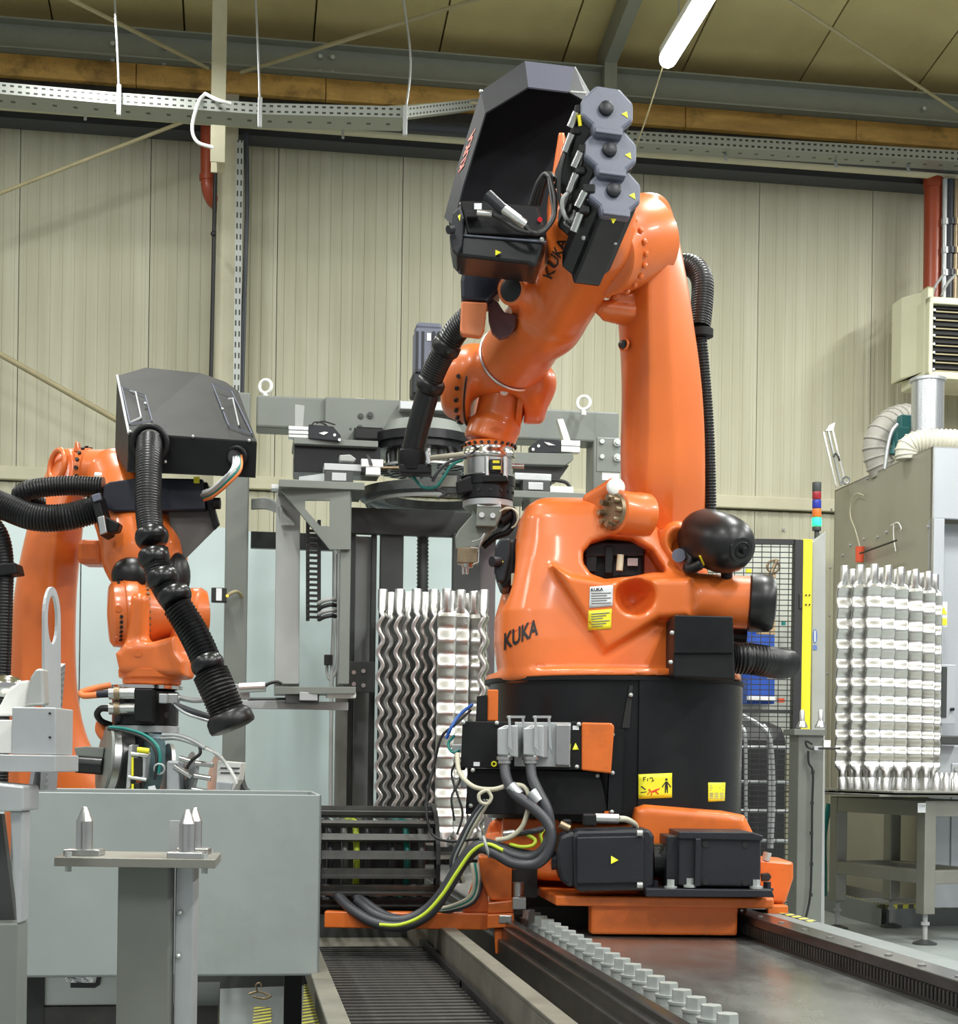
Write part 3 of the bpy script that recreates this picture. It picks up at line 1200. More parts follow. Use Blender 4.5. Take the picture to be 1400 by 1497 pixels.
# rain pipes
q = MB()
q.tube(spline([AT(303, 180, 12.35), AT(303, 250, 12.35), AT(304, 275, 12.35), AT(310, 292, 12.4), AT(318, 300, 12.5)], 8), 0.052, 14)
q.tube([AT(303, 256, 12.35), AT(303, 264, 12.35)], 0.062, 14)
tag(part('rain_pipe', q, PIPE_R, smooth=60), 'short red-brown rain pipe with elbow left of the column', 'pipe')
th = thing('rain_pipe', 'large red-brown rain pipe rising above the cream heater', 'pipe', AT(1362, 560, 12.3))
q = MB()
q.cyl(AT(1365, 250, 12.3), AT(1360, 700, 12.3), 0.078, seg=20)
part('pipe', q, PIPE_R, th, smooth=60)
part('socket', MB().cyl(AT(1365, 262, 12.3), AT(1365, 276, 12.3), 0.088, seg=20), PIPE_R, th, smooth=60)
for k, (px, rr, mm, lb) in enumerate(((1381, 0.022, GALV, 'thin galvanised riser right of the big red-brown pipe'),
                                      (1389, 0.028, PIPE_D, 'dark riser pipe between two galvanised ones above the heater'),
                                      (1397, 0.022, BROWN_ST, 'brass-coloured riser pipe at the far right above the heater'))):
    th = thing('riser_pipe', lb, 'pipe', AT(px, 450, 12.2), 'riser pipes above the heater')
    part('pipe', MB().cyl(AT(px, 262, 12.2), AT(px - 2, 445, 12.2), rr, seg=12), mm, th, smooth=60)
    q = MB()
    for y in (320, 362, 395):
        q.cyl(AT(px, y, 12.2), AT(px, y + 9, 12.2), rr * 1.5, seg=12)
    part('fitting', q, mm, th, smooth=60)

# ================================================================== robot track, chain tray, foreground
ZT = 0.55


def rt(p):
    return p.dot(RX), p.dot(TY)


rb0 = rt(G(1080, 1497, ZT + 0.05))[0]
rb1 = rt(G(781, 1334, ZT + 0.05))[0]
RB = (rb0 + rb1) / 2                     # row of bolts
RRI = rt(G(1082, 1368, ZT))[0]           # inner foot of the right rail
T0, T1 = -1.5, 10.0
track = thing('robot_track', 'floor-mounted steel linear track under the big orange robot', 'track', hall((RB + RRI) / 2, 4, 0))
m = MB()
m.box(hall((RB + RRI) / 2 + 0.02, (T0 + T1) / 2, ZT - 0.02), (RRI - RB + 0.10, T1 - T0, 0.04))
part('cover_plate', m, PLATE_T, track)
# left beam with guide rail
LW = 0.16
m = MB()
m.box(hall(RB - 0.03, (T0 + T1) / 2, ZT - 0.075), (0.19, T1 - T0, 0.09))
m.box(hall(RB - 0.05, (T0 + T1) / 2, ZT - 0.13), (0.24, T1 - T0, 0.02))
part('left_rail_flange', m, RAIL_D, track, bevel=0.006)
m = MB()
m.box(hall(RB + 0.02, (T0 + T1) / 2, (ZT - 0.14) / 2 + 0.03), (0.16, T1 - T0, ZT - 0.20))
part('track_beam', m, DUSTY, track)
m = MB()
m.box(hall(RB - 0.085, (T0 + T1) / 2, ZT - 0.015), (0.055, T1 - T0, 0.05))
m.box(hall(RB - 0.085, (T0 + T1) / 2, ZT + 0.018), (0.034, T1 - T0, 0.03))
part('guide_rail', m, RAIL_TOP, track, bevel=0.005)
bolt = MB()
bolt.cyl((0, 0, -0.012), (0, 0, 0.020), 0.029, seg=16)
bolt.cyl((0, 0, 0.020), (0, 0, 0.026), 0.031, seg=16)
bolt.cyl((0, 0, 0.026), (0, 0, 0.052), 0.024, 0.023, seg=6)
bolt_me = bolt.mesh('hex_bolt', [ZINC], 40)
copies('hex_bolt', bolt_me, [hall(RB + 0.005, 3.05 + 0.110 * k, ZT) for k in range(26)], track)
# right rail
RH = 0.052
m = MB()
m.box(hall(RRI + 0.035, (T0 + T1) / 2, ZT + RH / 2 - 0.02), (0.07, T1 - T0, RH + 0.02))
part('rack_rail', m, RAIL_D, track, bevel=0.003)
tooth = MB().box((0, 0, 0), (0.016, 0.010, RH * 0.62), Matrix.Identity(3)).mesh('rack_tooth', [RAIL_D])
tt = MB()
for k in range(150):
    tt.box(hall(RRI - 0.004, 2.2 + 0.021 * k, ZT + 0.028), (0.012, 0.011, RH * 0.6))
part('rack_teeth', tt, RAIL_D, track, kind='stuff')
m = MB()
m.box(hall(RRI + 0.035, (T0 + T1) / 2, ZT + RH + 0.006), (0.085, T1 - T0, 0.03))
part('right_rail_top', m, RAIL_TOP, track, bevel=0.004)
sb = MB().cyl((0, 0, 0), (0, 0, 0.004), 0.010, seg=10).mesh('rail_screw', [STEEL])
copies('rail_screw', sb, [hall(RRI + 0.03, 3.0 + 0.2 * k, ZT + RH + 0.02) for k in range(14)], track)
m = MB()
m.box(hall(RRI + 0.14, (T0 + T1) / 2, ZT / 2), (0.12, T1 - T0, ZT))
part('right_beam', m, GREY_D, track)
# tread plate with hazard edge right of the track
m = MB()
m.box(hall(RRI + 0.15, 3.3, 0.595), (0.145, 9.0, 0.02))
tr = tag(part('side_walkway', m, STEP_G), 'grey walkway plate with striped edge right of the robot track', 'walkway')
m = MB()
m.box(hall(RRI + 0.205, 5.6, 0.606), (0.035, 1.6, 0.004))
part('hazard_tape', m, HAZARD, tr)
q = MB()
for k in range(4):
    q2 = MB().box(hall(RRI + 0.215, 0.6 + 2.1 * k, 0.29), (0.02, 0.06, 0.58))
    part('support_leg', q2, GREY_D, tr)

# ------------------------------------------------------------------ chain tray
ZC = 0.44
rl = rt(G(514, 1497, ZC + 0.10))[0]
rr = rt(G(770, 1497, ZC + 0.06))[0]
tray_t = thing('chain_tray', 'long steel trough that carries the black energy chain', 'trough', hall((rl + rr) / 2, 4, 0))
for side, r_ in ((-1, rl - 0.012), (1, rr + 0.012)):
    m = MB()
    m.box(hall(r_, 4.0, ZC + 0.02), (0.012, 9.0, 0.16))
    part('side_wall', m, DUSTY, tray_t)
    m = MB()
    m.box(hall(r_ + side * 0.018, 4.0, ZC + 0.105), (0.05, 9.0, 0.012))
    part('lip', m, DUSTY, tray_t, bevel=0.003)
m = MB()
m.box(hall((rl + rr) / 2, 4.0, ZC - 0.045), (rr - rl, 9.0, 0.01))
part('trough_floor', m, DUSTY, tray_t)
for k in range(5):
    part('trough_leg', MB().box(hall((rl + rr) / 2, 0.6 + 1.8 * k, (ZC - 0.05) / 2), (0.3, 0.08, ZC - 0.05)), GREY_D, tray_t)
m = MB()
m.box(hall(rr + 0.10, 4.0, ZC - 0.06), (0.14, 9.0, 0.03))
part('drip_ledge', m, DUSTY, tray_t)

chain = thing('energy_chain', 'black plastic energy chain with cables lying in the trough and bent up', 'energy chain', hall((rl + rr) / 2, 5.4, ZC))
rcn = (rl + rr) / 2
cw = rr - rl - 0.03
bar = MB()
bar.box((0, 0, 0.0), (cw, 0.026, 0.012), Matrix.Identity(3))
bar.box((0, 0.012, -0.012), (cw, 0.010, 0.014), Matrix.Identity(3))
bar_me = bar.mesh('crossbar', [BAR_G])
lk = MB()
lk.tube([Vector((0, -0.045, 0)), Vector((0, 0.045, 0))], 0.03, 10)
lk_me = MB()
lk_me.prism([Vector((-0.007, 0.03 * math.cos(a) + (0.028 if math.cos(a) > 0 else -0.028), 0.03 * math.sin(a))) for a in [2 * math.pi * i / 14 for i in range(14)]], (0.014, 0, 0))
lk_me = lk_me.mesh('side_link', [CHAIN])
Tend = 5.15
places, rots = [], []
t = 0.4
while t < Tend:
    places.append(hall(rcn, t, ZC))
    rots.append(qz)
    t += 0.056
RAD = 0.168
cb = hall(rcn + 0.01, 5.40, 0.757)
for k in range(0, 10):
    ang = -math.pi / 2 - (k / 9) * math.pi
    p = cb + TY * (RAD * math.cos(ang)) + UP * (RAD * math.sin(ang))
    places.append(p)
    rots.append(qz @ Quaternion((1, 0, 0), ang + math.pi / 2))
for k in range(1, 3):
    places.append(cb + UP * RAD + TY * 0.056 * k)
    rots.append(qz)
for k in range(1, 8):
    places.append(hall(rcn, Tend + 0.056 * k - 0.02, ZC))
    rots.append(qz)
copies('crossbar', bar_me, [p for i, p in enumerate(places)], chain, rots)
for s in (-1, 1):
    copies('side_link', lk_me, [p + RX * s * (cw / 2 + 0.004) - UP * 0.0 for p in places], chain, rots)
# the chain's own cables behind the bars
for k, (off, mm) in enumerate(((-0.16, CABLE_GREY), (-0.11, GREY_P), (-0.07, CABLE_YG), (-0.03, CABLE_GREY), (0.05, CABLE_GREY), (0.10, CABLE_GREEN), (0.15, GREY_P))):
    q = MB()
    pts = [cb + RX * off + TY * ((RAD - 0.035) * math.cos(a)) + UP * ((RAD - 0.035) * math.sin(a)) for a in [-math.pi / 2 - math.pi * i / 20 for i in range(21)]]
    pts = [pts[0] + TY * 0.5] + pts + [pts[-1] + TY * 0.9]
    q.tube(pts, 0.011, 8)
    part('chain_cable', q, mm, chain, smooth=60)
part('bend_shade_block', MB().box(cb + TY * 0.12, (cw - 0.02, 0.10, RAD * 1.5)), INK, chain)  # black block added inside the bend to darken the gaps between bars

# ------------------------------------------------------------------ sheet-steel bin
DB = 4.0
bl, br_ = A(24, 1160, DB), A(469, 1166, DB)
m = MB()
zt_, zb_ = A(250, 1160, DB).z, A(250, 1428, DB).z
w = (br_ - bl).length
cbin = (bl + br_) / 2
rot0 = MROT


def binp(x, y, z):
    return Vector((cbin.x, DB, 0)) + rot0 @ Vector((x, y, 0)) + UP * z


bin_t = thing('steel_bin', 'large plain sheet-steel bin in front of the left robot', 'bin', binp(0, 0.2, 0))
dep = 0.52
for nm, c, s_ in (('front_sheet', (0, 0.004, (zt_ + zb_) / 2), (w, 0.008, zt_ - zb_)), ('back_sheet', (0, dep, (zt_ + zb_) / 2), (w, 0.008, zt_ - zb_)),
                  ('side_sheet', (w / 2 - 0.004, dep / 2, (zt_ + zb_) / 2), (0.008, dep, zt_ - zb_)), ('side_sheet', (-w / 2 + 0.004, dep / 2, (zt_ + zb_) / 2), (0.008, dep, zt_ - zb_)),
                  ('bottom_sheet', (0, dep / 2, zb_ + 0.004), (w, dep, 0.008))):
    part(nm, MB().box(binp(*c), s_, rot0), BIN_STEEL, bin_t, bevel=0.002)
m = MB()
m.box(binp(-0.165, 0.34, zb_ - 0.045), (0.43, 0.46, 0.09), rot0)
part('chip_drawer', m, BRUSHED, bin_t, bevel=0.004)
part('shade_plinth', MB().box(binp(-0.12, 0.32, (zb_ - 0.09) / 2), (0.5, 0.44, zb_ - 0.09), rot0), RAIL_D, bin_t)  # dark base block, added to darken the shadowed space under the bin
part('bin_shade_panel', MB().box(binp(0.1, 2.15, 0.30), (1.6, 0.02, 0.62), rot0), GREY_D, bin_t)  # dark panel added far behind, stands for the shade below the bin
hp = AT(118, 1434, binp(0, 0.11, 0).dot(TY) - 0.004)
m = MB()
m.prism([hp + Vector((x * 0.052, 0, z * 0.02)) for x, z in ((-1, 0.6), (-0.95, -0.5), (-0.7, -0.9), (0.7, -0.9), (0.95, -0.5), (1, 0.6))], (0, 0.003, 0))
part('slot_rim', m, INK, bin_t)
m = MB()
m.prism([hp + Vector((x * 0.042, -0.002, 0.004 + z * 0.014)) for x, z in ((-1, 0.6), (-0.9, -0.6), (0.9, -0.6), (1, 0.6))], (0, 0.003, 0))
part('chips_in_slot', m, CHIPS, bin_t)
for x in (-w / 2 + 0.05, w / 2 - 0.05):
    for y in ((0.12, dep - 0.05) if x < 0 else (dep - 0.05,)):
        part('leg', MB().box(binp(x, y, zb_ / 2), (0.05, 0.05, zb_), rot0), INK, bin_t)

# ------------------------------------------------------------------ pedestal with three centring pins
DP = 3.0
pc0 = A(200, 1262, DP + 0.12)
ped = thing('pin_pedestal', 'grey steel pedestal with a small plate in front of the bin', 'pedestal', Vector((pc0.x, pc0.y, 0)))
zp = A(200, 1262, DP).z
tl, trr, brr, bll = A(82, 1254, DP + 0.0), A(322, 1256, DP + 0.0), None, None
m = MB()
P = [G(78, 1258, zp + 0.008), G(318, 1262, zp + 0.008), G(325, 1251, zp + 0.008), G(95, 1249, zp + 0.008)]
P = [A(79, 1260, 3.0), A(315, 1262, 3.0), A(323, 1252, 3.22), A(100, 1249, 3.22)]
for p in P:
    p.z = zp + 0.009
m.prism(P, (0, 0, -0.017))
top = part('top_plate', m, TABLE_S, ped, bevel=0.001)
hb = MB().cyl((0, 0, -0.028), (0, 0, 0.010), 0.0065, seg=6).mesh('plate_screw', [ZINC])
copies('plate_screw', hb, [P[0] * 0.92 + P[2] * 0.08, P[1] * 0.93 + P[3] * 0.07, P[2] * 0.93 + P[0] * 0.07], top)
zc_ = zp - 0.009
m = MB()
a0, a1, b1 = A(167, 1275, 3.03), A(243, 1275, 3.03), A(283, 1273, 3.12)
m.box(Vector(((a0.x + a1.x) / 2, 3.09, zc_ / 2)), (a1.x - a0.x, 0.06, zc_), Matrix.Identity(3))
part('column_front', m, POST_G, ped, bevel=0.003)
m = MB()
m.box(Vector(((a1.x + b1.x) / 2 + 0.004, 3.13, zc_ / 2)), (b1.x - a1.x, 0.06, zc_), Matrix.Identity(3))
cs = part('column_flange', m, ALU_M, ped, bevel=0.003)
dome = MB().lathe((0, 0, 0), (0, -1, 0), [(0.006, 0), (0.0058, 0.003), (0.003, 0.006), (0.0005, 0.0065)], 12).mesh('dome_screw', [ZINC], 60)
copies('dome_screw', dome, [A(262, 1335, 3.095), A(260, 1398, 3.095)], cs)
m = MB()
b0 = A(250, 1200, 3.2)
m.pbox(247, 1200, 262, 1250, 3.3, 0.02, False)
part('back_fin', m, ALU_M, ped)
for k, (px, py, ptop, rpx, d, lb) in enumerate(((123, 1246, 1179, 12.2, 3.08, 'leftmost machined steel centring pin on the pedestal plate'),
                                                (273, 1252, 1183, 11.8, 3.04, 'front machined steel pin at the right end of the pedestal plate'),
                                                (284, 1246, 1180, 10.5, 3.18, 'rear machined steel pin half hidden at the right of the pedestal plate'))):
    base = A(px, py, d)
    base.z = zp + 0.009
    r_ = rpx * d / F
    H = A(px, ptop, d).z - base.z
    pin = thing('centring_pin', lb, 'pin', base, 'centring pins on the pedestal')
    q = MB().box(base + UP * 0.006, (r_ * 4.4, 0.05, 0.012), Matrix.Identity(3))
    part('foot_plate', q, STEEL, pin, bevel=0.002)
    q = MB().lathe(base + UP * 0.012, UP, [(r_, 0), (r_, (H - 0.012) * 0.66), (r_ * 0.30, (H - 0.012) * 0.985), (r_ * 0.2, H - 0.012)], 44)
    part('pin_body', q, STEEL, pin, smooth=18)

# ------------------------------------------------------------------ striped step plate under the bin
z_s = 0.24
st = MB()
P4 = [G(300, 1530, z_s), G(468, 1530, z_s), G(462, 1440, z_s), G(305, 1446, z_s)]
st.prism(P4, (0, 0, -z_s))
step = tag(part('step_plate', st, STEP_G), 'grey step plate with hazard-tape strips below the steel bin', 'step')
for (xa, xb, ya, yb) in ((298, 322, 1474, 1530), (367, 398, 1473, 1530), (440, 470, 1440, 1530)):
    q = MB().prism([G(xa, yb, z_s + 0.001), G(xb, yb, z_s + 0.001), G(xb - (0 if xb > 400 else 2), ya, z_s + 0.001), G(xa + 4, ya, z_s + 0.001)], (0, 0, 0.002))
    part('hazard_tape', q, HAZARD, step)
q = MB()
cable(q, [(364, 1453, 5.3), (378, 1450, 5.3), (395, 1456, 5.25), (385, 1460, 5.25), (370, 1457, 5.25)], 0.004)
q.tube(spline([A(376, 1450, 5.3), A(374, 1440, 5.28), A(380, 1437, 5.28), A(383, 1444, 5.28)], 6), 0.003, 6)
tag(part('metal_swarf', q, BROWN_ST, smooth=60), 'curled strip of brass swarf lying on the step plate', 'swarf')

# ------------------------------------------------------------------ left foreground fixture
fx = thing('fixture_frame', 'grey steel fixture stand cut off by the left picture edge', 'stand', A(0, 1400, 2.75) * Vector((1, 1, 0)) if False else Vector((A(0, 1400, 2.75).x, 2.75, 0)))
m = MB()
m.ppoly([(-60, 1146), (34, 1152), (34, 1185), (33, 1497), (30, 1560), (-60, 1560)], 2.75, 0.012, (0, 1, 0))
m2 = MB()
m2.ppoly([(-60, 1140), (34, 1149), (34, 1186), (-60, 1188)], 2.72, 0.10, (0, 1, 0))
part('top_rail', m2, ALU_M, fx, bevel=0.004)
m2 = MB()
m2.ppoly([(14, 1186), (33, 1186), (30, 1350), (24, 1350)], 2.74, 0.05, (0, 1, 0))
part('gusset', m2, ALU_M, fx, bevel=0.003)
m2 = MB()
m2.ppoly([(-60, 1190), (2, 1190), (22, 1349), (-60, 1349)], 2.80, 0.02, (0, 1, 0))
part('back_sheet', m2, GREY_D, fx)
m2 = MB()
m2.ppoly([(-60, 1350), (27, 1350), (25, 1497), (20, 1980), (-60, 1980)], 2.74, 0.06, (0, 1, 0))
part('lower_post', m2, GREY_P, fx, bevel=0.003)

fm = thing('clamping_fixture', 'white and steel clamping fixture with upright disc on the left stand', 'fixture', A(30, 1140, 2.85))
m = MB()
m.pbox(17, 1034, 81, 1103, 2.78, 0.12, False)
blk = part('clamp_block', m, ALU_M, fm, bevel=0.002)
hole = MB().cyl((0, 0, 0), (0, -0.002, 0), 0.0022, seg=8).mesh('screw_hole', [INK])
copies('screw_hole', hole, [A(73, 1043, 2.779), A(73, 1078, 2.779)], blk)
m = MB()
m.pbox(-60, 1103, 81, 1128, 2.76, 0.16, False)
part('base_slab', m, ALU_M, fm, bevel=0.002)
m = MB()
m.pbox(-60, 1052, 17, 1101, 2.85, 0.10, False)
part('white_block', m, WHITE_PL, fm, bevel=0.002)
m = MB()
m.ppoly([(-30, 1046), (0, 1030), (10, 1010), (28, 996), (42, 994), (38, 1034), (18, 1046)], 2.92, 0.06, (0, 1, 0))
part('curved_guard', m, WHITE_PL, fm, bevel=0.004)
m = MB()
m.ppoly([(44, 990), (52, 978), (62, 977), (64, 1030), (36, 1032)], 2.88, 0.04, (0, 1, 0))
part('steel_bracket', m, BRUSHED, fm, bevel=0.004)
# thin upright plate with an oval window, seen nearly edge-on
ca = A(75, 860, 2.86)
ang = math.radians(76)
dx_ = Vector((math.cos(ang), math.sin(ang), 0))
pl = []
cpl = A(73, 1000, 2.95)


def plp(u, zpx):
    return A(73, zpx, 2.95) + dx_ * u


outer, inner = [], []
NP = 28
for i in range(NP):
    a = 2 * math.pi * i / NP
    inner.append(plp(0.0185 * math.cos(a), 906 - 36 * math.sin(a)))
for i in range(NP):
    a = 2 * math.pi * i / NP
    ox, oy = math.cos(a), math.sin(a)
    if oy >= 0:
        outer.append(plp(0.030 * ox, 906 - 48 * oy))
    else:
        outer.append(plp(0.030 * (1 if ox > 0 else -1) * min(1, abs(ox) * 1.6), 906 - 250 * max(oy, -0.5) if False else 906 + 130 * min(1, -oy * 1.5)))
nn = dx_.cross(UP).normalized() * 0.006
q = MB()
vs = outer + inner + [p + nn for p in outer] + [p + nn for p in inner]
fs = []
for i in range(NP):
    j = (i + 1) % NP
    fs += [(i, j, NP + j, NP + i), (2 * NP + i, 3 * NP + i, 3 * NP + j, 2 * NP + j), (i, 2 * NP + i, 2 * NP + j, j), (NP + i, NP + j, 3 * NP + j, 3 * NP + i)]
q.add(vs, fs)
part('eye_plate', q, ALU_M, fm)
uvquad('perforated_plate', [A(62, 1155, 3.0), A(78, 1155, 3.16), A(92, 970, 3.16), A(72, 985, 3.0)], PERF_D, fm, 0.3, 0.5, 0.01)
uvquad('perforated_plate', [A(44, 1155, 3.0), A(80, 1155, 3.05), A(82, 1128, 3.05), A(48, 1128, 3.0)], PERF_D, fm, 0.3, 0.3, 0.01)
m = MB()
m.sphere(A(8, 1003, 3.0), 0.03, sc=(1.2, 0.6, 0.7))
part('chrome_dome', m, CHROME, fm, smooth=60)
m = MB()
m.cyl(A(82, 1062, 2.9), A(87, 1062, 2.9), 0.012, seg=12)
part('green_button', m, CABLE_GREEN, fm, smooth=40)
m = MB()
m.cyl(A(80, 1104, 2.95), A(94, 1106, 2.95), 0.011, seg=12)
for k in range(3):
    m.cyl(A(84 + 4 * k, 1104.5, 2.95), A(86 + 4 * k, 1104.8, 2.95), 0.0135, seg=12)
part('spindle', m, INK, fm, smooth=40)

# ================================================================== right-hand side: machine, table, tubes, fence
# ------------------------------------------------------------------ machine housing
rm = (rt(A(1362, 652, 10.6))[0] + rt(A(1215, 720, 12.45))[0]) / 2
tn, tf = rt(A(1362, 652, 10.6))[1], rt(A(1213, 720, 12.35))[1]
zm = A(1362, 652, 10.6).z
mach = thing('machine_housing', 'tall stainless machine housing behind the tube rack at the right', 'machine', hall(rm + 0.8, (tn + tf) / 2, 0))
m = MB()
m.box(hall(rm + 0.006, (tn + tf) / 2, zm / 2 + 0.1), (0.012, tf - tn, zm - 0.2))
side = part('side_sheet', m, MACH_S, mach)
m = MB()
m.box(hall(rm + 1.0, (tn + tf) / 2, zm - 0.005), (2.0, tf - tn, 0.01))
part('roof_sheet', m, MACH_S, mach)
m = MB()
m.box(hall(rm + 1.0, tf - 0.01, zm / 2), (2.0, 0.012, zm))
part('rear_sheet', m, MACH_S, mach)
# front: upper box, recessed opening, lower doors
zf1 = AT(1380, 758, tn).z
m = MB()
m.box(hall(rm + 0.75, tn + 0.02, (zm + zf1) / 2), (1.5, 0.04, zm - zf1))
part('upper_front_panel', m, MACH_L, mach, bevel=0.004)
zf2 = AT(1380, 1090, tn).z
m = MB()
m.box(hall(rm + 0.045, tn + 0.03, (zf1 + zf2) / 2), (0.09, 0.06, zf1 - zf2))
part('front_stile', m, MACH_L, mach, bevel=0.004)
m = MB()
m.box(hall(rm + 0.42, tn + 0.22, (zf1 + zf2) / 2), (0.68, 0.01, zf1 - zf2))
inner_ = part('recess_panel', m, MACH_L, mach)
m = MB()
m.box(hall(rm + 0.75, tn + 0.02, zf2 / 2 + 0.08), (1.5, 0.04, zf2 - 0.16))
low = part('lower_front_panel', m, MACH_L, mach, bevel=0.004)
m = MB()
m.box(hall(rm + 0.52, tn - 0.006, AT(1390, 1200, tn).z), (0.72, 0.012, 0.78))
dr = part('access_door', m, MACH_L, mach, bevel=0.006)
hx = MB().cyl((0, 0, 0), (0, -0.014, 0), 0.018, seg=10).mesh('door_screw', [GREY_L])
copies('door_screw', hx, [hall(rm + 0.19, tn - 0.012, AT(1390, 1200, tn).z + s * 0.35) for s in (-1, 1)], dr, qz)
sg = MB().cyl((0, 0, 0), (-0.012, 0, 0), 0.010, seg=8).mesh('sheet_screw', [GREY_L])
copies('sheet_screw', sg, [AR(x, y, rm) for x, y in ((1268, 700), (1326, 672), (1214, 830), (1213, 900), (1210, 985), (1232, 812), (1243, 797), (1263, 788), (1283, 785), (1296, 778), (1357, 770), (1216, 745))], side, qz)
m = MB()
m.box(hall(rm + 0.11, tn - 0.012, AT(1375, 1015, tn).z), (0.13, 0.02, 0.40))
ctl = part('control_strip', m, MACH_L, mach, bevel=0.004)
m = MB()
m.box(hall(rm + 0.09, tn - 0.024, AT(1375, 1012, tn).z), (0.035, 0.012, 0.34))
part('dark_display', m, GREY_D, ctl)
m = MB().cyl(hall(rm + 0.145, tn - 0.02, AT(1375, 1037, tn).z), hall(rm + 0.145, tn - 0.05, AT(1375, 1037, tn).z), 0.012, seg=10)
part('key_switch', m, INK, ctl)
# warning sticker: yellow triangle on white
p = AT(1379, 898, tn - 0.003)
st_ = MB().box(p, (0.05, 0.003, 0.17))
stk = part('warning_label', st_, LABEL_W, mach)
q = MB().prism([p + Vector((0, -0.004, 0)) + RX * x + UP * z for x, z in ((-0.022, 0.0), (0.022, 0.0), (0, 0.05))], (0, -0.001, 0))
part('warning_triangle', q, YELLOW_S, stk)
q = MB().box(p + Vector((0, -0.004, -0.05)), (0.045, 0.002, 0.045))
part('warning_text_field', q, YELLOW_S, stk)
m = MB()
m.box(AT(1386, 1082, tn - 0.06), (0.16, 0.10, 0.06))
part('latch_box', m, GREY_D, mach, bevel=0.008)
# cord, red tag and thin rod on the side sheet
q = MB()
c0 = [AR(x, y, rm - 0.02) for x, y in ((1262, 724), (1252, 722), (1244, 735), (1243, 755), (1250, 775), (1257, 800))]
q.tube(spline(c0, 8), 0.0045, 7)
crd = tag(part('wall_lanyard', q, CREAM, smooth=60), 'thin pale cord looping down the stainless machine side', 'cord')
q = MB().tube(spline([AR(x, y, rm - 0.02) for x, y in ((1302, 768), (1312, 764), (1317, 772), (1316, 776))], 6), 0.0045, 7)
q.tube(spline([AR(x, y, rm - 0.02) for x, y in ((1306, 766), (1306, 785), (1309, 806))], 6), 0.004, 7)
tag(part('white_hook', q, WHITE_PL, smooth=60), 'small white hook wire on the stainless machine side', 'hook')
q = MB().cyl(AR(1257, 799, rm - 0.04), AR(1256, 822, rm - 0.04), 0.035, 0.03, seg=12)
tag(part('red_lanyard_tag', q, LENS_O if False else RED_LOGO, smooth=40), 'small red cap hanging above the tube rack', 'cap')
q = MB().cyl(AR(1257, 809, rm - 0.08), AR(1310, 790, rm - 0.08), 0.007, seg=8)
tag(part('thin_rod', q, INK), 'thin dark rod slanting over the tubes on the machine side', 'rod')

# flexible ducts and silencer on the machine roof
th = thing('silencer', 'upright perforated steel silencer cylinder on the machine roof', 'silencer', A(1356, 655, 11.2))
pb, pt_ = A(1355, 655, 11.3), A(1356, 556, 11.3)
me = bpy.data.meshes.new('perforated_shell')
q = MB().cyl(pb, pt_, 0.115, seg=28, cap=True)
me = q.mesh('perforated_shell', [PERF_C], 40)
uvl = me.uv_layers.new(name='UVMap')
for poly in me.polygons:
    for li in poly.loop_indices:
        co = me.vertices[me.loops[li].vertex_index].co
        a = math.atan2(co.y - pb.y, co.x - pb.x)
        uvl.data[li].uv = (a * 0.115, co.z)
link('perforated_shell', me, th)
part('end_ring', MB().lathe(pt_, UP, [(0.118, -0.015), (0.128, -0.012), (0.128, 0.008), (0.118, 0.012)], 28), GALV, th, smooth=40)


def ribbed(name, pix, r, pitch, mat_, label, rr=1.12):
    th = thing(name, label, 'duct', A(*pix[0]))
    pts = spline([A(*p) for p in pix], 16)
    part('duct_skin', MB().tube(pts, r, 18), mat_, th, smooth=60)
    rs = resample(pts, pitch)
    for i in range(1, len(rs) - 1):
        tg = (rs[i + 1] - rs[i - 1])
        part('rib', MB().torus(rs[i], tg, r * 1.02, r * 0.09, 18, 6), mat_, th, smooth=60)
    return th


ribbed('flexible_duct', [(1292, 692, 11.6), (1284, 672, 11.6), (1282, 650, 11.6), (1292, 628, 11.6), (1312, 614, 11.7), (1340, 610, 11.8)], 0.10, 0.062, FLEX,
       'grey ribbed flexible duct arching over the machine roof')
ribbed('flexible_duct', [(1325, 672, 11.0), (1326, 655, 11.0), (1342, 646, 11.0), (1370, 644, 11.0), (1430, 646, 11.0)], 0.075, 0.03, FLEX_W,
       'white crinkled flexible duct lying along the machine roof edge')
q = MB()
cable(q, [(1293, 686, 11.4), (1297, 655, 11.4), (1303, 632, 11.4), (1312, 620, 11.4)], 0.014)
tag(part('grey_tube', q, GALV, smooth=60), 'thin grey tube standing beside the ribbed duct', 'tube')
q = MB()
q.box(A(1316, 640, 11.5), (0.10, 0.10, 0.14))
q.box(A(1322, 618, 11.5), (0.09, 0.08, 0.10))
q.cyl(A(1305, 665, 11.5), A(1318, 625, 11.5), 0.03, seg=10)
tag(part('teal_valve', q, TEAL_V, bevel=0.006), 'dark teal valve between the two flexible ducts', 'valve')

# bracket leaning on the machine
br = thing('sheet_bracket', 'bent galvanised channel bracket leaning above the machine corner', 'bracket', A(1226, 712, 12.0))
for k, off in enumerate((0, 7, 13)):
    q = MB().beam(A(1203 + off, 632 - off * 0.3, 12.0), A(1222 + off, 712 - off * 0.3, 12.0), 0.035, 0.012)
    part('channel_strip', q, STEEL_L if k != 1 else GALV, br)
q = MB().prism([A(1206, 630, 11.98), A(1212, 621, 11.98), A(1221, 617, 11.98), A(1218, 630, 11.98)], (0.0, 0.03, 0))
part('end_lip', q, BRUSHED, br)
q = MB().tube(spline([A(1218, 668, 11.95), A(1221, 663, 11.95), A(1225, 668, 11.95), A(1227, 674, 11.95)], 6), 0.008, 6)
part('clip', q, GREY_D, br, smooth=50)
q = MB().torus(A(1236, 702, 11.95), (0.2, 1, 0), 0.026, 0.008, 16, 6)
part('ring', q, GALV, br, smooth=60)

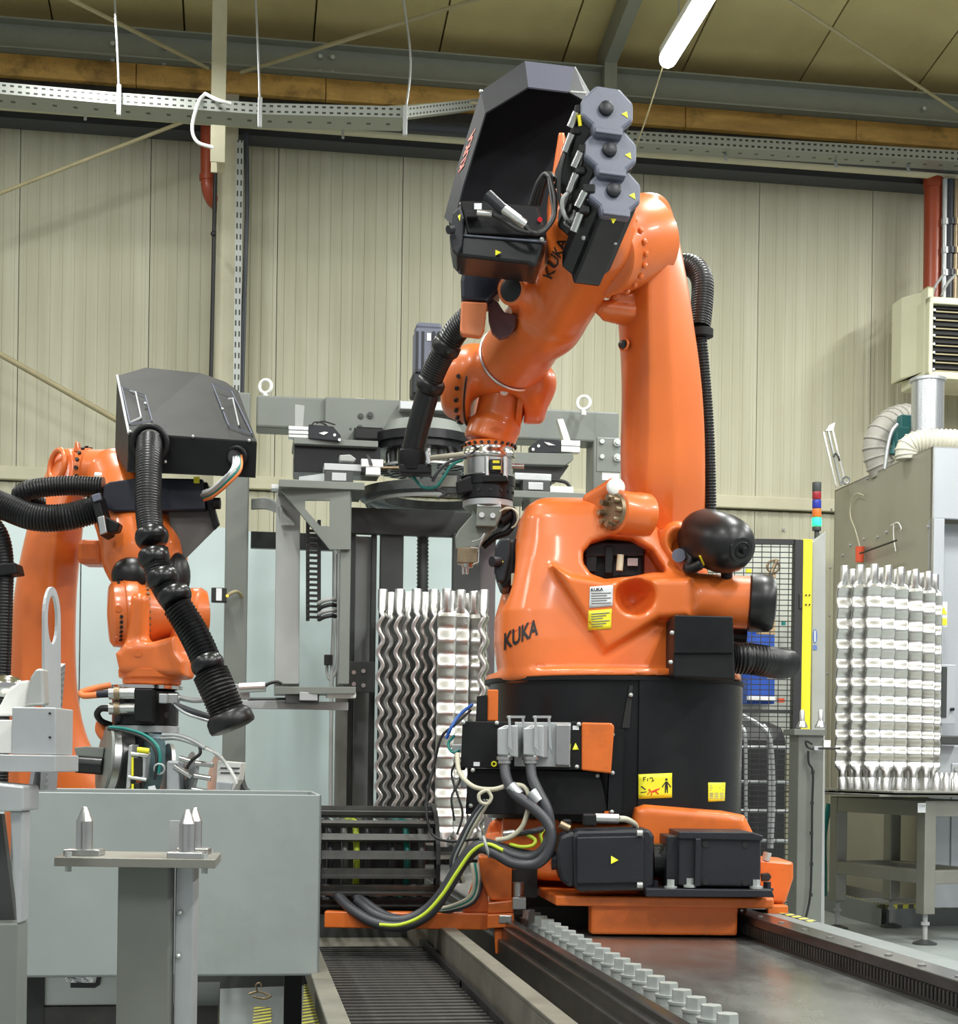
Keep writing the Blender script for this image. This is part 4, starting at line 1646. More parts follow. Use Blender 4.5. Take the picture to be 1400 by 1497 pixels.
# ------------------------------------------------------------------ unit heater
ht_ = 11.9
hz0, hz1 = AT(1360, 556, ht_).z, AT(1360, 437, ht_).z
hr0, hr1 = rt(AT(1352, 500, ht_))[0], rt(AT(1352, 500, ht_))[0] + 0.95
heat = thing('unit_heater', 'cream wall-hung unit heater with black louvres', 'heater', hall(hr0 + 0.4, ht_ + 0.2, hz0))
m = MB()
m.box(hall((hr0 + hr1) / 2, ht_ + 0.24, (hz0 + hz1) / 2), (hr1 - hr0, 0.46, hz1 - hz0))
part('casing', m, HEATER, heat, bevel=0.02)
m = MB()
pa, pb2 = AT(1314, 437, ht_ + 0.35), AT(1310, 556, ht_ + 0.35)
zl0, zl1 = pb2.z, pa.z
rl_ = rt(pa)[0]
m.prism([hall(rl_, ht_ + 0.30, zl0), hall(rl_ + 0.15, ht_ + 0.02, zl0), hall(hr0 + 0.02, ht_ + 0.0, zl0), hall(hr0 + 0.02, ht_ + 0.5, zl0), hall(rl_, ht_ + 0.5, zl0)], (0, 0, zl1 - zl0))
part('side_hood', m, HEATER, heat, bevel=0.012)
fr = 0.035
m = MB()
cw_, chh = hr1 - hr0, hz1 - hz0
m.box(hall(hr0 + fr / 2, ht_ - 0.03, (hz0 + hz1) / 2), (fr, 0.08, chh))
m.box(hall((hr0 + hr1) / 2, ht_ - 0.03, hz1 - fr * 0.8), (cw_, 0.08, fr * 1.6))
m.box(hall((hr0 + hr1) / 2, ht_ - 0.03, hz0 + fr * 0.8), (cw_, 0.08, fr * 1.6))
part('front_frame', m, HEATER, heat, bevel=0.008)
m = MB().box(hall((hr0 + hr1) / 2 + 0.02, ht_ - 0.004, (hz0 + hz1) / 2), (cw_ - 0.05, 0.006, chh - 0.1))
part('dark_core', m, INK, heat)
sl = MB().box((0, 0, 0), (cw_ - 0.06, 0.055, 0.006), Matrix.Rotation(math.radians(-28), 3, 'X')).mesh('louvre_slat', [BLACKIN])
sl2 = MB().box((0, 0, 0), (cw_ - 0.06, 0.010, 0.010), Matrix.Identity(3)).mesh('louvre_rod', [CREAM_D])
for k in range(8):
    z = hz0 + 0.075 + k * (chh - 0.15) / 7.4
    copies('louvre_slat', sl, [hall((hr0 + hr1) / 2 + 0.03, ht_ - 0.03, z)], heat, qz)
    copies('louvre_rod', sl2, [hall((hr0 + hr1) / 2 + 0.03, ht_ - 0.055, z - 0.012)], heat, qz)
    copies('louvre_pivot', MB().cyl((0, 0, 0), (0, -0.012, 0), 0.011, seg=8).mesh('louvre_pivot', [GALV]) if k == 0 else bpy.data.meshes['louvre_pivot'], [hall(hr0 + 0.05, ht_ - 0.045, z)], heat, qz)
q = MB()
q.tube(spline([AT(1362, 437, 11.95), AT(1366, 420, 12.0), AT(1378, 402, 12.05)], 6), 0.012, 7)
q.tube(spline([AT(1376, 432, 11.95), AT(1384, 415, 12.0), AT(1396, 402, 12.05)], 6), 0.012, 7)
part('feed_pipe', q, GREY_L, heat, smooth=60)
q = MB()
for px in (1352, 1390):
    q.beam(AT(px, 480, 12.6), AT(px, 480, 12.2), 0.05, 0.05)
part('wall_bracket', q, GREY_D, heat)

# ------------------------------------------------------------------ table with tube pallet
Fc = Vector((2.80, 9.83, 0))
Lc = Vector((2.45, 10.70, 0))
e1 = (Lc - Fc).normalized()
e2 = Vector((e1.y, -e1.x, 0))
LW_ = (Lc - Fc).length
WW = 0.44
zt_ = A(1290, 1168, 10.1).z
tab = thing('steel_table', 'grey-brown steel frame table on adjustable feet under the tube rack', 'table', Fc)
RT_ = Matrix((e1, e2 * 1.0, UP)).transposed()


def tp(a, b, z):
    return Fc + e1 * a + e2 * b + UP * z


lg = 0.085
for (a, b) in ((0, 0), (LW_, 0), (LW_, WW), (0, WW)):
    leg = part('leg', MB().box(tp(a, b, (0.19 + zt_) / 2), (lg, lg, zt_ - 0.19), RT_), TABLE_S, tab, bevel=0.006)
    q = MB()
    q.cyl(tp(a, b, 0.02), tp(a, b, 0.20), 0.016, seg=10)
    q.cyl(tp(a, b, 0.12), tp(a, b, 0.14), 0.028, seg=6)
    part('levelling_screw', q, GREY_L, leg, smooth=40)
    q = MB().lathe(tp(a, b, 0.0), UP, [(0.075, 0), (0.075, 0.010), (0.02, 0.03)], 18)
    part('foot', q, GREY_D, leg, smooth=40)
for z, nm in ((zt_ - 0.05, 'apron_rail'), (0.42, 'stretcher')):
    hh = 0.10 if nm == 'apron_rail' else 0.085
    for (a0, b0, a1, b1) in ((0, 0, LW_, 0), (0, WW, LW_, WW), (0, 0, 0, WW), (LW_, 0, LW_, WW)):
        q = MB().beam(tp(a0, b0, z), tp(a1, b1, z), lg * 0.9, hh)
        part(nm, q, TABLE_S, tab, bevel=0.005)
q = MB().pbox(1341, 1174, 1353, 1188, 9.76, 0.003)
lbo = part('table_label', q, LABEL_W, tab)
lay_text('label_text', '1104', A(1347, 1178, 9.755), Vector((0.022, 0, 0)), Vector((0, 0, 0.026)), INK_GREY, tab)
q = MB()
q.box(tp(LW_ / 2, WW / 2 + 0.02, zt_ + 0.03), (LW_ + 0.20, WW + 0.9, 0.012), RT_)
pal = thing('tube_pallet', 'thin steel pallet plate with stud holders on the steel table', 'pallet', tp(LW_ / 2, WW / 2, zt_))
part('lower_plate', q, TABLE_S, pal)
zpl = A(1290, 1156, 10.1).z
q = MB().box(tp(LW_ / 2, WW / 2 + 0.10, zpl), (LW_ + 0.26, WW + 0.9, 0.010), RT_)
part('upper_plate', q, TABLE_S, pal)
for k in range(9):
    part('spacer', MB().cyl(tp(0.0 + 0.115 * k, -0.15, zt_ + 0.03), tp(0.0 + 0.115 * k, -0.15, zpl), 0.022, seg=10), GREY_D, pal)

# corrugated tubes
TL = 1.36
NW = 11


def tube_mesh(name, width, thick, amp, seed):
    rnd = random.Random(seed)
    q = MB()
    secs = []
    NS = 16
    zs = []
    z = 0.0

    def sec(z, w, t, y):
        if abs(w - t) < 1e-6:
            return [Vector((w / 2 * math.cos(a), y + t / 2 * math.sin(a), z)) for a in [2 * math.pi * i / NS for i in range(NS)]]
        return [Vector((w / 2 * math.copysign(abs(math.cos(a)) ** 0.3, math.cos(a)), y + t / 2 * math.copysign(abs(math.sin(a)) ** 0.45, math.sin(a)), z)) for a in [2 * math.pi * i / NS for i in range(NS)]]
    re = 0.027
    secs.append(sec(0, re * 2, re * 2, 0))
    secs.append(sec(0.045, re * 2, re * 2, 0))
    secs.append(sec(0.07, width, thick, 0))
    n = NW * 8
    for i in range(n + 1):
        s = i / n
        z = 0.085 + s * (TL - 0.23)
        ph = 2 * math.pi * (TL - 0.23) / 0.047 * math.log((0.095 + 0.047 * s) / 0.095)
        secs.append(sec(z, width * (1 + 0.02 * math.cos(2 * ph)), thick, amp * math.sin(ph)))
    secs.append(sec(TL - 0.125, width * 0.96, thick, 0))
    secs.append(sec(TL - 0.098, re * 2.0, re * 2.0, 0))
    secs.append(sec(TL - 0.004, re * 2, re * 2, 0))
    secs.append(sec(TL, re * 1.9, re * 1.9, 0))
    secs.append(sec(TL, re * 1.6, re * 1.6, 0))
    secs.append(sec(TL - 0.03, re * 1.6, re * 1.6, 0))
    q.loft(secs)
    return q.mesh(name, [TUBE_ST], 50)


tube_me = tube_mesh('wavy_tube', 0.100, 0.028, 0.0135, 1)
stud = MB()
stud.lathe((0, 0, 0), UP, [(0.030, 0), (0.030, 0.075), (0.022, 0.085), (0.018, 0.10), (0.010, 0.115)], 14)
stud.v = stud.v
stud_me = stud.mesh('stud_holder', [STEEL_L], 40)


def spot(px, d, z):
    x = (px - CX) / F
    p = A(px, CY, d)
    return Vector((p.x, p.y, z))


ordn = ['first', 'second', 'third', 'fourth', 'fifth', 'sixth', 'seventh', 'eighth', 'ninth']
zs_ = zpl + 0.006
front = [(1229, 10.10, 4), (1251, 10.05, 2), (1272, 10.0, 0), (1293, 10.06, -6), (1312, 10.14, -10), (1333, 10.24, -14), (1351, 10.34, -18)]
second = [(1241, 10.28, 0), (1263, 10.22, 0), (1281, 10.20, -4), (1303, 10.26, -8), (1322, 10.34, -12), (1342, 10.44, -16), (1361, 10.50, -20)]
third = [(1232, 10.45, 0), (1252, 10.42, 0), (1274, 10.40, -4), (1294, 10.44, -8), (1315, 10.52, -12), (1336, 10.6, -16), (1354, 10.66, -20)]
for rw, lst in (('front', front), ('middle', second), ('back', third)):
    for i, (px, d, dg_) in enumerate(lst):
        o = link('wavy_tube', tube_me)
        o.location = spot(px + 2, d, zs_ + 0.075)
        o.rotation_euler = (0, math.radians(random.uniform(-0.25, 0.25)), math.radians(dg_ + random.uniform(-1.2, 1.2)))
        tag(o, '%s polished wavy steel tube from the left in the %s row of the table rack' % (ordn[i], rw), 'tube', 'wavy tubes on the steel table')
        copies('stud_holder', stud_me, [spot(px + 2, d, zs_)], pal)
copies('stud_holder', stud_me, [spot(px, d, zs_) for px, d in ((1369, 10.25), (1383, 10.2), (1397, 10.2), (1376, 10.4), (1391, 10.4), (1412, 10.3))], pal)

# step platforms behind the table
zp2 = 0.15
for pts, lb in (([(1296, 1355), (1470, 1352), (1470, 1300), (1318, 1322)], 'bluish grey step platform with striped edge behind the table feet'),
                ([(1196, 1326), (1288, 1355), (1300, 1318), (1196, 1304)], 'grey-green step platform with striped edge left of the table')):
    PP = [G(pts[0][0], pts[0][1], 0), G(pts[1][0], pts[1][1], 0)]
    PP += [PP[1] + TY * 0.55, PP[0] + TY * 0.55]
    q = MB().prism(PP, (0, 0, zp2))
    so = tag(part('step_platform', q, STEP_G), lb, 'step')
    dv = (PP[1] - PP[0])
    q = MB().prism([PP[0] + UP * (zp2 - 0.025) - TY * 0.003, PP[1] + UP * (zp2 - 0.025) - TY * 0.003, PP[1] + UP * (zp2 + 0.003) - TY * 0.003, PP[0] + UP * (zp2 + 0.003) - TY * 0.003], TY * 0.08)
    part('hazard_tape', q, HAZARD, so)

# hoses hanging behind the grey post
for k, (mm, x0, lb) in enumerate(((CABLE_GREEN, 1208, 'teal hose hanging beside the table leg'), (WHITE_PL, 1216, 'white hose hanging beside the table leg'))):
    q = MB()
    cable(q, [(1200 + 3 * k, 1140, 10.6), (1214, 1133 + 3 * k, 10.6)] if False else [(x0 + 4, 1175, 10.9), (x0 + 2 - 6 * (k == 0), 1220, 10.9), (x0 - 4 + 4 * k, 1270, 10.9), (x0 - 4 + 6 * k, 1310, 10.9)], 0.022)
    tag(part('hanging_hose', q, mm, smooth=60), lb, 'hose', 'hoses behind the grey post')

# ------------------------------------------------------------------ fence, light curtain, signal tower
df = 8.9
fen = thing('mesh_fence', 'black wire mesh safety fence panel behind the robot', 'fence', A(1120, 1300, df) * 1)
fen.location.z = 0
x0, x1 = 1072, 1166
zf0, zf1_ = 0.1, A(1120, 789, df).z


def fp(px, z, dd=0.0):
    p = A(px, 1000, df + dd)
    return Vector((p.x, p.y, z))


q = MB().box((fp(1157, 0) + fp(1169, 0)) / 2 + UP * (zf1_ / 2), (0.05, 0.05, zf1_))
part('fence_post', q, FENCE, fen, bevel=0.003)
q = MB().beam(fp(990, zf1_ - 0.012), fp(1160, zf1_ - 0.012), 0.025, 0.03)
part('top_rail', q, FENCE, fen)
q = MB().beam(fp(990, A(1120, 1040, df).z), fp(1160, A(1120, 1040, df).z), 0.02, 0.02)
part('mid_rail', q, FENCE, fen)
q = MB()
z = 0.12
while z < zf1_:
    q.beam(fp(990, z), fp(1160, z), 0.005, 0.005)
    z += 0.030
px = 992
while px < 1158:
    q.beam(fp(px, 0.1), fp(px, zf1_ - 0.02), 0.004, 0.004)
    px += 13.2
part('wire_mesh', q, FENCE, fen, kind='stuff')
q = MB().pbox(1168, 868, 1173, 890, df - 0.03, 0.04)
part('latch', q, FENCE, fen, bevel=0.004)

lc = thing('light_curtain', 'yellow light-curtain post beside the black fence post', 'light curtain', fp(1178, 0, 0.1))
q = MB().pbox(1171, 788, 1186, 1075, df + 0.05, 0.06)
part('yellow_profile', q, YELLOW, lc, bevel=0.004)
q = MB().pbox(1172, 1075, 1184, 1420, df + 0.06, 0.05)
part('lower_profile', q, GREY_L, lc, bevel=0.004)
dot = MB().cyl((0, 0, 0), (0, -0.004, 0), 0.005, seg=8).mesh('screw_dot', [INK])
copies('screw_dot', dot, [A(x, y, df + 0.048) for x in (1178, 1183) for y in (870, 884)], lc)

cab = thing('grey_pillar', 'light grey sheet-metal pillar beside the yellow light curtain', 'pillar', fp(1197, 0, 0.2))
q = MB().ppoly([(1187, 792), (1207, 776), (1205, 1420), (1184, 1420)], df + 0.10, 0.18)
part('pillar_body', q, GREY_L, cab, bevel=0.006)
# blue round instruction sign with oval mark
q = MB().lathe(A(1191, 930, df + 0.098), (0, -1, 0), [(0.001, 0), (0.001, 0.001)], 4)
q = MB()
NPt = 20
q.prism([A(1191 + 3.4 * math.cos(2 * math.pi * i / NPt), 930 + 10.5 * math.sin(2 * math.pi * i / NPt), df + 0.097) for i in range(NPt)], (0, 0.002, 0))
sgn_ = part('blue_sign', q, mat('sign_blue', (0.13, 0.20, 0.50), 0.4), cab)
q = MB().ppoly([(1190.2, 922), (1191.8, 922), (1191.8, 938), (1190.2, 938)], df + 0.0955, 0.001)
part('white_mark', q, WHITE_PL, sgn_)
q = MB().ppoly([(1188, 943), (1194, 943), (1194, 950), (1188, 950)], df + 0.0965, 0.002)
part('blue_plate', q, MATS['sign_blue'], cab)

tw = thing('signal_tower', 'signal tower with red, blue, orange and lit green lenses', 'signal light', A(1193, 780, df + 0.15))
for (ya, yb, mm, nm, r_) in ((705, 719, GREY_D, 'top_cap', 0.026), (719, 730, LENS_R, 'red_lens', 0.026), (731, 743, LENS_B, 'blue_lens', 0.026), (744, 756, LENS_O, 'orange_lens', 0.026),
                          (757, 769, GREEN_E, 'green_lens', 0.028), (770, 776, GREY_D, 'socket', 0.026), (776, 790, GREY_D, 'base', 0.014)):
    q = MB().lathe(A(1193.5, yb, df + 0.15), UP, [(r_ * 0.96, 0), (r_, 0.004), (r_, abs(A(0, ya, df).z - A(0, yb, df).z) - 0.004), (r_ * 0.96, abs(A(0, ya, df).z - A(0, yb, df).z))], 18)
    part(nm, q, mm, tw, smooth=50)

# grey post with two cone pins
dp2 = 8.3
zpt = A(1183, 1063, dp2).z
pst = thing('pin_post', 'grey-green square post with two cone pins and a sensor', 'post', Vector((A(1183, 1063, dp2 + 0.1).x, dp2 + 0.1, 0)))
q = MB()
q.pbox(1160, 1066, 1208, 1075, dp2, 0.17)
part('cap_plate', q, POST_G, pst, bevel=0.002)
a, b = A(1164, 1100, dp2), A(1203, 1100, dp2)
q = MB().box(Vector(((a.x + b.x) / 2, dp2 + 0.09, zpt / 2)) - UP * 0.01, (b.x - a.x, 0.14, zpt - 0.02), MROT)
part('square_tube', q, POST_G, pst, bevel=0.006)
for k, px in enumerate((1172, 1199)):
    base = A(px, 1064, dp2 + 0.06)
    cp = thing('cone_pin', '%s cone-footed steel pin on top of the grey-green post' % ('left' if k == 0 else 'right'), 'pin', base, 'cone pins on the grey post')
    part('cone_foot', MB().lathe(base, UP, [(0.030, 0), (0.030, 0.006), (0.017, 0.035)], 18), STEEL, cp, smooth=35)
    part('pin', MB().lathe(base, UP, [(0.014, 0.03), (0.014, 0.085), (0.009, 0.095)], 16), STEEL_L, cp, smooth=35)
q = MB()
cable(q, [(1187, 1088, dp2 - 0.02), (1178, 1083, dp2 - 0.03), (1180, 1092, dp2 - 0.03), (1192, 1096, dp2 - 0.02)], 0.006)
cable(q, [(1181, 1098, dp2 - 0.005), (1182, 1115, dp2 - 0.008), (1188, 1130, dp2 - 0.008), (1187, 1180, dp2 - 0.008), (1186, 1260, dp2 - 0.008), (1184, 1310, dp2 - 0.008), (1177, 1345, dp2 - 0.008)], 0.006)
part('sensor_cable', q, INK, pst, smooth=60)
q = MB().pbox(1190, 1091, 1202, 1097, dp2 - 0.03, 0.03)
part('sensor', q, MACH_L, pst, bevel=0.002)
q = MB().cyl(A(1196, 1094, dp2 - 0.03), A(1228, 1094, dp2 - 0.03), 0.006, seg=8)
part('sensor_rod', q, INK, pst)
q = MB().pbox(1204, 1082, 1214, 1094, dp2 + 0.02, 0.02)
part('sensor_tag', q, WHITE_PL, pst)
tie = MB().box((0, 0, 0), (0.014, 0.014, 0.018)).mesh('cable_tie', [INK])
copies('cable_tie', tie, [A(x, y, dp2 - 0.008) for x, y in ((1188, 1129), (1187, 1174), (1186, 1218), (1186, 1263), (1185, 1308))], pst)

# ------------------------------------------------------------------ things seen through the fence
q = MB().pbox(1040, 792, 1158, 1100, 10.6, 0.03)
pg = tag(part('tool_board', q, BOARD), 'pale board with bins and tools behind the mesh fence', 'tool board')
for (xa, ya, xb, yb, lb) in ((1092, 928, 1132, 948, 'upper blue plastic bin on the board behind the fence'), (1092, 992, 1132, 1028, 'lower blue plastic bin on the board behind the fence')):
    th = thing('blue_bin', lb, 'bin', A((xa + xb) / 2, yb, 10.5), 'blue bins behind the fence')
    d_ = 10.42
    P0 = [A(xa, ya, d_), A(xb, ya, d_), A(xb, yb, d_), A(xa, yb, d_)]
    w_, h_ = P0[1].x - P0[0].x, P0[0].z - P0[3].z
    c_ = (P0[0] + P0[2]) / 2
    part('front', MB().box(c_ + TY * 0.0, (w_, 0.006, h_)), BLUE_BIN, th)
    part('bottom', MB().box(c_ + TY * 0.07 - UP * h_ / 2, (w_, 0.14, 0.006)), BLUE_BIN, th)
    part('back', MB().box(c_ + TY * 0.14 + UP * 0.03, (w_, 0.006, h_ + 0.06)), BLUE_BIN, th)
    for s in (-1, 1):
        part('side', MB().box(c_ + TY * 0.07 + RX * s * w_ / 2, (0.006, 0.14, h_)), BLUE_BIN, th)
q = MB().pbox(1110, 838, 1134, 928, 10.5, 0.08)
tag(part('cardboard_box', q, CARDBOARD, bevel=0.004), 'tall tan cardboard box on the board behind the fence', 'box')
q = MB().pbox(1094, 1018, 1134, 1024, 10.35, 0.05)
tag(part('white_tray', q, WHITE_PL, bevel=0.003), 'thin white shelf below the lower blue bin', 'shelf')
q = MB().cyl(A(1094, 838, 10.5), A(1094, 832, 10.5), 0.02, seg=12)
part('yellow_cap', q, YELLOW_S, pg)
q = MB().cyl(A(1145, 914, 10.5), A(1145, 908, 10.5), 0.015, seg=10)
part('green_button', q, CABLE_GREEN, pg)
q = MB().cyl(A(1141, 1027, 10.4), A(1141, 1021, 10.4), 0.025, seg=10)
tag(part('red_push_stop', q, RED_LOGO), 'small red knob on the board behind the fence', 'knob')
q = MB().torus(A(1130, 828, 10.5), (0, 1, 0), 0.04, 0.01, 16, 6)
q.cyl(A(1126, 840, 10.5), A(1136, 818, 10.5), 0.014, seg=8)
tag(part('hand_tool', q, BROWN_ST, smooth=50), 'small brass-coloured tool hanging on the board', 'tool')

# caged tank
tk = thing('caged_tank', 'black liquid tank in a galvanised bar cage behind the fence', 'tank', Vector((A(1115, 1240, 9.9).x, 9.9, 0)))
a, b = A(1060, 1050, 9.6), A(1150, 1050, 9.6)
zt9 = A(1115, 1053, 9.6).z
q = MB().box(Vector((a.x + b.x, 0, 0)) / 2 + Vector((-0.2, 10.1, (zt9 + 0.15) / 2)), (0.8, 0.8, zt9 - 0.15))
part('tank_body', q, IBC, tk, bevel=0.12)
zrows = [1092, 1142, 1185, 1228]
for y in zrows:
    q = MB().cyl(A(1040, y, 9.58), A(1152, y + 1, 9.58), 0.012, seg=8)
    part('cage_bar', q, GALV, tk, smooth=50)
for k, xx in enumerate((1090, 1124)):
    q = MB().tube(spline([A(xx, 1240, 9.56), A(xx, 1140, 9.56), A(xx - 1, 1075, 9.56), A(xx - 8, 1060, 9.6)], 8), 0.012, 8)
    part('cage_bar', q, GALV, tk, smooth=50)
q = MB().tube(spline([A(1127, 1240, 9.5), A(1130, 1160, 9.5), A(1126, 1085, 9.5), A(1112, 1062, 9.5), A(1085, 1046, 9.5)], 8), 0.014, 8)
part('ribbed_hose', q, GALV, tk, smooth=50)

# ================================================================== pale screens and the turntable machine in the middle
ds = 10.2
for (xa, ya, xb, yb, lb) in ((-120, 758, 118, 1210, 'leftmost pale blue screen sheet behind the left robot'), (120, 765, 338, 1210, 'pale blue screen sheet behind the black robot hose'),
                             (340, 776, 520, 1210, 'pale blue screen sheet behind the machine left post'), (522, 782, 760, 1240, 'pale blue screen sheet behind the middle tube stack')):
    th = thing('screen_sheet', lb, 'screen', Vector((A((xa + xb) / 2, 1000, ds).x, ds, 0)), 'pale screens')
    P = [AT(xa, ya, ds), AT(xb, ya + (xb - xa) * 0.03, ds)]
    q = MB().prism([P[0], P[1], Vector((P[1].x, P[1].y, 0.3)), Vector((P[0].x, P[0].y, 0.3))], TY * 0.02)
    part('sheet', q, PANEL_B, th)
    q = MB()
    for p in P:
        q2 = MB().box(Vector((p.x, p.y, p.z / 2)) + TY * 0.04, (0.04, 0.03, p.z))
        part('stile', q2, GREY_L, th)

dm = 8.8
mm_ = thing('turntable_machine', 'grey gantry frame with vertical-axis turntable behind the robot gripper', 'machine', Vector((A(620, 1000, dm).x, dm + 0.3, 0)))
z573 = A(372, 573, dm).z
# top beam: built along the hall axis
q = MB()
pL, pR = AT(375, 598, dm), AT(872, 626, dm)
q.box((pL + pR) / 2 + TY * 0.1, ((pR - pL).length, 0.2, (AT(375, 575, dm) - AT(375, 622, dm)).z))
beam_o = part('top_beam', q, GREY_P, mm_, bevel=0.012)
q = MB()
pL, pR = AT(475, 606, dm - 0.02), AT(612, 614, dm - 0.02)
q.box((pL + pR) / 2 + TY * 0.1 - UP * 0.05, ((pR - pL).length, 0.22, 0.30))
part('beam_web', q, GREY_P, mm_, bevel=0.006)
wash = MB().cyl((0, 0.01, 0), (0, -0.006, 0), 0.018, seg=12)
wash.cyl((0, 0, 0), (0, -0.012, 0), 0.009, seg=6)
wash_me = wash.mesh('socket_screw', [GREY_D])
copies('socket_screw', wash_me, [A(x, y, dm - 0.03) for x, y in ((512, 605), (527, 609), (541, 607), (512, 628), (526, 626))], beam_o, qz)
q = MB().pbox(519, 582, 533, 597, dm - 0.03, 0.05)
part('clip_block', q, STEEL_L, mm_, bevel=0.003)
q = MB().pbox(585, 588, 686, 600, dm - 0.05, 0.1)
rl2 = part('linear_rail', q, ALU_M, mm_, bevel=0.004)
copies('socket_screw', wash_me, [A(591, 594, dm - 0.052)], rl2, qz)
# posts
zb = 0.0
for (xa, xb, ytop, nm, mt) in ((332, 366, 573, 'left_post', GREY_P), (868, 905, 602, 'right_post', GREY_P)):
    a, b = AT((xa + xb) / 2, ytop, dm), AT(xb, ytop, dm)
    w_ = (AT(xb, ytop, dm) - AT(xa, ytop, dm)).length
    q = MB().box(Vector((a.x, a.y, a.z / 2)) + TY * 0.1, (w_, 0.2, a.z))
    po = part(nm, q, mt, mm_, bevel=0.010)
q = MB().pbox(872, 640, 908, 690, dm - 0.02, 0.02)
gp = part('splice_plate', q, GREY_P, mm_, bevel=0.003)
big = MB().cyl((0, 0.01, 0), (0, -0.006, 0), 0.022, seg=14)
big.cyl((0, 0, 0), (0, -0.02, 0), 0.014, seg=6)
big_me = big.mesh('plate_bolt', [ZINC])
copies('plate_bolt', big_me, [A(x, y, dm - 0.02) for x, y in ((879, 646), (902, 647), (879, 668), (902, 669))], gp, qz)
q = MB().pbox(880, 685, 905, 702, dm - 0.01, 0.02)
part('white_tag', q, WHITE_PL, mm_)
# eye bolts
for px, py in ((388, 565), (853, 589)):
    e = part('eye_bolt', MB().torus(A(px, py, dm + 0.08), (0.35, 1, 0), 0.037, 0.010, 22, 8), WHITE_PL, mm_, smooth=60)
    part('eye_shank', MB().cyl(A(px, py + 10, dm + 0.08), A(px, py + 18, dm + 0.08), 0.014, seg=10), WHITE_PL, e, smooth=40)
# dark cross beam between posts
q = MB()
q.pbox(368, 779, 512, 803, dm + 0.5, 0.06)
part('rear_cross_beam', q, GREY_D, mm_, bevel=0.004)
# yoke plate with windows, bar by bar
dy = dm + 0.15
for (xa, ya, xb, yb, nm) in ((508, 746, 760, 784, 'yoke_band'), (553, 780, 587, 1240, 'yoke_bar'), (659, 780, 700, 1240, 'yoke_bar'), (505, 780, 517, 1240, 'yoke_edge'), (540, 780, 548, 1240, 'yoke_edge')):
    part(nm, MB().pbox(xa, ya, xb, yb, dy, 0.05), GREY_D, mm_, bevel=0.006)
copies('socket_screw', wash_me, [A(x, y, dy - 0.005) for x, y in ((524, 752), (538, 751), (524, 767), (538, 770))], mm_, qz)
q = MB().pbox(517, 784, 540, 1240, dy + 0.06, 0.06)
part('guide_column', q, GREY_L, mm_, bevel=0.004)
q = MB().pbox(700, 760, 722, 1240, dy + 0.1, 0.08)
part('rear_column', q, mat('mauve_shade_post', (0.16, 0.135, 0.14), 0.5), mm_)  # the post's shade is put into its mauve colour
# lead screw
q = MB()
pa, pb3 = A(618, 760, dy + 0.12), A(616, 1180, dy + 0.12)
n = 150
pts = [pa + (pb3 - pa) * (i / n) for i in range(n + 1)]
q.tube(pts, [0.036 if i % 2 else 0.030 for i in range(n + 1)], 14)
part('lead_screw', q, GREY_D, mm_, smooth=60)
# ring and turntable (seen from below)
cR = A(640, 728, dm + 0.1)
q = MB().lathe(cR, UP, [(0.30, -0.02), (0.44, -0.02), (0.44, 0.03), (0.30, 0.03), (0.30, -0.02)], 48, caps=False)
part('carrier_ring', q, GREY_D, mm_, smooth=35)
q = MB().torus(cR - UP * 0.045, UP, 0.40, 0.012, 48, 6)
part('ring_cable', q, GREY_L, mm_, smooth=60)
cT = A(622, 690, dm - 0.02)
q = MB().lathe(cT, UP, [(0.02, 0), (0.285, 0), (0.285, 0.012), (0.02, 0.012)], 48)
disc = part('slotted_disc', q, BRUSHED, mm_, smooth=35)
slot = MB().box((0, 0, 0), (0.055, 0.012, 0.004), Matrix.Identity(3)).mesh('disc_slot', [INK])
pl, rq = [], []
for ring_r, cnt in ((0.24, 26), (0.17, 18)):
    for k in range(cnt):
        a = 2 * math.pi * k / cnt
        pl.append(cT + Vector((ring_r * math.cos(a), ring_r * math.sin(a), -0.002)))
        rq.append(Quaternion((0, 0, 1), a))
copies('disc_slot', slot, pl, disc, rq)
cU = A(618, 648, dm)
q = MB().lathe(cU, UP, [(0.22, -0.065), (0.255, -0.055), (0.255, -0.02), (0.28, -0.018), (0.28, 0.03), (0.24, 0.035)], 40)
part('turntable_drum', q, BLACK_G, mm_, smooth=35)
q = MB().lathe(cU, UP, [(0.20, 0.03), (0.235, 0.035), (0.20, 0.105), (0.18, 0.11)], 40)
part('bearing_cover', q, GREY_P, mm_, smooth=35)
q = MB().lathe(cU, UP, [(0.257, -0.006), (0.262, -0.003), (0.257, 0.0)], 40, caps=False)
part('drum_trim', q, STEEL, mm_, smooth=35)
for k in range(8):
    a = math.pi + math.pi * (k + 0.5) / 8
    p = cU + Vector((0.19 * math.cos(a), 0.19 * math.sin(a), -0.06))
    part('hanger_pin', MB().cyl(p, p - UP * 0.10, 0.02, seg=10), GREY_D if k % 2 else STEEL, mm_, smooth=40)
q = MB().pbox(518, 624, 562, 643, dm - 0.14, 0.12)
part('cam_block', q, BLACK_G, mm_, bevel=0.01)
# top motor
mt_ = part('drive_motor', MB().pbox(607, 478, 648, 545, dm - 0.05, 0.16), MOTOR_CAP, mm_, bevel=0.02)
q = MB().pbox(609, 471, 646, 481, dm - 0.04, 0.14)
part('motor_lid', q, MOTOR_CAP, mt_, bevel=0.015)
for x in (608, 616, 632, 640):
    part('cooling_rib', MB().pbox(x, 484, x + 4, 544, dm - 0.06, 0.02), MOTOR, mt_, bevel=0.003)
part('motor_label', MB().pbox(624, 487, 630, 498, dm - 0.055, 0.004), LABEL_W, mt_)
q = MB().pbox(603, 545, 650, 577, dm - 0.04, 0.17)
part('gear_head', q, MOTOR, mm_, bevel=0.012)
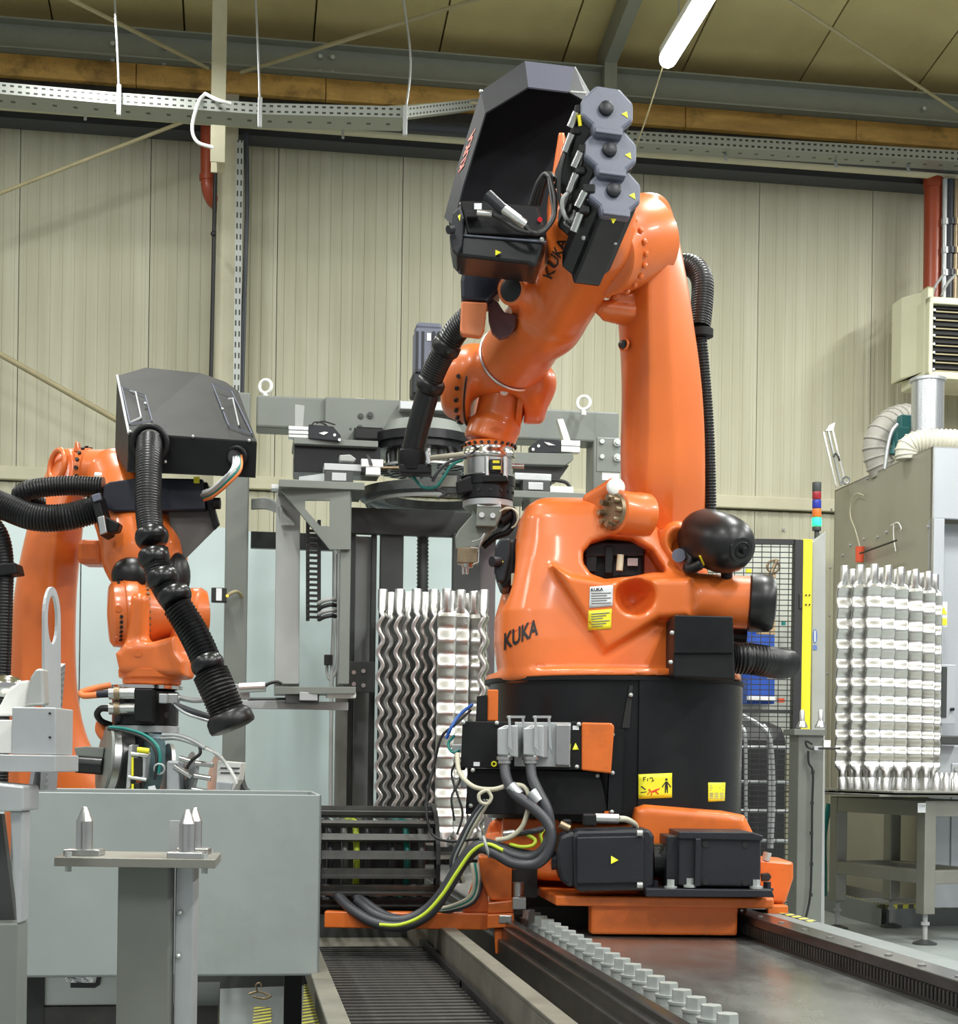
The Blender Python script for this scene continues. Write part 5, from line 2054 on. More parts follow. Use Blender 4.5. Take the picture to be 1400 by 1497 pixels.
# left loading arm
d1 = dm - 0.35
q = MB()
part('arm_end_block', MB().pbox(422, 623, 451, 640, d1, 0.06), STEEL_L, mm_, bevel=0.003)
grv = part('block_groove', MB().pbox(422, 628, 451, 629.5, d1 - 0.002, 0.004), GREY_P, mm_)
part('block_groove', MB().pbox(422, 634, 451, 635.5, d1 - 0.002, 0.004), GREY_P, mm_)
sb_ = part('stop_block', MB().ppoly([(451, 620), (487, 623), (498, 636), (498, 645), (451, 641)], d1, 0.06), MOTOR, mm_, bevel=0.003)
copies('stop_screw', MB().cyl((0, 0, 0), (0, -0.004, 0), 0.008, seg=10).mesh('stop_screw', [WHITE_PL]), [A(489, 636, d1), A(496, 643, d1)], sb_, qz)
part('stop_lever', MB().ppoly([(466, 633), (474, 631), (480, 632), (473, 636)], d1 - 0.006, 0.004), STEEL_L, sb_)
q = MB()
cable(q, [(455, 622, d1), (460, 617, d1), (470, 618, d1), (478, 622, d1)], 0.004)
cable(q, [(462, 619, d1), (472, 616, d1), (490, 621, d1)], 0.004)
part('arm_cable', q, INK, mm_, smooth=60)
part('upright_fin', MB().ppoly([(431, 591), (445, 593), (443, 623), (431, 623)], d1 + 0.03, 0.05), GREY_L, mm_, bevel=0.002)
part('arm_plate', MB().pbox(430, 642, 552, 651, d1 + 0.03, 0.3), GREY_P, mm_, bevel=0.003)
part('dark_guard', MB().pbox(431, 651, 555, 692, d1 + 0.08, 0.2), BLACK_G, mm_, bevel=0.004)
part('guard_end', MB().pbox(429, 670, 438, 700, d1 + 0.05, 0.02), GREY_D, mm_)
part('slide_carriage', MB().pbox(474, 678, 528, 688, d1 - 0.05, 0.14), ALU_M, mm_, bevel=0.003)
part('slide_block', MB().pbox(475, 688, 516, 705, d1 - 0.05, 0.12), GREY_D, mm_, bevel=0.002)
part('slide_inset', MB().pbox(485, 691, 506, 703, d1 - 0.056, 0.02), ALU_M, mm_, bevel=0.003)
part('pad', MB().ppoly([(496, 665), (512, 664), (521, 671), (517, 675), (496, 674)], d1 - 0.04, 0.06), GREY_L, mm_, bevel=0.006)
q = MB().pbox(528, 671, 560, 683, d1 - 0.06, 0.05)
fg = part('finger_block', q, STEEL_L, mm_, bevel=0.003)
part('finger_block', MB().pbox(535, 683, 556, 694, d1 - 0.06, 0.05), WHITE_PL, mm_, bevel=0.003)
part('finger_tip', MB().ppoly([(536, 664), (541, 668), (545, 680), (540, 680)], d1 - 0.07, 0.02), GREY_D, mm_)
part('finger_rod', MB().cyl(A(558, 684, d1 - 0.05), A(584, 684, d1 - 0.05), 0.008, seg=8), BROWN_ST, mm_)
part('wedge_rail', MB().ppoly([(437, 697), (474, 692), (474, 703), (437, 704)], d1 - 0.02, 0.08), ALU_M, mm_)
part('shelf', MB().pbox(409, 703, 532, 714, d1 - 0.10, 0.4), GREY_P, mm_, bevel=0.003)
part('shelf_end', MB().pbox(397, 708, 410, 714, d1 - 0.02, 0.1), STEEL_L, mm_)
# gusset: a triangular plate with a triangular window
dg1 = d1 - 0.06
og = [(409, 714), (512, 716), (512, 803), (482, 803)]
ig = [(446, 731), (482, 731), (482, 766), (478, 769), (468, 769), (446, 744)]
for pl4 in ([og[0], og[1], ig[1], ig[0]], [og[1], og[2], (482, 803), (482, 770), ig[2], ig[1]], [og[3], og[0], ig[0], ig[5], ig[4], ig[3], (482, 770)]):
    part('gusset_plate', MB().ppoly(pl4, dg1, 0.03), GREY_P, mm_)
part('gusset_flange', MB().pbox(497, 714, 512, 1000, dg1 + 0.03, 0.12), GREY_P, mm_, bevel=0.003)
# right loading arm
part('stop_block', MB().ppoly([(775, 662), (775, 652), (788, 641), (818, 643), (818, 662)], d1, 0.06), MOTOR, mm_, bevel=0.003)
copies('stop_screw', bpy.data.meshes['stop_screw'], [A(779, 657, d1), A(787, 652, d1)], mm_, qz)
part('stop_lever', MB().ppoly([(795, 646), (802, 647), (812, 651), (802, 651)], d1 - 0.006, 0.004), STEEL_L, mm_)
part('arm_end_block', MB().pbox(820, 644, 848, 661, d1, 0.06), STEEL_L, mm_, bevel=0.003)
part('block_groove', MB().pbox(820, 651, 848, 652.5, d1 - 0.002, 0.004), GREY_P, mm_)
part('upright_fin', MB().ppoly([(814, 613), (823, 612), (834, 644), (824, 645)], d1 + 0.03, 0.05), STEEL_L, mm_, bevel=0.002)
part('arm_plate', MB().ppoly([(748, 661), (838, 663), (838, 672), (826, 680), (748, 678)], d1 + 0.0, 0.25), GREY_P, mm_, bevel=0.003)
part('arm_web', MB().ppoly([(752, 678), (832, 680), (818, 700), (806, 704), (806, 712), (752, 712)], d1 + 0.06, 0.15), GREY_D, mm_, bevel=0.003)
part('slide_carriage', MB().pbox(752, 692, 806, 702, d1 - 0.05, 0.14), ALU_M, mm_, bevel=0.003)
part('slide_block', MB().pbox(764, 702, 804, 718, d1 - 0.05, 0.12), GREY_D, mm_, bevel=0.002)
part('slide_inset', MB().pbox(772, 705, 794, 716, d1 - 0.056, 0.02), ALU_M, mm_, bevel=0.003)
part('wedge_rail', MB().pbox(804, 711, 838, 722, d1 - 0.02, 0.08), WHITE_PL, mm_)
part('shelf', MB().pbox(750, 719, 870, 729, d1 - 0.06, 0.3), GREY_P, mm_, bevel=0.003)
part('shelf_leg', MB().pbox(765, 729, 774, 745, d1 + 0.05, 0.05), GREY_P, mm_)
q = MB()
cable(q, [(806, 702, d1), (818, 703, d1), (828, 706, d1), (834, 714, d1)], 0.010)
part('arm_cable', q, INK, mm_, smooth=60)

# light post with cable bundle, left of the turntable
lp = thing('cable_post', 'light grey upright channel with a bundle of grey cables', 'post', Vector((A(420, 1000, 8.6).x, 8.6, 0)))
q = MB().ppoly([(404, 720), (439, 722), (437, 1000), (401, 1000)], 8.6, 0.05)
part('channel', q, GREY_L, lp, bevel=0.004)
q = MB()
for k in range(7):
    cable(q, [(368, 731 + 2.0 * k, 8.9), (392, 730 + 2.2 * k, 8.85), (410 + k, 742 + 2 * k, 8.58), (412 + 3 * k, 768, 8.56)], 0.009)
part('cable_bundle', q, GREY_L, lp, smooth=60, kind='stuff')
q = MB().pbox(401, 996, 437, 1016, 8.62, 0.06)
part('foot_bracket', q, GREY_P, lp)

# vertical cable chain as a ladder
vc = thing('ladder_chain', 'black ladder-like cable carrier hanging left of the turntable', 'cable carrier', A(458, 905, 8.5))
for x in (447.5, 464):
    part('side_rail', MB().ppoly([(x, 760), (x + 5, 760), (x + 5, 907), (x, 907)], 8.5, 0.05), CHAIN, vc)
for k in range(18):
    y = 766 + k * 7.9
    part('rung', MB().pbox(448, y, 468, y + 3.4, 8.5, 0.03), CHAIN, vc)
for k in range(4):
    q = MB()
    y = 876 + 8 * k
    cable(q, [(466, y + 6, 8.47), (474, y + 2, 8.45), (484, y, 8.46), (490, y + 1, 8.5)], 0.012)
    part('loop_cable', q, GREY_L if k % 2 == 0 else INK, vc, smooth=60)

# thin upright with conduit right of the ladder, sensor bracket plate, linear slide
up = thing('conduit_upright', 'dark slim upright with clipped cables behind the tube stack', 'upright', Vector((A(498, 1000, 8.7).x, 8.7, 0)))
part('upright', MB().pbox(491, 800, 508, 1240, 8.75, 0.08), POST_G, up)
q = MB()
cable(q, [(489, 800, 8.65), (488, 900, 8.65), (485, 985, 8.65), (484, 1060, 8.65), (483, 1190, 8.65)], 0.012)
cable(q, [(494, 810, 8.65), (493, 960, 8.65), (484, 992, 8.65), (478, 985, 8.65), (478, 970, 8.65)], 0.009)
part('conduit', q, GREY_L, up, smooth=60)
q = MB().pbox(474, 957, 486, 972, 8.62, 0.04)
part('sensor_box', q, INK, up, bevel=0.003)
q = MB().pbox(503, 967, 548, 1012, 8.65, 0.03)
bp_ = part('bolted_plate', q, GREY_D, up, bevel=0.003)
copies('plate_screw', MB().cyl((0, 0.01, 0), (0, -0.006, 0), 0.012, seg=10).mesh('plate_screw', [STEEL]), [A(x, y, 8.648) for x, y in ((504, 981), (517, 983), (531, 981), (517, 1000), (531, 1002))], bp_, qz)

ls = thing('linear_slide', 'steel linear slide with carriage crossing behind the black hose', 'linear slide', A(440, 1030, 8.2))
part('slide_bar', MB().pbox(352, 1025, 508, 1037, 8.25, 0.05), ALU_M, ls, bevel=0.002)
part('carriage_plate', MB().ppoly([(402, 1004), (520, 1004), (520, 1014), (402, 1015)], 8.1, 0.25), GREY_P, ls, bevel=0.002)
part('carriage', MB().pbox(418, 1014, 466, 1028, 8.12, 0.15), GREY_D, ls, bevel=0.002)
part('carriage_block', MB().pbox(438, 1012, 464, 1024, 8.10, 0.1), ALU_M, ls, bevel=0.002)
part('carriage_end', MB().pbox(478, 1012, 520, 1020, 8.14, 0.1), WHITE_PL, ls, bevel=0.002)
part('push_rod', MB().cyl(A(362, 1022, 8.15), A(418, 1022, 8.15), 0.008, seg=8), GREY_D, ls)
part('valve_body', MB().pbox(337, 1000, 365, 1022, 8.0, 0.06), ALU_M, ls, bevel=0.003)
part('valve_cylinder', MB().cyl(A(350, 1006, 7.98), A(388, 1004, 7.98), 0.026, seg=16), STEEL_L, ls, smooth=40)
q = MB()
cable(q, [(386, 1004, 8.0), (394, 999, 8.0), (405, 997, 8.0), (412, 1000, 8.0)], 0.008)
part('valve_cable', q, INK, ls, smooth=60)

# switch on the left post
sw = thing('post_switch', 'small black switch with orange light on the machine left post', 'switch', A(320, 870, 8.6))
part('switch_body', MB().pbox(309, 859, 331, 880, 8.55, 0.06), INK, sw, bevel=0.004)
part('switch_label', MB().pbox(316, 860, 324, 878, 8.545, 0.003), LABEL_W, sw)
part('switch_lamp', MB().sphere(A(332, 871, 8.56), 0.008), LED_O, sw, smooth=60)
q = MB()
cable(q, [(332, 870, 8.6), (345, 865, 8.62), (353, 872, 8.7), (350, 885, 8.72)], 0.010)
part('plug', q, CREAM_D, sw, smooth=60)
q = MB()
cable(q, [(350, 885, 8.72), (341, 915, 8.74), (340, 960, 8.74), (338, 1000, 8.74), (334, 1040, 8.74)], 0.010)
part('switch_cable', q, CABLE_GREY, sw, smooth=60)

# ------------------------------------------------------------------ middle stack of wavy tubes
zmt = A(600, 868, 8.6).z - TL
pal2 = thing('stack_base', 'steel base plate below the middle stack of wavy tubes', 'pallet', Vector((A(630, 1200, 8.7).x, 8.7, zmt - 0.12)))
part('plate', MB().pbox(540, 1250, 725, 1256, 8.4, 0.7), TABLE_S, pal2)
part('stack_shade_block', MB().pbox(556, 890, 702, 1250, 8.72, 0.12), GREY_D, pal2)  # dark box added behind the tubes so the gaps between them look dark
part('base_block', MB().pbox(560, 1256, 705, 1420, 8.5, 0.5), GREY_D, pal2)
edge = [(556, 8.40), (581, 8.38), (606, 8.36), (631, 8.38), (656, 8.45)]
edge2 = [(568, 8.55), (593, 8.52), (618, 8.52), (644, 8.55)]
for k, (px, d) in enumerate(edge):
    o = link('wavy_tube', tube_me)
    o.location = spot(px, d, zmt)
    o.rotation_euler = (0, 0, math.radians(90 - 8 + 3 * k))
    tag(o, '%s wavy steel tube from the left, standing edge-on in the front of the middle stack' % ordn[k], 'tube', 'wavy tubes of the middle stack')
for k, (px, d) in enumerate(edge2):
    o = link('wavy_tube', tube_me)
    o.location = spot(px, d, zmt)
    o.rotation_euler = (0, 0, math.radians(84 + 3 * k))
    tag(o, '%s wavy steel tube from the left, edge-on in the second row of the middle stack' % ordn[k], 'tube', 'wavy tubes of the middle stack')
broad = [(650, 8.30, 4), (670, 8.34, 0), (689, 8.40, -8)]
broad2 = [(661, 8.5, 0), (681, 8.52, -5), (697, 8.56, -30)]
for rw, lst in (('front', broad), ('rear', broad2)):
    for k, (px, d, a) in enumerate(lst):
        o = link('wavy_tube', tube_me)
        o.location = spot(px, d, zmt - 0.004)
        o.rotation_euler = (0, 0, math.radians(a))
        tag(o, '%s wavy steel tube from the left facing broadside in the %s of the middle stack' % (ordn[k], rw), 'tube', 'wavy tubes of the middle stack')
o = link('wavy_tube', tube_me)
o.location = spot(704, 8.36, zmt)
o.rotation_euler = (0, 0, math.radians(80))
tag(o, 'rightmost wavy steel tube of the middle stack, edge-on beside the robot', 'tube', 'wavy tubes of the middle stack')

# ================================================================== the big orange robot
D0 = 5.70
S0 = D0 / F
rob = thing('robot', 'large orange six-axis industrial robot on the linear track', 'robot', Vector((A(895, 1300, D0).x, D0, ZT)))


def bounds(pix, d0, d1, pad=0.05):
    P = [A(x, y, d) for x, y in pix for d in (d0, d1)]
    return ([min(p[i] for p in P) - pad for i in range(3)], [max(p[i] for p in P) + pad for i in range(3)])


# ---- turning column ------------------------------------------------
LV = [(733, 790, 862), (740, 776, 876), (752, 765, 905), (770, 757, 945), (800, 751, 980), (830, 743, 1002), (860, 735, 1000), (905, 723, 992), (945, 722, 992), (985, 728, 998)]
_z = np.array([A(0, y, D0).z + 0 * l for y, l, r in LV])
_z = np.array([A((l + r) / 2, y, D0).z for y, l, r in LV])
_l = np.array([A(l, y, D0).x for y, l, r in LV])
_r = np.array([A(r, y, D0).x for y, l, r in LV])
_b = np.array([0.16, 0.22, 0.255, 0.28, 0.30, 0.315, 0.33, 0.35, 0.365, 0.375])


def column_sdf(P):
    z = np.clip(P[2], _z[-1], _z[0])
    l = np.interp(-z, -_z, _l)
    r = np.interp(-z, -_z, _r)
    b = np.interp(-z, -_z, _b)
    a = (r - l) / 2
    c = (r + l) / 2
    p = 4.4
    q = (np.abs((P[0] - c) / a) ** p + np.abs((P[1] - D0 - 0.02) / b) ** p) ** (1 / p)
    d = (q - 1) * np.minimum(a, b) * 0.9
    d = smax(d, np.maximum(P[2] - _z[0], _z[-1] - 0.06 - P[2]), 0.05)
    # raised lower panel that runs out into the balancer tube
    pan_ = d_poly(P, [(806, 826), (835, 842), (880, 850), (1008, 846), (1008, 902), (962, 905), (884, 952)], 5.36, 5.325, 5.7, 0.022)
    d = smin(d, pan_, 0.022)
    # tube
    t = d_cyl(P, A(930, 872, 5.47), A(1108, 882, 5.42), 0.094, 0.090, 0.01)
    d = smin(d, t, 0.05)
    # hump behind, carrying the link arm
    hump = d_rcone(P, A(930, 822, 5.74), A(1010, 842, 5.62), 0.08, 0.06)
    d = smin(d, hump, 0.06)
    # window for the swing motor
    w = d_poly(P, [(853, 822), (853, 806), (866, 790), (893, 781), (925, 785), (955, 803), (972, 830), (972, 836), (955, 836), (930, 841), (885, 846), (864, 838)], 5.40, 5.0, 5.56, 0.012)
    d = smax(d, -w, 0.018)
    # round recess
    rc = d_ell(P, A(929, 870, 5.33), (0.066, 0.15, 0.066))
    d = smax(d, -rc, 0.02)
    # hollow at the left edge
    nt = d_ell(P, A(732, 838, 5.60), (0.055, 0.20, 0.16))
    d = smax(d, -nt, 0.012)
    # foot flange
    fl = d_cyl(P, A(895, 998, D0), A(895, 987, D0), 0.462, 0.455, 0.008)
    d = smin(d, fl, 0.018)
    return d


lo, hi = bounds([(700, 728), (1120, 1000)], 5.22, 6.2, 0.03)
col_me = sdf_mesh('column_casting', column_sdf, lo, hi, 0.0105, ORANGE)
col_o = part('column_casting', col_me, ORANGE, rob)
lay_text('logo_letters', 'KUKA', A(761, 929, 5.40), Vector((0.042, 0, 0.0185)), Vector((0.000, 0, 0.078)), INK, col_o, bold=0.028, target=col_me, ray=(0, 1, 0))
q = [(747, 924), (782, 906), (782, 907.5), (747, 925.5)]
sticker('logo_line', q, 5.3, RED_LOGO, col_o, col_me)
sp = sticker('rating_plate', [(862, 858), (896, 855), (895, 886), (861, 889)], 5.3, LABEL_W, col_o, col_me)
lay_text('plate_heading', 'KUKA', A(872, 861, 5.3), Vector((0.0155, 0, 0.001)), Vector((0, 0, 0.016)), INK, sp, bold=0.03, target=col_me, ray=(0.08, 1, 0), off=0.004)
for k in range(5):
    sticker('plate_text_line', [(864, 867 + 3.6 * k), (893 - 6 * (k % 2), 866 + 3.6 * k), (893 - 6 * (k % 2), 867.2 + 3.6 * k), (864, 868.2 + 3.6 * k)], 5.3, INK_GREY, sp, col_me, 3, 0.0035)
sy = sticker('yellow_notice', [(860, 893), (894, 890), (893, 919), (859, 922)], 5.3, YELLOW_S, col_o, col_me)
for k in range(6):
    sticker('notice_text_line', [(864, 897 + 3.8 * k), (891 - 5 * (k % 3), 895 + 3.8 * k), (891 - 5 * (k % 3), 896.2 + 3.8 * k), (864, 898.2 + 3.8 * k)], 5.3, INK_GREY, sy, col_me, 3, 0.0035)
# cast arrow mark
lay_text('cast_mark', '<IIII>', A(790, 971, 5.35), Vector((0.018, 0, 0.000)), Vector((0, 0, 0.026)), ORANGE, col_o, bold=0.01, off=0.004, target=col_me, ray=(0, 1, 0))
# tube end cap
ax = (A(1108, 882, 5.42) - A(930, 872, 5.47)).normalized()
ec = A(1098, 881, 5.42)
q = MB().lathe(ec, ax, [(0.090, -0.01), (0.098, -0.004), (0.101, 0.03), (0.098, 0.062), (0.085, 0.078), (0.05, 0.084), (0.001, 0.085)], 36)
part('tube_end_cap', q, RUBBER, col_o, smooth=40)

# ---- swing motor in the window -----------------------------------
mo = part('swing_motor', MB().box(A(898, 822, 5.62), (0.20, 0.16, 0.14), Matrix.Identity(3)), MOTOR, rob, bevel=0.014)
part('motor_lid', MB().ppoly([(855, 800), (876, 793), (926, 793), (942, 800), (942, 812), (855, 814)], 5.50, 0.16, (0, 1, 0)), MOTOR, mo, bevel=0.006)
part('motor_rib', MB().pbox(884, 798, 896, 838, 5.49, 0.03, False), MOTOR, mo, bevel=0.004)
part('motor_rib', MB().pbox(856, 813, 872, 836, 5.50, 0.03, False), MOTOR, mo, bevel=0.004)
part('connector', MB().cyl(A(905, 834, 5.46), A(907, 811, 5.46), 0.012, seg=14), CREAM, mo, smooth=40)
part('motor_label', MB().pbox(917, 816, 932, 827, 5.515, 0.003, False), LABEL_W, mo)

# ---- side motor at the column's left edge --------------------------
sm = part('side_motor', MB().ppoly([(728, 790), (757, 785), (754, 842), (744, 858), (734, 862), (726, 840)], 5.55, 0.22, (0, 1, 0)), MOTOR, rob, bevel=0.014)
part('motor_lid', MB().ppoly([(723, 800), (731, 787), (746, 786), (746, 812), (738, 850), (727, 852), (722, 836)], 5.52, 0.06, (0, 1, 0)), MOTOR, sm, bevel=0.008)
part('lid_boss', MB().cyl(A(729, 821, 5.52), A(719, 821, 5.50), 0.019, seg=16), MOTOR, sm, smooth=40)
sticker('warning_triangle', [(732, 818), (736, 821), (732, 825), (732, 825)], 5.515, YELLOW_S, sm, None, 1)
part('motor_plug', MB().pbox(747, 838, 752, 856, 5.50, 0.02, False), CREAM, sm, bevel=0.003)

# ---- drum (black sheet covers over the base) -----------------------
cD = A(895, 1095, D0)
zt_d, zb_d = A(895, 998, D0).z, A(895, 1196, D0).z
Rd = 185 * S0


def arc_sheet(r, a0, a1, z0, z1, n, th=0.008):
    q = MB()
    base = Vector((cD.x, cD.y, 0))
    vs, fs = [], []
    for i in range(n + 1):
        a = math.radians(a0 + (a1 - a0) * i / n)
        for rr in (r, r - th):
            for z in (z0, z1):
                vs.append(base + Vector((rr * math.sin(a), -rr * math.cos(a), z)))
    for i in range(n):
        b = i * 4
        fs += [(b, b + 4, b + 5, b + 1), (b + 2, b + 3, b + 7, b + 6), (b + 1, b + 5, b + 7, b + 3), (b, b + 2, b + 6, b + 4)]
    fs += [(0, 1, 3, 2), (n * 4, n * 4 + 2, n * 4 + 3, n * 4 + 1)]
    return q.add(vs, fs)


drum_in = part('drum_core', MB().cyl(Vector((cD.x, cD.y, zb_d)), Vector((cD.x, cD.y, zt_d)), Rd - 0.03, seg=64), BLACK, rob, smooth=40)
part('drum_cover', arc_sheet(Rd - 0.006, -80, 8, zb_d, zt_d - 0.012, 24), DRUM, rob, smooth=40)
dc2 = part('drum_cover', arc_sheet(Rd + 0.004, 6, 88, A(895, 1186, D0).z, zt_d - 0.004, 26), DRUM, rob, smooth=40)
part('drum_rim', MB().lathe(Vector((cD.x, cD.y, zt_d)), UP, [(Rd - 0.02, -0.016), (Rd + 0.008, -0.014), (Rd + 0.008, 0.0), (Rd - 0.02, 0.002)], 72), BLACK, rob, smooth=40)
scr = MB().lathe((0, 0, 0), (0, -1, 0), [(0.0075, 0), (0.0075, 0.003), (0.004, 0.006), (0.001, 0.0065)], 12).mesh('dome_screw', [ZINC], 50)
dme = dc2.data
yl = sticker('pictogram_sticker', [(933, 1132), (982, 1130), (982, 1166), (933, 1168)], 5.2, YELLOW_S, dc2, dme)
# pictograms: a red falling figure, a black standing figure and hand-written letters
def fig(mb_, cx, cy, s, pose):
    if pose == 'stand':
        P_ = [[(-1.0, -5), (1.0, -5), (1.4, 0), (-1.4, 0)], [(-1.4, 0), (0, 0), (-0.6, 6), (-1.6, 6)], [(0, 0), (1.4, 0), (1.6, 6), (0.6, 6)], [(-1.0, -5), (-1.0, -3.6), (-4, 1), (-4.5, 0)], [(1.0, -5), (4.5, 0), (4, 1), (1.0, -3.6)], [(-1, -8), (1, -8), (1.2, -6), (-1.2, -6)]]
    else:
        P_ = [[(-2, -1), (3, -3), (4, -1), (-1, 1)], [(3, -3), (8, -4.6), (8, -3.6), (4, -1)], [(3, -2), (7, 2), (6, 2.6), (2, -1)], [(-2, -1), (-6, 3), (-6.5, 2), (-2, -2)], [(-1, 1), (-1, 4), (-2, 4), (-2, 0)], [(-5, -3), (-3, -3.6), (-2.4, -1.6), (-4.6, -1.2)]]
    for pl_ in P_:
        mb_.append([(cx + x * s, cy + y * s) for x, y in pl_])


def flat_marks(name, polys, d, mat_, parent, target, off=0.003):
    bvh = BVHTree.FromPolygons([v.co.copy() for v in target.vertices], [list(p.vertices) for p in target.polygons])
    q = MB()
    o = Vector((0, 0, HCAM))
    for pl_ in polys:
        vs = []
        for x, y in pl_:
            r = (A(x, y, d) - o).normalized()
            h = bvh.ray_cast(o, r)
            vs.append((h[0] - r * off) if h[0] is not None else A(x, y, d))
        q.add(vs, [list(range(len(vs)))])
    ob = part(name, q, mat_, parent, kind=None)
    s = ob.modifiers.new('sheet', 'SOLIDIFY')
    s.thickness = 0.0006
    return ob


pm = []
fig(pm, 974, 1150, 1.5, 'stand')
flat_marks('standing_figure', pm, 5.2, INK, yl, dme)
pm = []
fig(pm, 954, 1158, 1.3, 'fall')
flat_marks('falling_figure', pm, 5.2, RED_S, yl, dme)
flat_marks('handwriting', [[(940, 1136), (941, 1136), (941, 1142), (940, 1142)], [(940, 1136), (944, 1135.5), (944, 1136.5), (940, 1137)], [(940, 1139), (943, 1138.6), (943, 1139.4), (940, 1140)], [(946, 1138), (947, 1138), (947, 1142), (946, 1142)], [(949, 1137), (953, 1136), (953, 1137), (949, 1138)],
                           [(953, 1137), (954, 1137), (955, 1142), (954, 1142)], [(952, 1142), (956, 1140), (956, 1141), (952, 1143)], [(936, 1150), (938, 1149), (944, 1154), (943, 1155)], [(936, 1158), (945, 1157), (945, 1158), (936, 1159)]], 5.2, INK, yl, dme)
y2 = sticker('small_yellow_sticker', [(1035, 1144), (1060, 1144), (1059, 1171), (1035, 1172)], 5.2, YELLOW_S, dc2, dme)
flat_marks('sticker_text', [[(1038, 1148 + 3.2 * k), (1057 - 4 * (k % 2), 1148 + 3.2 * k), (1057 - 4 * (k % 2), 1149 + 3.2 * k), (1038, 1149 + 3.2 * k)] for k in range(3)] +
           [[(1037 + 7.5 * c, 1159 + 2.4 * k), (1042.5 + 7.5 * c, 1159 + 2.4 * k), (1042.5 + 7.5 * c, 1160 + 2.4 * k), (1037 + 7.5 * c, 1160 + 2.4 * k)] for c in range(3) for k in range(4)], 5.2, INK_GREY, y2, dme)
copies('dome_screw', scr, [A(922, 1016, 5.232)], dc2)
part('drum_seam', MB().ppoly([(920, 1002), (925, 1002), (920, 1064), (909, 1064)], 5.238, 0.004, (0, 1, 0)), INK, dc2)

# ---- black box at the right with its hose ------------------------
bb = part('junction_box', MB().ppoly([(986, 899), (1071, 901), (1075, 995), (983, 990)], 5.16, 0.28, (0, 1, 0)), BLACK, rob, bevel=0.008)
part('box_lid', MB().ppoly([(986, 899), (1071, 901), (1073, 955), (985, 955)], 5.15, 0.012, (0, 1, 0)), DRUM, bb, bevel=0.004)
copies('dome_screw', scr, [A(982, 925, 5.15), A(980, 968, 5.16)], bb)
q = MB()
hose(q, [(1068, 962, 5.35), (1095, 963, 5.36), (1120, 967, 5.40), (1138, 970, 5.5), (1148, 970, 5.75)], 0.052, 0.012, 0.06)
part('side_hose', q, RUBBER, rob, smooth=70)
part('hose_gland', MB().cyl(A(1060, 930, 5.55), A(1088, 932, 5.55), 0.055, seg=20), RUBBER, rob, smooth=40)

# ---- balancer accumulator ----------------------------------------
aa, ab_ = A(1032, 786, 5.42), A(1092, 807, 5.20)
axb = (ab_ - aa).normalized()
q = MB().lathe(aa, axb, [(0.02, -0.070), (0.06, -0.064), (0.088, -0.045), (0.098, -0.015), (0.100, 0.02), (0.100, 0.11), (0.096, 0.14), (0.085, 0.175), (0.066, 0.203), (0.043, 0.216), (0.042, 0.222), (0.030, 0.225), (0.001, 0.226)], 40)
acc_o = part('accumulator', q, RUBBER, rob, smooth=45)
part('fill_valve', MB().cyl(aa + axb * 0.22, aa + axb * 0.250, 0.012, seg=10), BLACK, acc_o, smooth=40)
part('valve_ring', MB().torus(aa + axb * 0.224, axb, 0.026, 0.004, 24, 6), BLACK, acc_o, smooth=50)
sticker('yellow_mark', [(1021, 812), (1024, 812), (1030, 826), (1028, 827)], 5.27, YELLOW_S, acc_o, acc_o.data)
part('accumulator_foot', MB().cyl(A(1062, 815, 5.35), A(1062, 850, 5.40), 0.02, seg=12), BLACK, acc_o, smooth=40)
part('balancer_hose', MB().tube(spline([A(1000, 800, 5.40), A(1010, 818, 5.38), A(1005, 832, 5.36), A(1022, 826, 5.34), A(1032, 815, 5.34)], 8), 0.018, 12), RUBBER, acc_o, smooth=60)

# ---- link arm ------------------------------------------------------
LA = [  # y, x left, ridge 1, ridge 2, x right, depth of the front ridge
    (281, 932, 940, 950, 958, 5.40), (288, 918, 940, 960, 973, 5.38), (305, 905, 942, 966, 982, 5.37), (335, 900, 943, 970, 990, 5.36), (385, 899, 944, 973, 1000, 5.37),
    (430, 900, 945, 974, 1008, 5.38), (480, 902, 946, 976, 1015, 5.39), (540, 907, 947, 979, 1024, 5.41), (600, 907, 947, 982, 1029, 5.43),
    (655, 905, 946, 984, 1031, 5.45), (700, 905, 944, 984, 1031, 5.46), (740, 912, 941, 981, 1031, 5.50), (775, 928, 946, 980, 1029, 5.54), (810, 940, 956, 982, 1024, 5.58)]
secs = []
for (y, xl, r1, r2, xr, d) in LA:
    back = d + 0.30
    secs.append([A(xl, y, d + 0.15), A(xl + (r1 - xl) * 0.45, y, d + 0.065), A(r1 - 2, y, d + 0.006), A(r1 + 3, y, d), A(r2 - 4, y, d + 0.006), A(r2 + 3, y, d + 0.014),
                 A((r2 + xr) / 2 + 2, y, d + 0.075), A(xr - 3, y, d + 0.145), A(xr, y, d + 0.17), A(xr, y, back), A((xl + xr) / 2, y, back + 0.03), A(xl, y, back)])
q = MB().loft(secs)
la = part('link_arm', q, ORANGE, rob, smooth=60)
cr = la.data.attributes.new('crease_edge', 'FLOAT', 'EDGE')
for e_ in la.data.edges:
    i_, j_ = e_.vertices
    if i_ % 12 == j_ % 12 and i_ % 12 in (3, 5):
        cr.data[e_.index].value = 0.75
sb2 = la.modifiers.new('smooth', 'SUBSURF')
sb2.levels = 2
sb2.render_levels = 2
hole_c = A(913, 504, 5.47)
part('arm_hole', MB().cyl(A(910, 504, 5.49), A(914, 504, 5.468), 0.017, seg=20), INK, la, smooth=40)
part('hole_rim', MB().torus(A(912, 504, 5.475), (-0.6, -0.6, 0), 0.018, 0.005, 20, 8), ORANGE, la, smooth=60)
# stop block on the inner side
ns = [0]


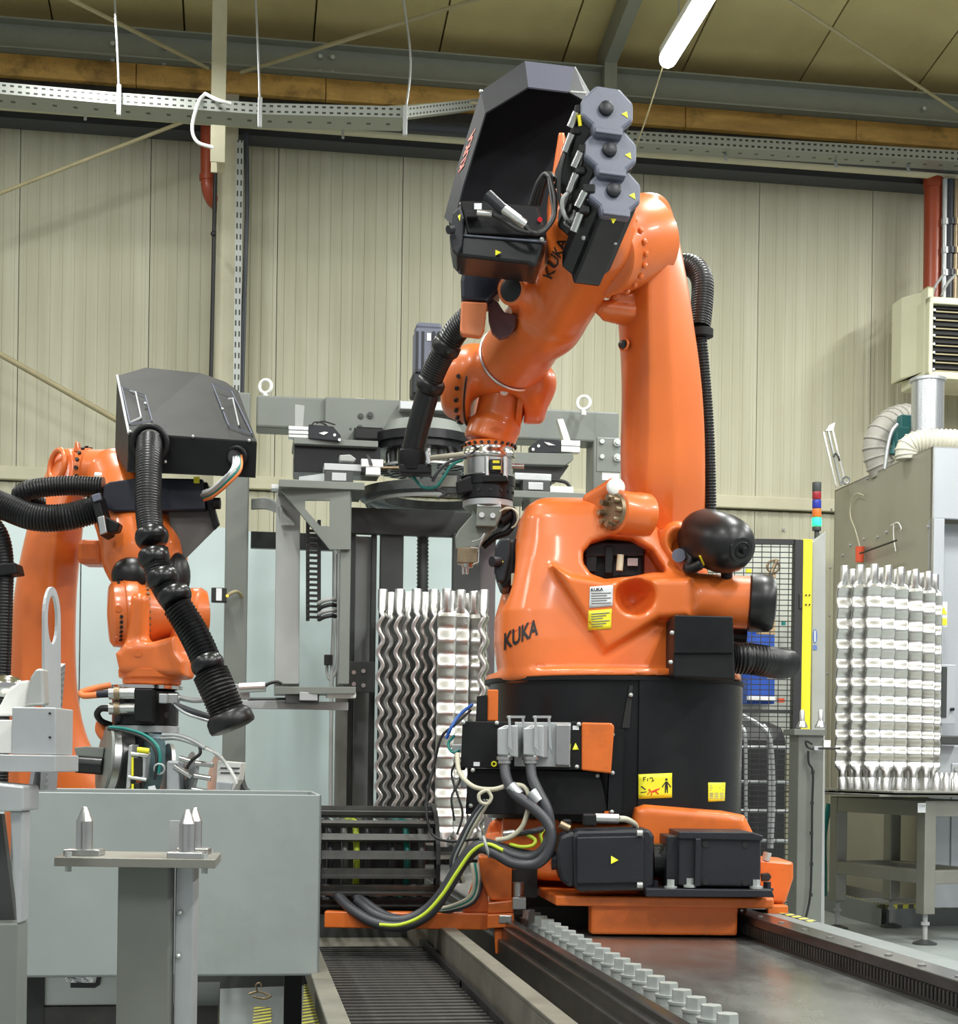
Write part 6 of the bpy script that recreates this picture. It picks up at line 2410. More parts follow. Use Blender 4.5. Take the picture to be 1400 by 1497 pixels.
def small_sdf(name, fn, pix, d0, d1, res, m_, parent, pad=0.03):
    lo_, hi_ = bounds(pix, d0, d1, pad)
    return part(name, sdf_mesh(name, fn, lo_, hi_, res, m_), m_, parent)


def stop_sdf(P):
    a = d_rcone(P, A(880, 450, 5.42), A(925, 456, 5.46), 0.028, 0.034)
    b = d_rcone(P, A(899, 432, 5.42), A(930, 436, 5.46), 0.016, 0.03)
    c = d_rcone(P, A(886, 462, 5.44), A(930, 468, 5.50), 0.018, 0.03)
    return smin(smin(a, b, 0.02), c, 0.02)


small_sdf('stop_block', stop_sdf, [(868, 420), (945, 500)], 5.36, 5.55, 0.007, ORANGE, la)
# foot of the link arm: bearing flange, bolts, cone socket
fc0, fc1 = A(898, 748, 5.40), A(936, 754, 5.46)
fl_ax = (fc1 - fc0).normalized()
q = MB().lathe(fc0, fl_ax, [(0.066, 0), (0.076, 0.004), (0.076, 0.08), (0.08, 0.09), (0.08, 0.13)], 40)
fo = part('bearing_flange', q, ORANGE, rob, smooth=40)
q = MB().lathe(fc0, fl_ax, [(0.02, -0.012), (0.060, -0.010), (0.066, 0.002)], 36)
part('flange_face', q, BROWN_ST, fo, smooth=40)
u_, w_, a_ = frame_of(fl_ax)
fb = MB().cyl((0, 0, 0), (0, 0, -0.026), 0.011, seg=12).mesh('flange_bolt', [BROWN_ST], 40)
qq = Vector((0, 0, 1)).rotation_difference(fl_ax)
copies('flange_bolt', fb, [fc0 - fl_ax * 0.008 + u_ * 0.046 * math.cos(t) + w_ * 0.046 * math.sin(t) for t in [2 * math.pi * k / 8 for k in range(8)]], fo, [qq] * 8)


def lug_sdf(P):
    a = d_rcone(P, A(862, 730, 5.50), A(897, 712, 5.44), 0.024, 0.032)
    b = d_rcone(P, A(858, 738, 5.52), A(880, 738, 5.48), 0.018, 0.03)
    return smin(a, b, 0.02)


lug = small_sdf('pin_lug', lug_sdf, [(845, 695), (910, 750)], 5.38, 5.56, 0.006, ORANGE, rob)
part('white_cap', MB().lathe(A(899, 713, 5.405), (0.25, -0.9, 0.1), [(0.032, 0), (0.032, 0.012), (0.026, 0.018), (0.001, 0.020)], 24), WHITE_PL, lug, smooth=50)


def sock_sdf(P):
    a = d_rcone(P, A(990, 788, 5.45), A(1000, 830, 5.46), 0.062, 0.050)
    b = d_rcone(P, A(955, 785, 5.50), A(990, 800, 5.46), 0.03, 0.05)
    d = smin(a, b, 0.03)
    hole_ = d_rcone(P, A(990, 782, 5.36), A(996, 800, 5.43), 0.048, 0.036)
    return smax(d, -hole_, 0.012)


small_sdf('cone_socket', sock_sdf, [(940, 750), (1030, 850)], 5.36, 5.55, 0.007, ORANGE, rob)
part('socket_bearing', MB().cyl(A(992, 812, 5.385), A(994, 813, 5.42), 0.024, seg=20), MOTOR_CAP, rob, smooth=40)

# ---- elbow hub ------------------------------------------------------
ha, hb_ = A(872, 372, 5.26), A(938, 350, 5.46)
q = MB().lathe(ha, (hb_ - ha), [(0.13, 0), (0.142, 0.01), (0.146, 0.10), (0.15, 0.105), (0.15, (hb_ - ha).length)], 48)
hub = part('elbow_hub', q, ORANGE, rob, smooth=40)
hu, hw, hx_ = frame_of(hb_ - ha)
bm_ = MB().lathe((0, 0, 0), (0, 0, 1), [(0.010, 0), (0.010, 0.008), (0.005, 0.012)], 10).mesh('hub_bolt', [ORANGE], 40)
pl_, rq_ = [], []
for k in range(24):
    t = 2 * math.pi * k / 24
    nrm = hu * math.cos(t) + hw * math.sin(t)
    pl_.append(ha + hx_ * 0.07 + nrm * 0.1455)
    rq_.append(Vector((0, 0, 1)).rotation_difference(nrm))
copies('hub_bolt', bm_, pl_, hub, rq_)

# ---- upper arm --------------------------------------------------------
def arm_sdf(P):
    d = d_rcone(P, A(868, 352, 5.24), A(806, 470, 5.55), 0.135, 0.115)
    d = smin(d, d_cyl(P, A(800, 455, 5.50), A(752, 522, 5.78), 0.118, 0.132, 0.012), 0.05)
    # saddle for the motors
    sd = d_box(P, A(868, 330, 5.22), (0.115, 0.11, 0.085), Matrix.Rotation(math.radians(22), 3, 'Y'), 0.03)
    d = smin(d, sd, 0.05)
    # flank towards the hood, up to the fin
    fin = d_poly(P, [(800, 390), (800, 300), (815, 205), (823, 205), (838, 260), (845, 330), (830, 400)], 5.28, 5.20, 5.34, 0.02)
    d = smin(d, fin, 0.03)
    # boss with the oval cap
    bs = d_rcone(P, A(750, 424, 5.39), A(790, 440, 5.48), 0.055, 0.09)
    d = smin(d, bs, 0.035)
    # lug to the right
    lg_ = d_rcone(P, A(866, 430, 5.34), A(830, 424, 5.40), 0.026, 0.05)
    d = smin(d, lg_, 0.03)
    # slot under the boss
    sl_ = d_poly(P, [(716, 425), (728, 445), (742, 458), (757, 462), (757, 478), (748, 488), (732, 493), (716, 480)], 5.5, 5.0, 5.52, 0.01)
    d = smax(d, -sl_, 0.012)
    return d


lo, hi = bounds([(700, 195), (930, 560)], 5.05, 5.9, 0.05)
arm_me = sdf_mesh('upper_arm', arm_sdf, lo, hi, 0.0095, ORANGE)
arm = part('upper_arm', arm_me, ORANGE, rob)
ud = Vector((0.34, 0, 0.60)).normalized()
lay_text('logo_letters', 'KUKA', A(815, 362, 5.10), ud * 0.036, Vector((-0.60, 0, 0.34)).normalized() * 0.052, INK, arm, bold=0.015, target=arm_me, ray=(0, 1, 0), shear=0.2)
part('oval_cap', MB().lathe(A(748, 424, 5.335), (-0.5, -0.85, -0.1), [(0.042, -0.004), (0.040, 0.008), (0.034, 0.010), (0.001, 0.011)], 28), RUBBER, arm, smooth=40)
part('cap_rim', MB().torus(A(748, 424, 5.335), (-0.5, -0.85, -0.1), 0.044, 0.008, 28, 10), ORANGE, arm, smooth=60)
rc_ = A(750, 524, 5.79)
part('wrist_ring', MB().torus(rc_, (A(752, 522, 5.78) - A(800, 455, 5.50)), 0.128, 0.0065, 48, 8), STEEL_L, arm, smooth=60)

# ---- wrist -----------------------------------------------------------
DW = 5.92


def wrist_sdf(P):
    Lf = d_cyl(P, A(653, 560, DW + 0.02), A(698, 566, DW), 0.118, 0.150, 0.03)
    Lf = smax(Lf, -1e3 * np.ones_like(P[0]), 0.01)
    Rt_ = d_cyl(P, A(762, 578, DW - 0.02), A(800, 582, DW - 0.02), 0.105, 0.098, 0.03)
    br_1 = d_rcone(P, A(692, 540, DW - 0.06), A(780, 560, DW - 0.09), 0.088, 0.082)
    d = smin(smin(Lf, br_1, 0.05), Rt_, 0.05)
    nk = d_cyl(P, A(752, 520, 5.80), A(742, 545, 5.90), 0.125, 0.11, 0.02)
    d = smin(d, nk, 0.03)
    arch = d_cyl(P, A(733, 607, 5.4), A(733, 607, 6.3), 0.084, 0.084, 0.01)
    front = P[1] - (DW - 0.10)
    d = smax(d, -arch, 0.014)
    return d


lo, hi = bounds([(640, 480), (815, 640)], 5.70, 6.16, 0.04)
wr_me = sdf_mesh('wrist_fork', wrist_sdf, lo, hi, 0.008, ORANGE)
wr = part('wrist_fork', wr_me, ORANGE, rob)
# cover seam and screws on the left drum
u2, w2, a2 = frame_of(A(698, 566, DW) - A(653, 560, DW + 0.02))
q = MB().torus(A(692, 565, DW), a2, 0.1475, 0.004, 40, 6)
part('cover_seam', q, INK, wr, smooth=50)
scw = MB().cyl((0, 0, -0.004), (0, 0, 0.006), 0.008, seg=10).mesh('cover_screw', [INK])
pl_, rq_ = [], []
for k in range(20):
    t = 2 * math.pi * k / 20
    n_ = u2 * math.cos(t) + w2 * math.sin(t)
    pl_.append(A(680, 563.5, DW) + n_ * 0.139)
    rq_.append(Vector((0, 0, 1)).rotation_difference(n_))
copies('cover_screw', scw, pl_, wr, rq_)


def lower_sdf(P):
    d = d_rcone(P, A(735, 585, DW - 0.02), A(728, 615, DW - 0.02), 0.090, 0.088)
    d = smin(d, d_cyl(P, A(722, 620, DW - 0.02), A(714, 648, DW - 0.02), 0.094, 0.097, 0.012), 0.03)
    return d


lw = small_sdf('wrist_head', lower_sdf, [(670, 555), (775, 655)], 5.76, 6.05, 0.0075, ORANGE, rob)
lay_text('cast_mark', '<III>', A(724, 628, DW - 0.12), Vector((0.022, 0, 0)), Vector((0, 0, 0.028)), ORANGE_D, lw, bold=0.02, target=lw.data, ray=(0, 1, 0), off=0.002)
part('inner_gear_face', MB().cyl(A(756, 592, DW - 0.03), A(764, 593, DW - 0.03), 0.088, seg=32), ORANGE_D, rob, smooth=40)
part('white_plug', MB().cyl(A(737, 572, 5.80), A(737, 569, 5.83), 0.016, seg=14), WHITE_PL, wr, smooth=40)
zf = A(714, 650, DW).z
axt = A(714, 650, DW - 0.02)
part('flange_ring', MB().lathe(axt, UP, [(0.088, -0.03), (0.097, -0.026), (0.097, -0.004), (0.09, 0.004)], 40), ORANGE_D, lw, smooth=40)
fsc = MB().cyl((0, 0, 0), (0, 0, 0.008), 0.006, seg=8).mesh('flange_screw', [INK])
copies('flange_screw', fsc, [axt + Vector((0.098 * math.cos(t), 0.098 * math.sin(t), -0.010)) for t in [2 * math.pi * k / 24 for k in range(24)]], lw, [Vector((0, 0, 1)).rotation_difference(Vector((math.cos(t), math.sin(t), 0))) for t in [2 * math.pi * k / 24 for k in range(24)]])

# ---- gripper ---------------------------------------------------------
grp = thing('robot_gripper', 'steel tube gripper with black tool changer on the big robot wrist', 'gripper', axt - UP * 0.42)
ga = axt


def gz(y):
    return A(714, y, DW - 0.02).z - axt.z


part('chrome_flange', MB().lathe(ga, UP, [(0.08, gz(655)), (0.098, gz(657)), (0.098, gz(663)), (0.102, gz(665)), (0.102, gz(670)), (0.09, gz(672))], 40), CHROME, grp, smooth=40)
part('changer_body', MB().lathe(ga, UP, [(0.085, gz(671)), (0.092, gz(674)), (0.092, gz(698)), (0.08, gz(700))], 40), STEEL, grp, smooth=40)
for k, px in enumerate((712, 738)):
    part('guide_stud', MB().cyl(A(px, 668, DW - 0.115), A(px, 698, DW - 0.115), 0.010, seg=12), STEEL_L, grp, smooth=40)
part('sensor_unit', MB().pbox(716, 671, 732, 688, DW - 0.13, 0.03, False), INK, grp, bevel=0.002)
part('yellow_label', MB().pbox(720, 681, 732, 686, DW - 0.132, 0.003, False), YELLOW_S, grp)
part('yellow_label', MB().pbox(720, 673, 730, 677, DW - 0.132, 0.003, False), YELLOW_S, grp)
part('lock_ring', MB().lathe(ga, UP, [(0.09, gz(696)), (0.102, gz(699)), (0.102, gz(712)), (0.098, gz(713)), (0.098, gz(732)), (0.09, gz(733))], 40), BLACK_G, grp, smooth=35)
hl = MB().cyl((0, 0, 0), (0, 0, 0.004), 0.006, seg=10).mesh('ring_hole', [INK])
copies('ring_hole', hl, [ga + Vector((0.0975 * math.sin(t), -0.0975 * math.cos(t), gz(722))) for t in [math.radians(v) for v in (-70, -50, -20, 5, 30, 52, 72)]], grp, [Vector((0, 0, 1)).rotation_difference(Vector((math.sin(t), -math.cos(t), 0))) for t in [math.radians(v) for v in (-70, -50, -20, 5, 30, 52, 72)]])
part('clamp_ear', MB().ppoly([(666, 704), (690, 694), (706, 696), (706, 718), (684, 720), (668, 724)], DW - 0.10, 0.10, (0, 1, 0)), BLACK, grp, bevel=0.006)
part('clamp_ear', MB().ppoly([(705, 694), (740, 695), (744, 704), (705, 705)], DW - 0.13, 0.10, (0, 1, 0)), BLACK, grp, bevel=0.004)
part('adapter_disc', MB().lathe(ga, UP, [(0.085, gz(744)), (0.094, gz(742)), (0.094, gz(734)), (0.085, gz(732))], 40), ALU_M, grp, smooth=35)
part('adapter_cone', MB().lathe(ga, UP, [(0.06, gz(752)), (0.09, gz(743)), (0.088, gz(741))], 36), GREEN_ST, grp, smooth=35)
gb = part('gripper_head', MB().ppoly([(697, 736), (733, 738), (733, 752), (724, 770), (695, 769)], DW - 0.10, 0.12, (0, 1, 0)), GREEN_ST, grp, bevel=0.004)
part('head_top', MB().pbox(697, 733, 732, 741, DW - 0.103, 0.12, False), STEEL_L, grp, bevel=0.002)
copies('cap_screw', MB().cyl((0, 0.004, 0), (0, -0.008, 0), 0.010, seg=12).mesh('cap_screw', [STEEL_L], 40), [A(704, 753, DW - 0.104), A(720, 754, DW - 0.104)], gb)
part('gripper_arm', MB().ppoly([(690, 742), (697, 742), (697, 769), (722, 771), (700, 800), (666, 803), (665, 785), (670, 775), (690, 752)], DW - 0.06, 0.07, (0, 1, 0)), GREEN_ST, grp, bevel=0.005)
part('jaw_body', MB().pbox(668, 800, 698, 823, DW - 0.06, 0.07, False), BROWN_ST, grp, bevel=0.003)
q = MB()
q.beam(A(688, 800, DW - 0.075), A(700, 801, DW - 0.075), 0.003, 0.003)
q.beam(A(700, 801, DW - 0.075), A(699, 822, DW - 0.075), 0.003, 0.003)
q.beam(A(699, 822, DW - 0.075), A(692, 824, DW - 0.075), 0.003, 0.003)
part('wire_guard', q, STEEL_L, grp)
part('jaw_collar', MB().cyl(A(683, 822, DW - 0.03), A(683, 830, DW - 0.03), 0.026, 0.02, seg=18), STEEL, grp, smooth=40)
for px in (677.5, 682.5):
    part('jaw_finger', MB().cyl(A(px, 828, DW - 0.03), A(px, 839, DW - 0.03), 0.006, seg=10), CHROME, grp, smooth=40)
part('side_cylinder', MB().cyl(A(728, 763, DW), A(744, 752, DW + 0.02), 0.030, seg=20), BLACK, grp, smooth=40)
part('hook_arm', MB().tube(spline([A(748, 742, DW), A(752, 760, DW), A(742, 778, DW), A(724, 785, DW), A(706, 800, DW)], 8), 0.012, 10), BLACK, grp, smooth=60)
q = MB()
cable(q, [(730, 748, DW - 0.12), (742, 742, DW - 0.12), (754, 748, DW - 0.12), (756, 764, DW - 0.11), (748, 772, DW - 0.1)], 0.0035)
cable(q, [(736, 744, DW - 0.12), (750, 744, DW - 0.12), (758, 756, DW - 0.12), (752, 770, DW - 0.11)], 0.0035)
part('head_wires', q, CABLE_BEIGE, grp, smooth=60)
q = MB()
cable(q, [(690, 792, DW - 0.09), (702, 788, DW - 0.1), (708, 780, DW - 0.1), (702, 795, DW - 0.1), (698, 806, DW - 0.09)], 0.0025)
part('jaw_wire', q, GALV, grp, smooth=60)
part('valve_block', MB().pbox(646, 690, 672, 722, DW - 0.08, 0.08, False), GREY_D, grp, bevel=0.004)
part('valve_plate', MB().pbox(640, 695, 668, 712, DW - 0.085, 0.03, False), TABLE_S, grp, bevel=0.003)
part('side_fitting', MB().cyl(A(748, 681, DW - 0.08), A(766, 682, DW - 0.08), 0.010, seg=10), STEEL, grp, smooth=40)
q = MB()
cable(q, [(676, 672, DW - 0.1), (660, 680, DW - 0.11), (648, 698, DW - 0.11), (636, 712, DW - 0.11), (618, 712, DW - 0.11), (606, 700, DW - 0.11), (599, 690, DW - 0.1)], 0.006)
part('teal_air_line', q, CABLE_GREEN, grp, smooth=60)
q = MB()
cable(q, [(682, 668, DW - 0.1), (655, 676, DW - 0.11), (640, 690, DW - 0.11), (632, 704, DW - 0.11)], 0.006)
cable(q, [(625, 712, DW - 0.11), (640, 716, DW - 0.1), (650, 722, DW - 0.1), (640, 728, DW - 0.1)], 0.005)
part('black_air_line', q, CABLE_GREY, grp, smooth=60)
part('cable_rod', MB().cyl(A(628, 670, DW - 0.05), A(678, 664, DW - 0.05), 0.010, seg=10), CABLE_BEIGE, grp, smooth=40)

# ---- hose from the arm down to the gripper ---------------------------
hz_ = thing('gripper_hose', 'black corrugated hose from the robot arm down to the gripper', 'hose', A(600, 665, 5.78))
q = MB()
hose(q, [(696, 455, 5.52), (680, 470, 5.56), (665, 486, 5.60), (652, 508, 5.64)], 0.043, 0.011, 0.06)
part('upper_hose', q, RUBBER, hz_, smooth=70)
q = MB()
hose(q, [(652, 508, 5.64), (638, 535, 5.68), (624, 568, 5.72)], 0.043, 0.010, 0.03)
part('middle_hose', q, RUBBER, hz_, smooth=70)
q = MB()
q.tube([A(x, y, d) for x, y, d in ((626, 572, 5.72), (618, 600, 5.74), (610, 630, 5.76), (604, 658, 5.78))], 0.042, 20)
part('lower_hose', q, RUBBER, hz_, smooth=70)
for (x, y, d, x2, y2) in ((648, 515, 5.64, 656, 500), (626, 570, 5.72, 632, 556)):
    ax_ = (A(x, y, d) - A(x2, y2, d - 0.02)).normalized()
    part('hose_joint', MB().lathe(A(x2, y2, d - 0.02), ax_, [(0.046, -0.004), (0.052, 0.006), (0.053, 0.02), (0.052, 0.034), (0.046, 0.044)], 24), RUBBER, hz_, smooth=60)
cl = part('hose_clamp', MB().lathe(A(602, 664, 5.78), UP, [(0.046, -0.06), (0.048, -0.045), (0.052, -0.03), (0.052, 0.008), (0.044, 0.012)], 28), BLACK, hz_, smooth=50)
part('clamp_base', MB().pbox(584, 678, 630, 692, 5.74, 0.08, False), BLACK, hz_, bevel=0.006)
part('clamp_screw', MB().cyl(A(624, 660, 5.73), A(627, 678, 5.73), 0.008, seg=10), ALU_M, hz_, smooth=40)

# ---- hood ---------------------------------------------------------------
hd = part('hood_back_sheet', MB().prism([A(x, y, d) for x, y, d in ((655, 318, 5.62), (668, 245, 5.62), (703, 133, 5.62), (767, 89, 5.62), (840, 98, 5.62), (864, 142, 5.62), (850, 300, 5.62), (800, 392, 5.62), (665, 385, 5.62))], (0, 0.008, 0)), HOOD, rob)
back = [(649, 318), (668, 245), (703, 133), (767, 89), (840, 98), (865, 142)]
frnt = [(662, 330), (677, 270), (709, 165), (772, 127), (831, 134), (860, 150)]
names = ['hood_left_skirt', 'hood_left_sheet', 'hood_shoulder_sheet', 'hood_top_sheet', 'hood_right_sheet']
hoodparts = []
for i in range(5):
    P4 = [A(*back[i], 5.60), A(*back[i + 1], 5.60), A(*frnt[i + 1], 5.34), A(*frnt[i], 5.34)]
    n_ = (P4[1] - P4[0]).cross(P4[3] - P4[0]).normalized()
    hoodparts.append(part(names[i], MB().prism(P4, n_ * 0.005), HOOD if i != 3 else mat('hood_top_lit', (0.075, 0.08, 0.115), 0.42), rob))  # top sheet coloured lighter and bluer for the lamp light on it
hl_ = hoodparts[1]
# red lettering on the left sheet, running upwards
pa_ = (A(665, 262, 5.47) + A(682, 212, 5.47)) / 2
up_dir = (A(703, 133, 5.6) - A(668, 245, 5.6)).normalized()
acr = ((A(677, 270, 5.34) - A(668, 245, 5.6)))
acr = (acr - up_dir * acr.dot(up_dir)).normalized()
nm_ = up_dir.cross(acr)
P0c = (A(*back[1], 5.60) + A(*back[2], 5.60) + A(*frnt[1], 5.34) + A(*frnt[2], 5.34)) / 4
pc_ = P0c - up_dir * 0.045
lay_text('logo_letters', 'KUKA', pc_, up_dir * 0.052, -acr * 0.120, RED_LOGO, hl_, bold=0.02, target=hl_.data, ray=pc_ - Vector((0, 0, HCAM)), off=0.002)
part('hood_screw', MB().sphere(A(703, 134, 5.585), 0.008), ZINC, hl_, smooth=50)
part('edge_trim', MB().beam(A(840, 98, 5.585), A(864, 141, 5.585), 0.005, 0.005), ZINC, rob)
part('edge_trim', MB().beam(A(834, 134, 5.335), A(858, 136, 5.335), 0.006, 0.006), ZINC, rob)

# ---- side drive motor under the hood --------------------------------
dmo = part('arm_motor', MB().ppoly([(668, 346), (671, 293), (690, 292), (786, 300), (799, 344), (784, 391), (772, 386), (667, 374)], 5.08, 0.20, (0, 1, 0)), BLACK_G, rob, bevel=0.010)
part('motor_top_face', MB().ppoly([(673, 294), (785, 302), (795, 345), (683, 341)], 5.065, 0.02, (0, 1, 0)), BLACK, dmo, bevel=0.004)
part('motor_seam', MB().ppoly([(672, 342), (798, 352), (798, 354), (672, 344)], 5.07, 0.02, (0, 1, 0)), MOTOR_CAP, dmo)
lid = part('motor_lid', MB().ppoly([(657, 345), (661, 312), (672, 300), (679, 320), (675, 360), (668, 374), (661, 366)], 5.05, 0.18, (0, 1, 0)), MOTOR, dmo, bevel=0.006)
part('lid_boss', MB().cyl(A(662, 335, 5.03), A(655, 336, 5.02), 0.014, seg=16), MOTOR, lid, smooth=40)
sticker('warning_triangle', [(724, 365), (733, 369), (724, 373.5), (724, 373.5)], 5.066, YELLOW_S, dmo, None, 1)
sticker('warning_triangle', [(669, 316), (673, 313), (672, 323), (672, 323)], 5.045, YELLOW_S, lid, None, 1)
part('red_dot', MB().cyl(A(789, 321, 5.06), A(789, 321, 5.055), 0.008, seg=16), SPOT_RED, dmo)
part('white_sticker', MB().pbox(693, 297, 704, 306, 5.058, 0.004, False), LABEL_W, dmo)
part('small_connector', MB().cyl(A(697, 311, 5.02), A(719, 313, 5.02), 0.010, seg=14), STEEL_L, dmo, smooth=40)
part('connector_socket', MB().pbox(682, 307, 698, 318, 5.02, 0.04, False), BLACK, dmo, bevel=0.004)
part('large_connector', MB().cyl(A(733, 303, 4.98), A(766, 328, 5.02), 0.016, seg=18), STEEL_L, dmo, smooth=40)
part('connector_elbow', MB().cyl(A(712, 286, 4.99), A(736, 307, 4.98), 0.021, 0.018, seg=16), MOTOR, dmo, smooth=40)
q = MB()
cable(q, [(719, 313, 5.02), (735, 322, 5.0), (755, 335, 5.0), (775, 340, 5.0), (795, 335, 5.02), (808, 315, 5.05), (806, 290, 5.08), (802, 262, 5.12)], 0.006)
cable(q, [(766, 328, 5.02), (778, 340, 5.0), (794, 338, 5.02), (809, 318, 5.04), (811, 290, 5.06), (804, 258, 5.1)], 0.008)
part('motor_cables', q, INK, dmo, smooth=60)
copies('dome_screw', scr, [A(792, 350, 5.062)], dmo)
q = MB()
for k in range(3):
    cable(q, [(776 + 5 * k, 300, 5.2), (786 + 4 * k, 270, 5.17), (797 + 3 * k, 255, 5.15), (806 + k, 262, 5.12)], 0.010)
part('arm_cables', q, INK, rob, smooth=60)

# ---- the three wrist motors -----------------------------------------
axm = (A(868, 352, 5.15) - A(888, 268, 4.98)).normalized()
capd = [(892, 166), (897, 226), (903, 285)]
for k, (px, py) in enumerate(capd):
    dcap = 4.97 + 0.012 * k
    c = A(px - 5, py - 3, dcap)
    # cap plane: faces the camera and tilts upwards
    nrm = Vector((0.16, -0.975, 0.12)).normalized()
    ux = Vector((1, 0.12, 0.0))
    ux = (ux - nrm * ux.dot(nrm)).normalized()
    uy = nrm.cross(ux) * -1
    if uy.z < 0:
        uy = -uy

    def cp(x, y, o=0.0, c=c, ux=ux, uy=uy, nrm=nrm):
        return c + ux * x + uy * y + nrm * o
    sx_ = 0.084
    octo = [(-0.42, 1.08), (0.52, 1.0), (1.02, 0.42), (1.0, -0.36), (0.62, -0.72), (0.58, -1.12), (-0.52, -1.06), (-0.60, -0.66), (-1.0, -0.30), (-0.98, 0.40)]
    body_dir = Vector((-0.33, 0.60, -0.73)).normalized()
    ob_ = [cp(x * sx_, y * sx_ * 0.92) for x, y in octo]
    mo_ = part('wrist_motor', MB().prism([cp(x * sx_ * 0.97, y * sx_ * 0.88, -0.02) for x, y in octo], body_dir * 0.23), BLACK_G, rob, bevel=0.006)
    part('motor_cap', MB().prism([cp(x * sx_, y * sx_ * 0.92, -0.028) for x, y in octo], nrm * 0.034), MOTOR_CAP, mo_, bevel=0.010)
    part('cap_lip', MB().prism([cp(x * sx_, y * sx_ * 0.92, 0.004) for x, y in ((-0.50, -0.80), (0.56, -0.86), (0.56, -1.08), (-0.48, -1.02))], nrm * 0.010), MOTOR_CAP, mo_, bevel=0.003)
    part('cap_boss', MB().lathe(cp(-0.005, 0.004), nrm, [(0.024, 0), (0.023, 0.018), (0.018, 0.022), (0.001, 0.022)], 22), MOTOR, mo_, smooth=40)
    sxx, syy = 0.055, -0.012
    tri = MB().prism([cp(sxx - 0.010, syy + 0.004, 0.0068), cp(sxx + 0.011, syy - 0.008, 0.0068), cp(sxx + 0.008, syy + 0.014, 0.0068)], nrm * 0.0012)
    part('warning_triangle', tri, YELLOW_S, mo_)
    # connector pair at the left of each motor
    for j, dy in enumerate((0.0,)):
        e0 = A(847 + 5 * k, 158 + 60 * k, 4.98)
        part('connector_elbow', MB().pbox(840 + 6 * k, 152 + 58 * k, 858 + 6 * k, 166 + 58 * k, 4.97, 0.05, False), BLACK, mo_, bevel=0.006)
        part('connector_sleeve', MB().cyl(A(843 + 6 * k, 164 + 58 * k, 4.98), A(834 + 5 * k, 186 + 58 * k, 5.0), 0.013, seg=14), BROWN_ST if j else STEEL, mo_, smooth=40)
        part('connector_elbow', MB().pbox(834 + 6 * k, 184 + 58 * k, 850 + 6 * k, 196 + 58 * k, 4.99, 0.05, False), BLACK, mo_, bevel=0.006)
        part('connector_sleeve', MB().cyl(A(836 + 6 * k, 196 + 58 * k, 5.0), A(826 + 6 * k, 222 + 58 * k, 5.02), 0.013, seg=14), STEEL, mo_, smooth=40)
        q = MB()
        cable(q, [(826 + 6 * k, 222 + 58 * k, 5.02), (819 + 4 * k, 250 + 40 * k, 5.02), (817 + 5 * k, 285 + 20 * k, 5.03), (824 + 4 * k, 308 + 12 * k, 5.04), (832 + 3 * k, 312 + 10 * k, 5.06), (836 + 3 * k, 295 + 14 * k, 5.08)], 0.007)
        part('motor_cable', q, INK if k != 1 else GREY_L, mo_, smooth=60)
sticker('warning_triangle', [(892, 319), (901, 320), (896, 327), (896, 327)], 4.985, YELLOW_S, rob, None, 1)
copies('dome_screw', scr, [A(853, 348, 5.06), A(899, 355, 5.06)], rob)
part('tan_valve', MB().cyl(A(846, 168, 4.96), A(848, 184, 4.97), 0.006, seg=8), YELLOW, rob, smooth=40)

# ---- hose bracket below the motor --------------------------------------
part('bracket_block', MB().ppoly([(677, 384), (724, 387), (734, 402), (730, 425), (713, 441), (674, 438), (673, 410)], 5.42, 0.14, (0, 1, 0)), NAVY, rob, bevel=0.012)
part('bracket_plate', MB().ppoly([(674, 440), (712, 442), (708, 480), (702, 491), (676, 488), (672, 484)], 5.40, 0.05, (0, 1, 0)), PINKISH, rob, bevel=0.006)
part('bracket_cheek', MB().ppoly([(713, 436), (727, 440), (737, 456), (755, 460), (753, 478), (743, 492), (730, 495), (719, 486), (714, 468)], 5.47, 0.03, (0, 1, 0)), mat('plate_shade_purple', (0.10, 0.045, 0.05), 0.4), rob, bevel=0.004)  # shaded side of the orange plate, its shade put into the colour

# ---- hose behind the link arm ---------------------------------------
hb2 = thing('rear_hose', 'black corrugated hose arched over the back of the robot link arm', 'hose', A(1036, 760, 5.72))
q = MB()
hose(q, [(985, 400, 5.80), (1000, 388, 5.78), (1016, 392, 5.76), (1026, 410, 5.74), (1026, 440, 5.73), (1022, 478, 5.72)], 0.040, 0.010, 0.04)
part('arched_hose', q, RUBBER, hb2, smooth=70)
q = MB()
hose(q, [(1021, 478, 5.72), (1027, 540, 5.72), (1033, 620, 5.72), (1036, 700, 5.72), (1037, 775, 5.72)], 0.024, 0.011, 0.10)
part('straight_hose', q, RUBBER, hb2, smooth=70)
part('hose_clip', MB().lathe(A(1025, 494, 5.72), UP, [(0.036, 0), (0.043, 0.004), (0.043, 0.03), (0.036, 0.034)], 26), BLACK, hb2, smooth=40)
part('end_sleeve', MB().cyl(A(1037, 752, 5.72), A(1037, 768, 5.72), 0.032, 0.04, seg=20), BLACK, hb2, smooth=40)

